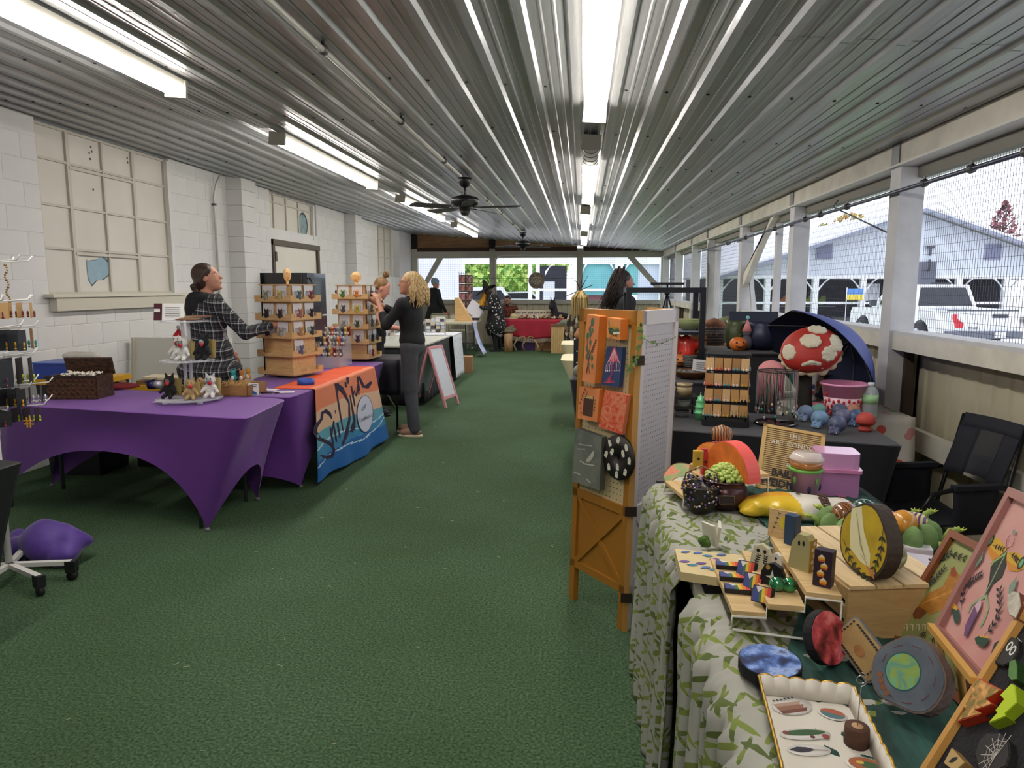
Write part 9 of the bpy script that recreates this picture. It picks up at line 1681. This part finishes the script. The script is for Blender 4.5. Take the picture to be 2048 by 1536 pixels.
# white racks of little items at back of the red table
for k in range(6):
    px=1037+k*12; x=gy(px,620,17.25).x; q=T('pendant_rack','white pendant board with dark little pendants, %s from the left on red table'%('first','second','third','fourth','fifth','sixth')[k],'display board',(x,17.25,RTZ),group='white pendant boards on the red table'); Bm(M('CFC8B4',.7)).bb((-.07,-.01,0),(.07,.01,.20)).ob('board',q); m_=Bm(M('1E1A16',.7)); [m_.ball((-.045+.03*i,-.014,.125+.01*(i%2)),(.011,.005,.022),6) for i in range(4)]; m_.ob('pendants',q)
t=T('straw_hat','pale straw hat lying at left on the red table','hat',(gy(1027,634,16.9).x,16.9,RTZ)); Bm(M('C2B28A',.8)).lathe([(.15,0),(.155,.01),(.08,.03),(.075,.09),(.04,.12),(0,.125)],n=20).ob('hat_body',t); Bm(M('6A5A3A',.8)).lathe([(.083,.03),(.08,.05)],n=20).ob('hat_band',t)
GN=('tan','bronze','grey green','rust','pale bone','dark brown','white','straw'); GC=('9A7A4E','7A5A32','6E7458','8A4A2E','C9BFA8','3A2A20','D6D2C8','B59A5E')
for k in range(16):
    px=1040+k*5.6; x=gy(px,635,16.85).x; y=16.78+.12*(k%3); q=T('craft_piece','%s small carved craft piece, %s spot along the front of red table'%(GN[k%8],('first','second','third','fourth','fifth','sixth','seventh','eighth','ninth','tenth','eleventh','twelfth','thirteenth','fourteenth','fifteenth','last')[k]),'craft',(x,y,RTZ),group='carved craft pieces on the red table')
    link('piece_body',blob([('e',(0,0,.025),(.05,.035,.025),.01),('e',(.02*(-1)**k,0,.05+.01*(k%4)),(.025,.02,.03),.015)],.01,M(GC[k%8],.7,var=.2,vs=20)),q); Bm(M(GC[(k+3)%8],.6)).ball((0,-.035,.03),(.02,.01,.012),6).ob('inlay',q)
dr=T('horned_figure','black horned goat like costume figure at the right end of red table','figure',(gy(1112,625,17.2).x,17.2,RTZ)); BK2=M('17131A',.8,bump=.4,bs=30)
link('figure_body',blob([('e',(.1,0,.06),(.22,.13,.09),.05),('c',(-.02,0,.1),(-.08,0,.34),.09,.085,.04),('c',(-.08,-.02,.34),(-.13,-.13,.27),.08,.05,.02),('c',(-.11,0,.4),(-.14,0,.52),.025,.008,.01),('c',(-.05,0,.4),(-.04,0,.52),.025,.008,.01)],.013,BK2),dr); Bm(M('6A3A34',.6)).ball((-.12,-.11,.31),(.035,.03,.05),8).ob('face_patch',dr)
sg=gy(1073,561,17.5); t=T('round_sign','round carved grey brown plaque hanging on a cord before back mesh','sign',sg); Bm(ramp_noise([(.4,'4E463A'),(.6,'8A8070')],14,.7,5,3,bump=.6)).lathe([(0,-.02),(.19,-.02),(.2,0),(.19,.02),(0,.02)],n=32,rot=(PI/2,0,0)).ob('plaque',t); Bm(M('2E2A24',.7)).lathe([(.165,-.024),(.175,-.028),(.185,-.024)],n=32,rot=(PI/2,0,0)).ob('dark_ring',t); p=Paint((0,-.0285,0),(1,0,0),(0,0,1)); LG=M('B5AC98',.7)
for (a,c_) in(((-.10,.07),(.10,.07)),((-.12,.02),(.12,.02)),((-.11,-.03),(.11,-.03)),((-.07,-.08),(.07,-.08))): p.stroke([(a[0]+(c_[0]-a[0])*i/8,a[1]+.016*(-1)**i) for i in range(9)],.010,LG)
p.ob('carved_marks',t); Bm(M('16161A',.5)).tube((-1.75,0.02,.06),(.9,0.02,.06),.006,n=5).ob('cord',t)
# feathered costume pole
fx=gy(1160,600,14.2).x; t=T('feather_pole','tall pole hung with blonde grass skirts and dappled feathers behind screen','costume display',(fx,14.2,0)); Bm(M('1A1A1A',.6)).tube((0,0,0),(0,0,1.62),.015).ob('pole',t); Bm(M('1A1A1A',.6)).lathe([(0,0),(.2,0),(.2,.02),(.03,.04)],n=16).ob('base',t); Bm(M('1A1A1A',.6)).tube((-.3,0,1.32),(.25,0,1.55),.008).ob('cross_pole',t)
zt=gy(1160,580,14.2).z; zm=gy(1160,628,14.2).z
q=Bm(M('C9AE72',.9)); 
for k in range(170): a=random.uniform(0,2*PI); r=random.uniform(.05,.17); q.mat(M(random.choice(('C9AE72','DCC994','A8874E','8A6A3E')),.9)); q.path([(r*.3*math.cos(a),r*.3*math.sin(a),zt-.02),(r*math.cos(a),r*math.sin(a),zt-.15),(r*1.1*math.cos(a+.1),r*1.1*math.sin(a+.1),zm-random.uniform(0,.06))],[.012,.01,.004],4)
tag(q.ob('grass_skirt',t),kind='stuff'); q=Bm(M('4A3E34',.9)); 
for k in range(260): a=random.uniform(0,2*PI); z=random.uniform(.15,zm); r=.12+.12*math.sin(PI*min(1,(zm-z)/zm+.15)); q.mat(M(random.choice(('3A2E28','8A7A62','C9BDA0','2A2224','6A5A48')),.9)); x,y=r*math.cos(a)-.06,r*math.sin(a); q.poly([(x,y,z),(x+.03,y-.02,z-.02),(x+.02,y-.03,z-.13),(x-.02,y-.01,z-.10)])
tag(q.ob('dappled_feathers',t),kind='stuff'); q=Bm(M('241C18',.7)); [q.path([(0,0,zt),(dx*.5,0,zt+.15),(dx,0,zt+h_)],[.012,.009,.004],5) for dx,h_ in((-.12,.2),(.05,.32),(.16,.3))]; q.ob('antler_tips',t)
# things under and beside the red table
WBx=grain('A98A5A','D0B07A',(8,8,1),4); a=gy(1103,660,16.2); t=T('slatted_crate','upright pale wooden slatted crate with a grey green cloth at red table end','crate',(gy(1120,680,16.2).x,16.2,0)); hb=gy(1120,652,16.2).z
for k in range(8): Bm(WBx).bb((-.2+.05*k,-.14,0),(-.155+.05*k,-.125,hb)).ob('slat',t)
Bm(M('7A5E3A',.7)).bb((-.19,-.124,0),(.19,.15,hb-.01)).ob('inner_box',t); Bm(M('6A4E30',.7)).bb((-.22,-.15,hb-.01),(.22,.17,hb+.03)).ob('lid',t)
cl=T('green_cloth','grey green cloth wedge draped over the slatted crate','cloth',(t.location.x+.05,16.2,hb+.031)); link('cloth_heap',blob([('c',(-.12,0,.015),(.12,0,.015),.02,.07,.05),('e',(.05,0,.06),(.1,.08,.06),.05)],.012,M('6E7A6E',.9)),cl)
t=T('purple_tub','purple storage tub with white curved tusks before it under red table','storage box',(gy(1062,685,17.0).x,17.0,0)); Bm(M('4A2A6A',.5)).rbox((0,0,.2),(.5,.4,.4),.03).ob('tub_body',t); Bm(M('3E2258',.5)).rbox((0,0,.41),(.54,.44,.03),.03).ob('lid',t)
t=T('open_carton','tan open carton holding brown horns at right under the red table','box',(gy(1088,690,16.9).x,16.85,0)); Bm(M('9A744C',.8)).bb((-.2,-.15,0),(.2,.2,.27)).ob('carton_body',t); Bm(M('7A5838',.8)).bb((-.17,-.155,.03),(.17,-.15,.22)).ob('dark_front',t)
def antler(px,py,s,label,rz,col='A8926A'):
    x=gy(px,py,16.3).x; t=T('antler',label,'antler',(x,16.4,0),rz,group='antlers under the red table'); b=Bm(M(col,.6)); pts=[(-.12*s,0,.02),(-.18*s,0,.16*s),(-.1*s,0,.3*s),(.05*s,0,.36*s)]; b.path(pts,[.022,.02,.016,.006],7); b.ob('beam',t)
    for i,(dx,dz) in enumerate(((.08,.06),(.1,.04),(.07,-.03))): q=Bm(M(col,.6)); p=Vector(pts[i+1]); q.path([p,p+V(dx*s*.6,-.02,dz*s),p+V(dx*s,-.03,dz*s*1.8)],[.014,.010,.004],6); q.ob('tine',t)
antler(1042,700,1.0,'pale curved antler at left on carpet under the red table',0); antler(1058,700,1.0,'long thin antler in front of the purple tub',.5,'8A7450'); antler(1066,702,.8,'small antler with short tines beside purple tub',2.6); antler(1092,704,.7,'dark brown twisted antler before the open carton',.2,'6A4E30')
t=T('skull_pile','dark crate with a white skull shape under the red table','crate',(gy(1035,690,16.95).x,16.95,0)); Bm(M('22242A',.7)).bb((-.25,-.1,0),(.2,.2,.22)).ob('crate_body',t); link('white_skull',blob([('e',(-.02,-.03,.30),(.08,.09,.09),.02),('e',(-.02,-.1,.25),(.045,.05,.04),.02)],.012,M('B9B5AC',.7)),t)
t=T('log_stump','upright tan wood log slab left of red table legs','log',(gy(1012,680,16.4).x+.06,16.35,0)); Bm(grain('7A5A38','B5946A',(6,6,1),5)).lathe([(0,0),(.12,0),(.1,.2),(.11,.42),(0,.43)],n=12).ob('log_body',t); Bm(M('C2A47A',.7)).lathe([(.105,.421),(0,.433)],n=12).ob('cut_top',t)
t=T('grey_stool_pile','bundle of grey green sticks and cloth on top of the wood log','bundle',(t.location.x,16.4,.435)); link('bundle_body',blob([('c',(-.12,0,.05),(.14,0,.08),.04,.05,.03),('c',(-.05,0,.1),(.1,.05,.16),.03,.03,.03),('e',(0,0,.04),(.14,.09,.04),.03)],.013,M('6A6450',.9,bump=.6,bs=30,var=.3,vs=14)),t)
flush_text()
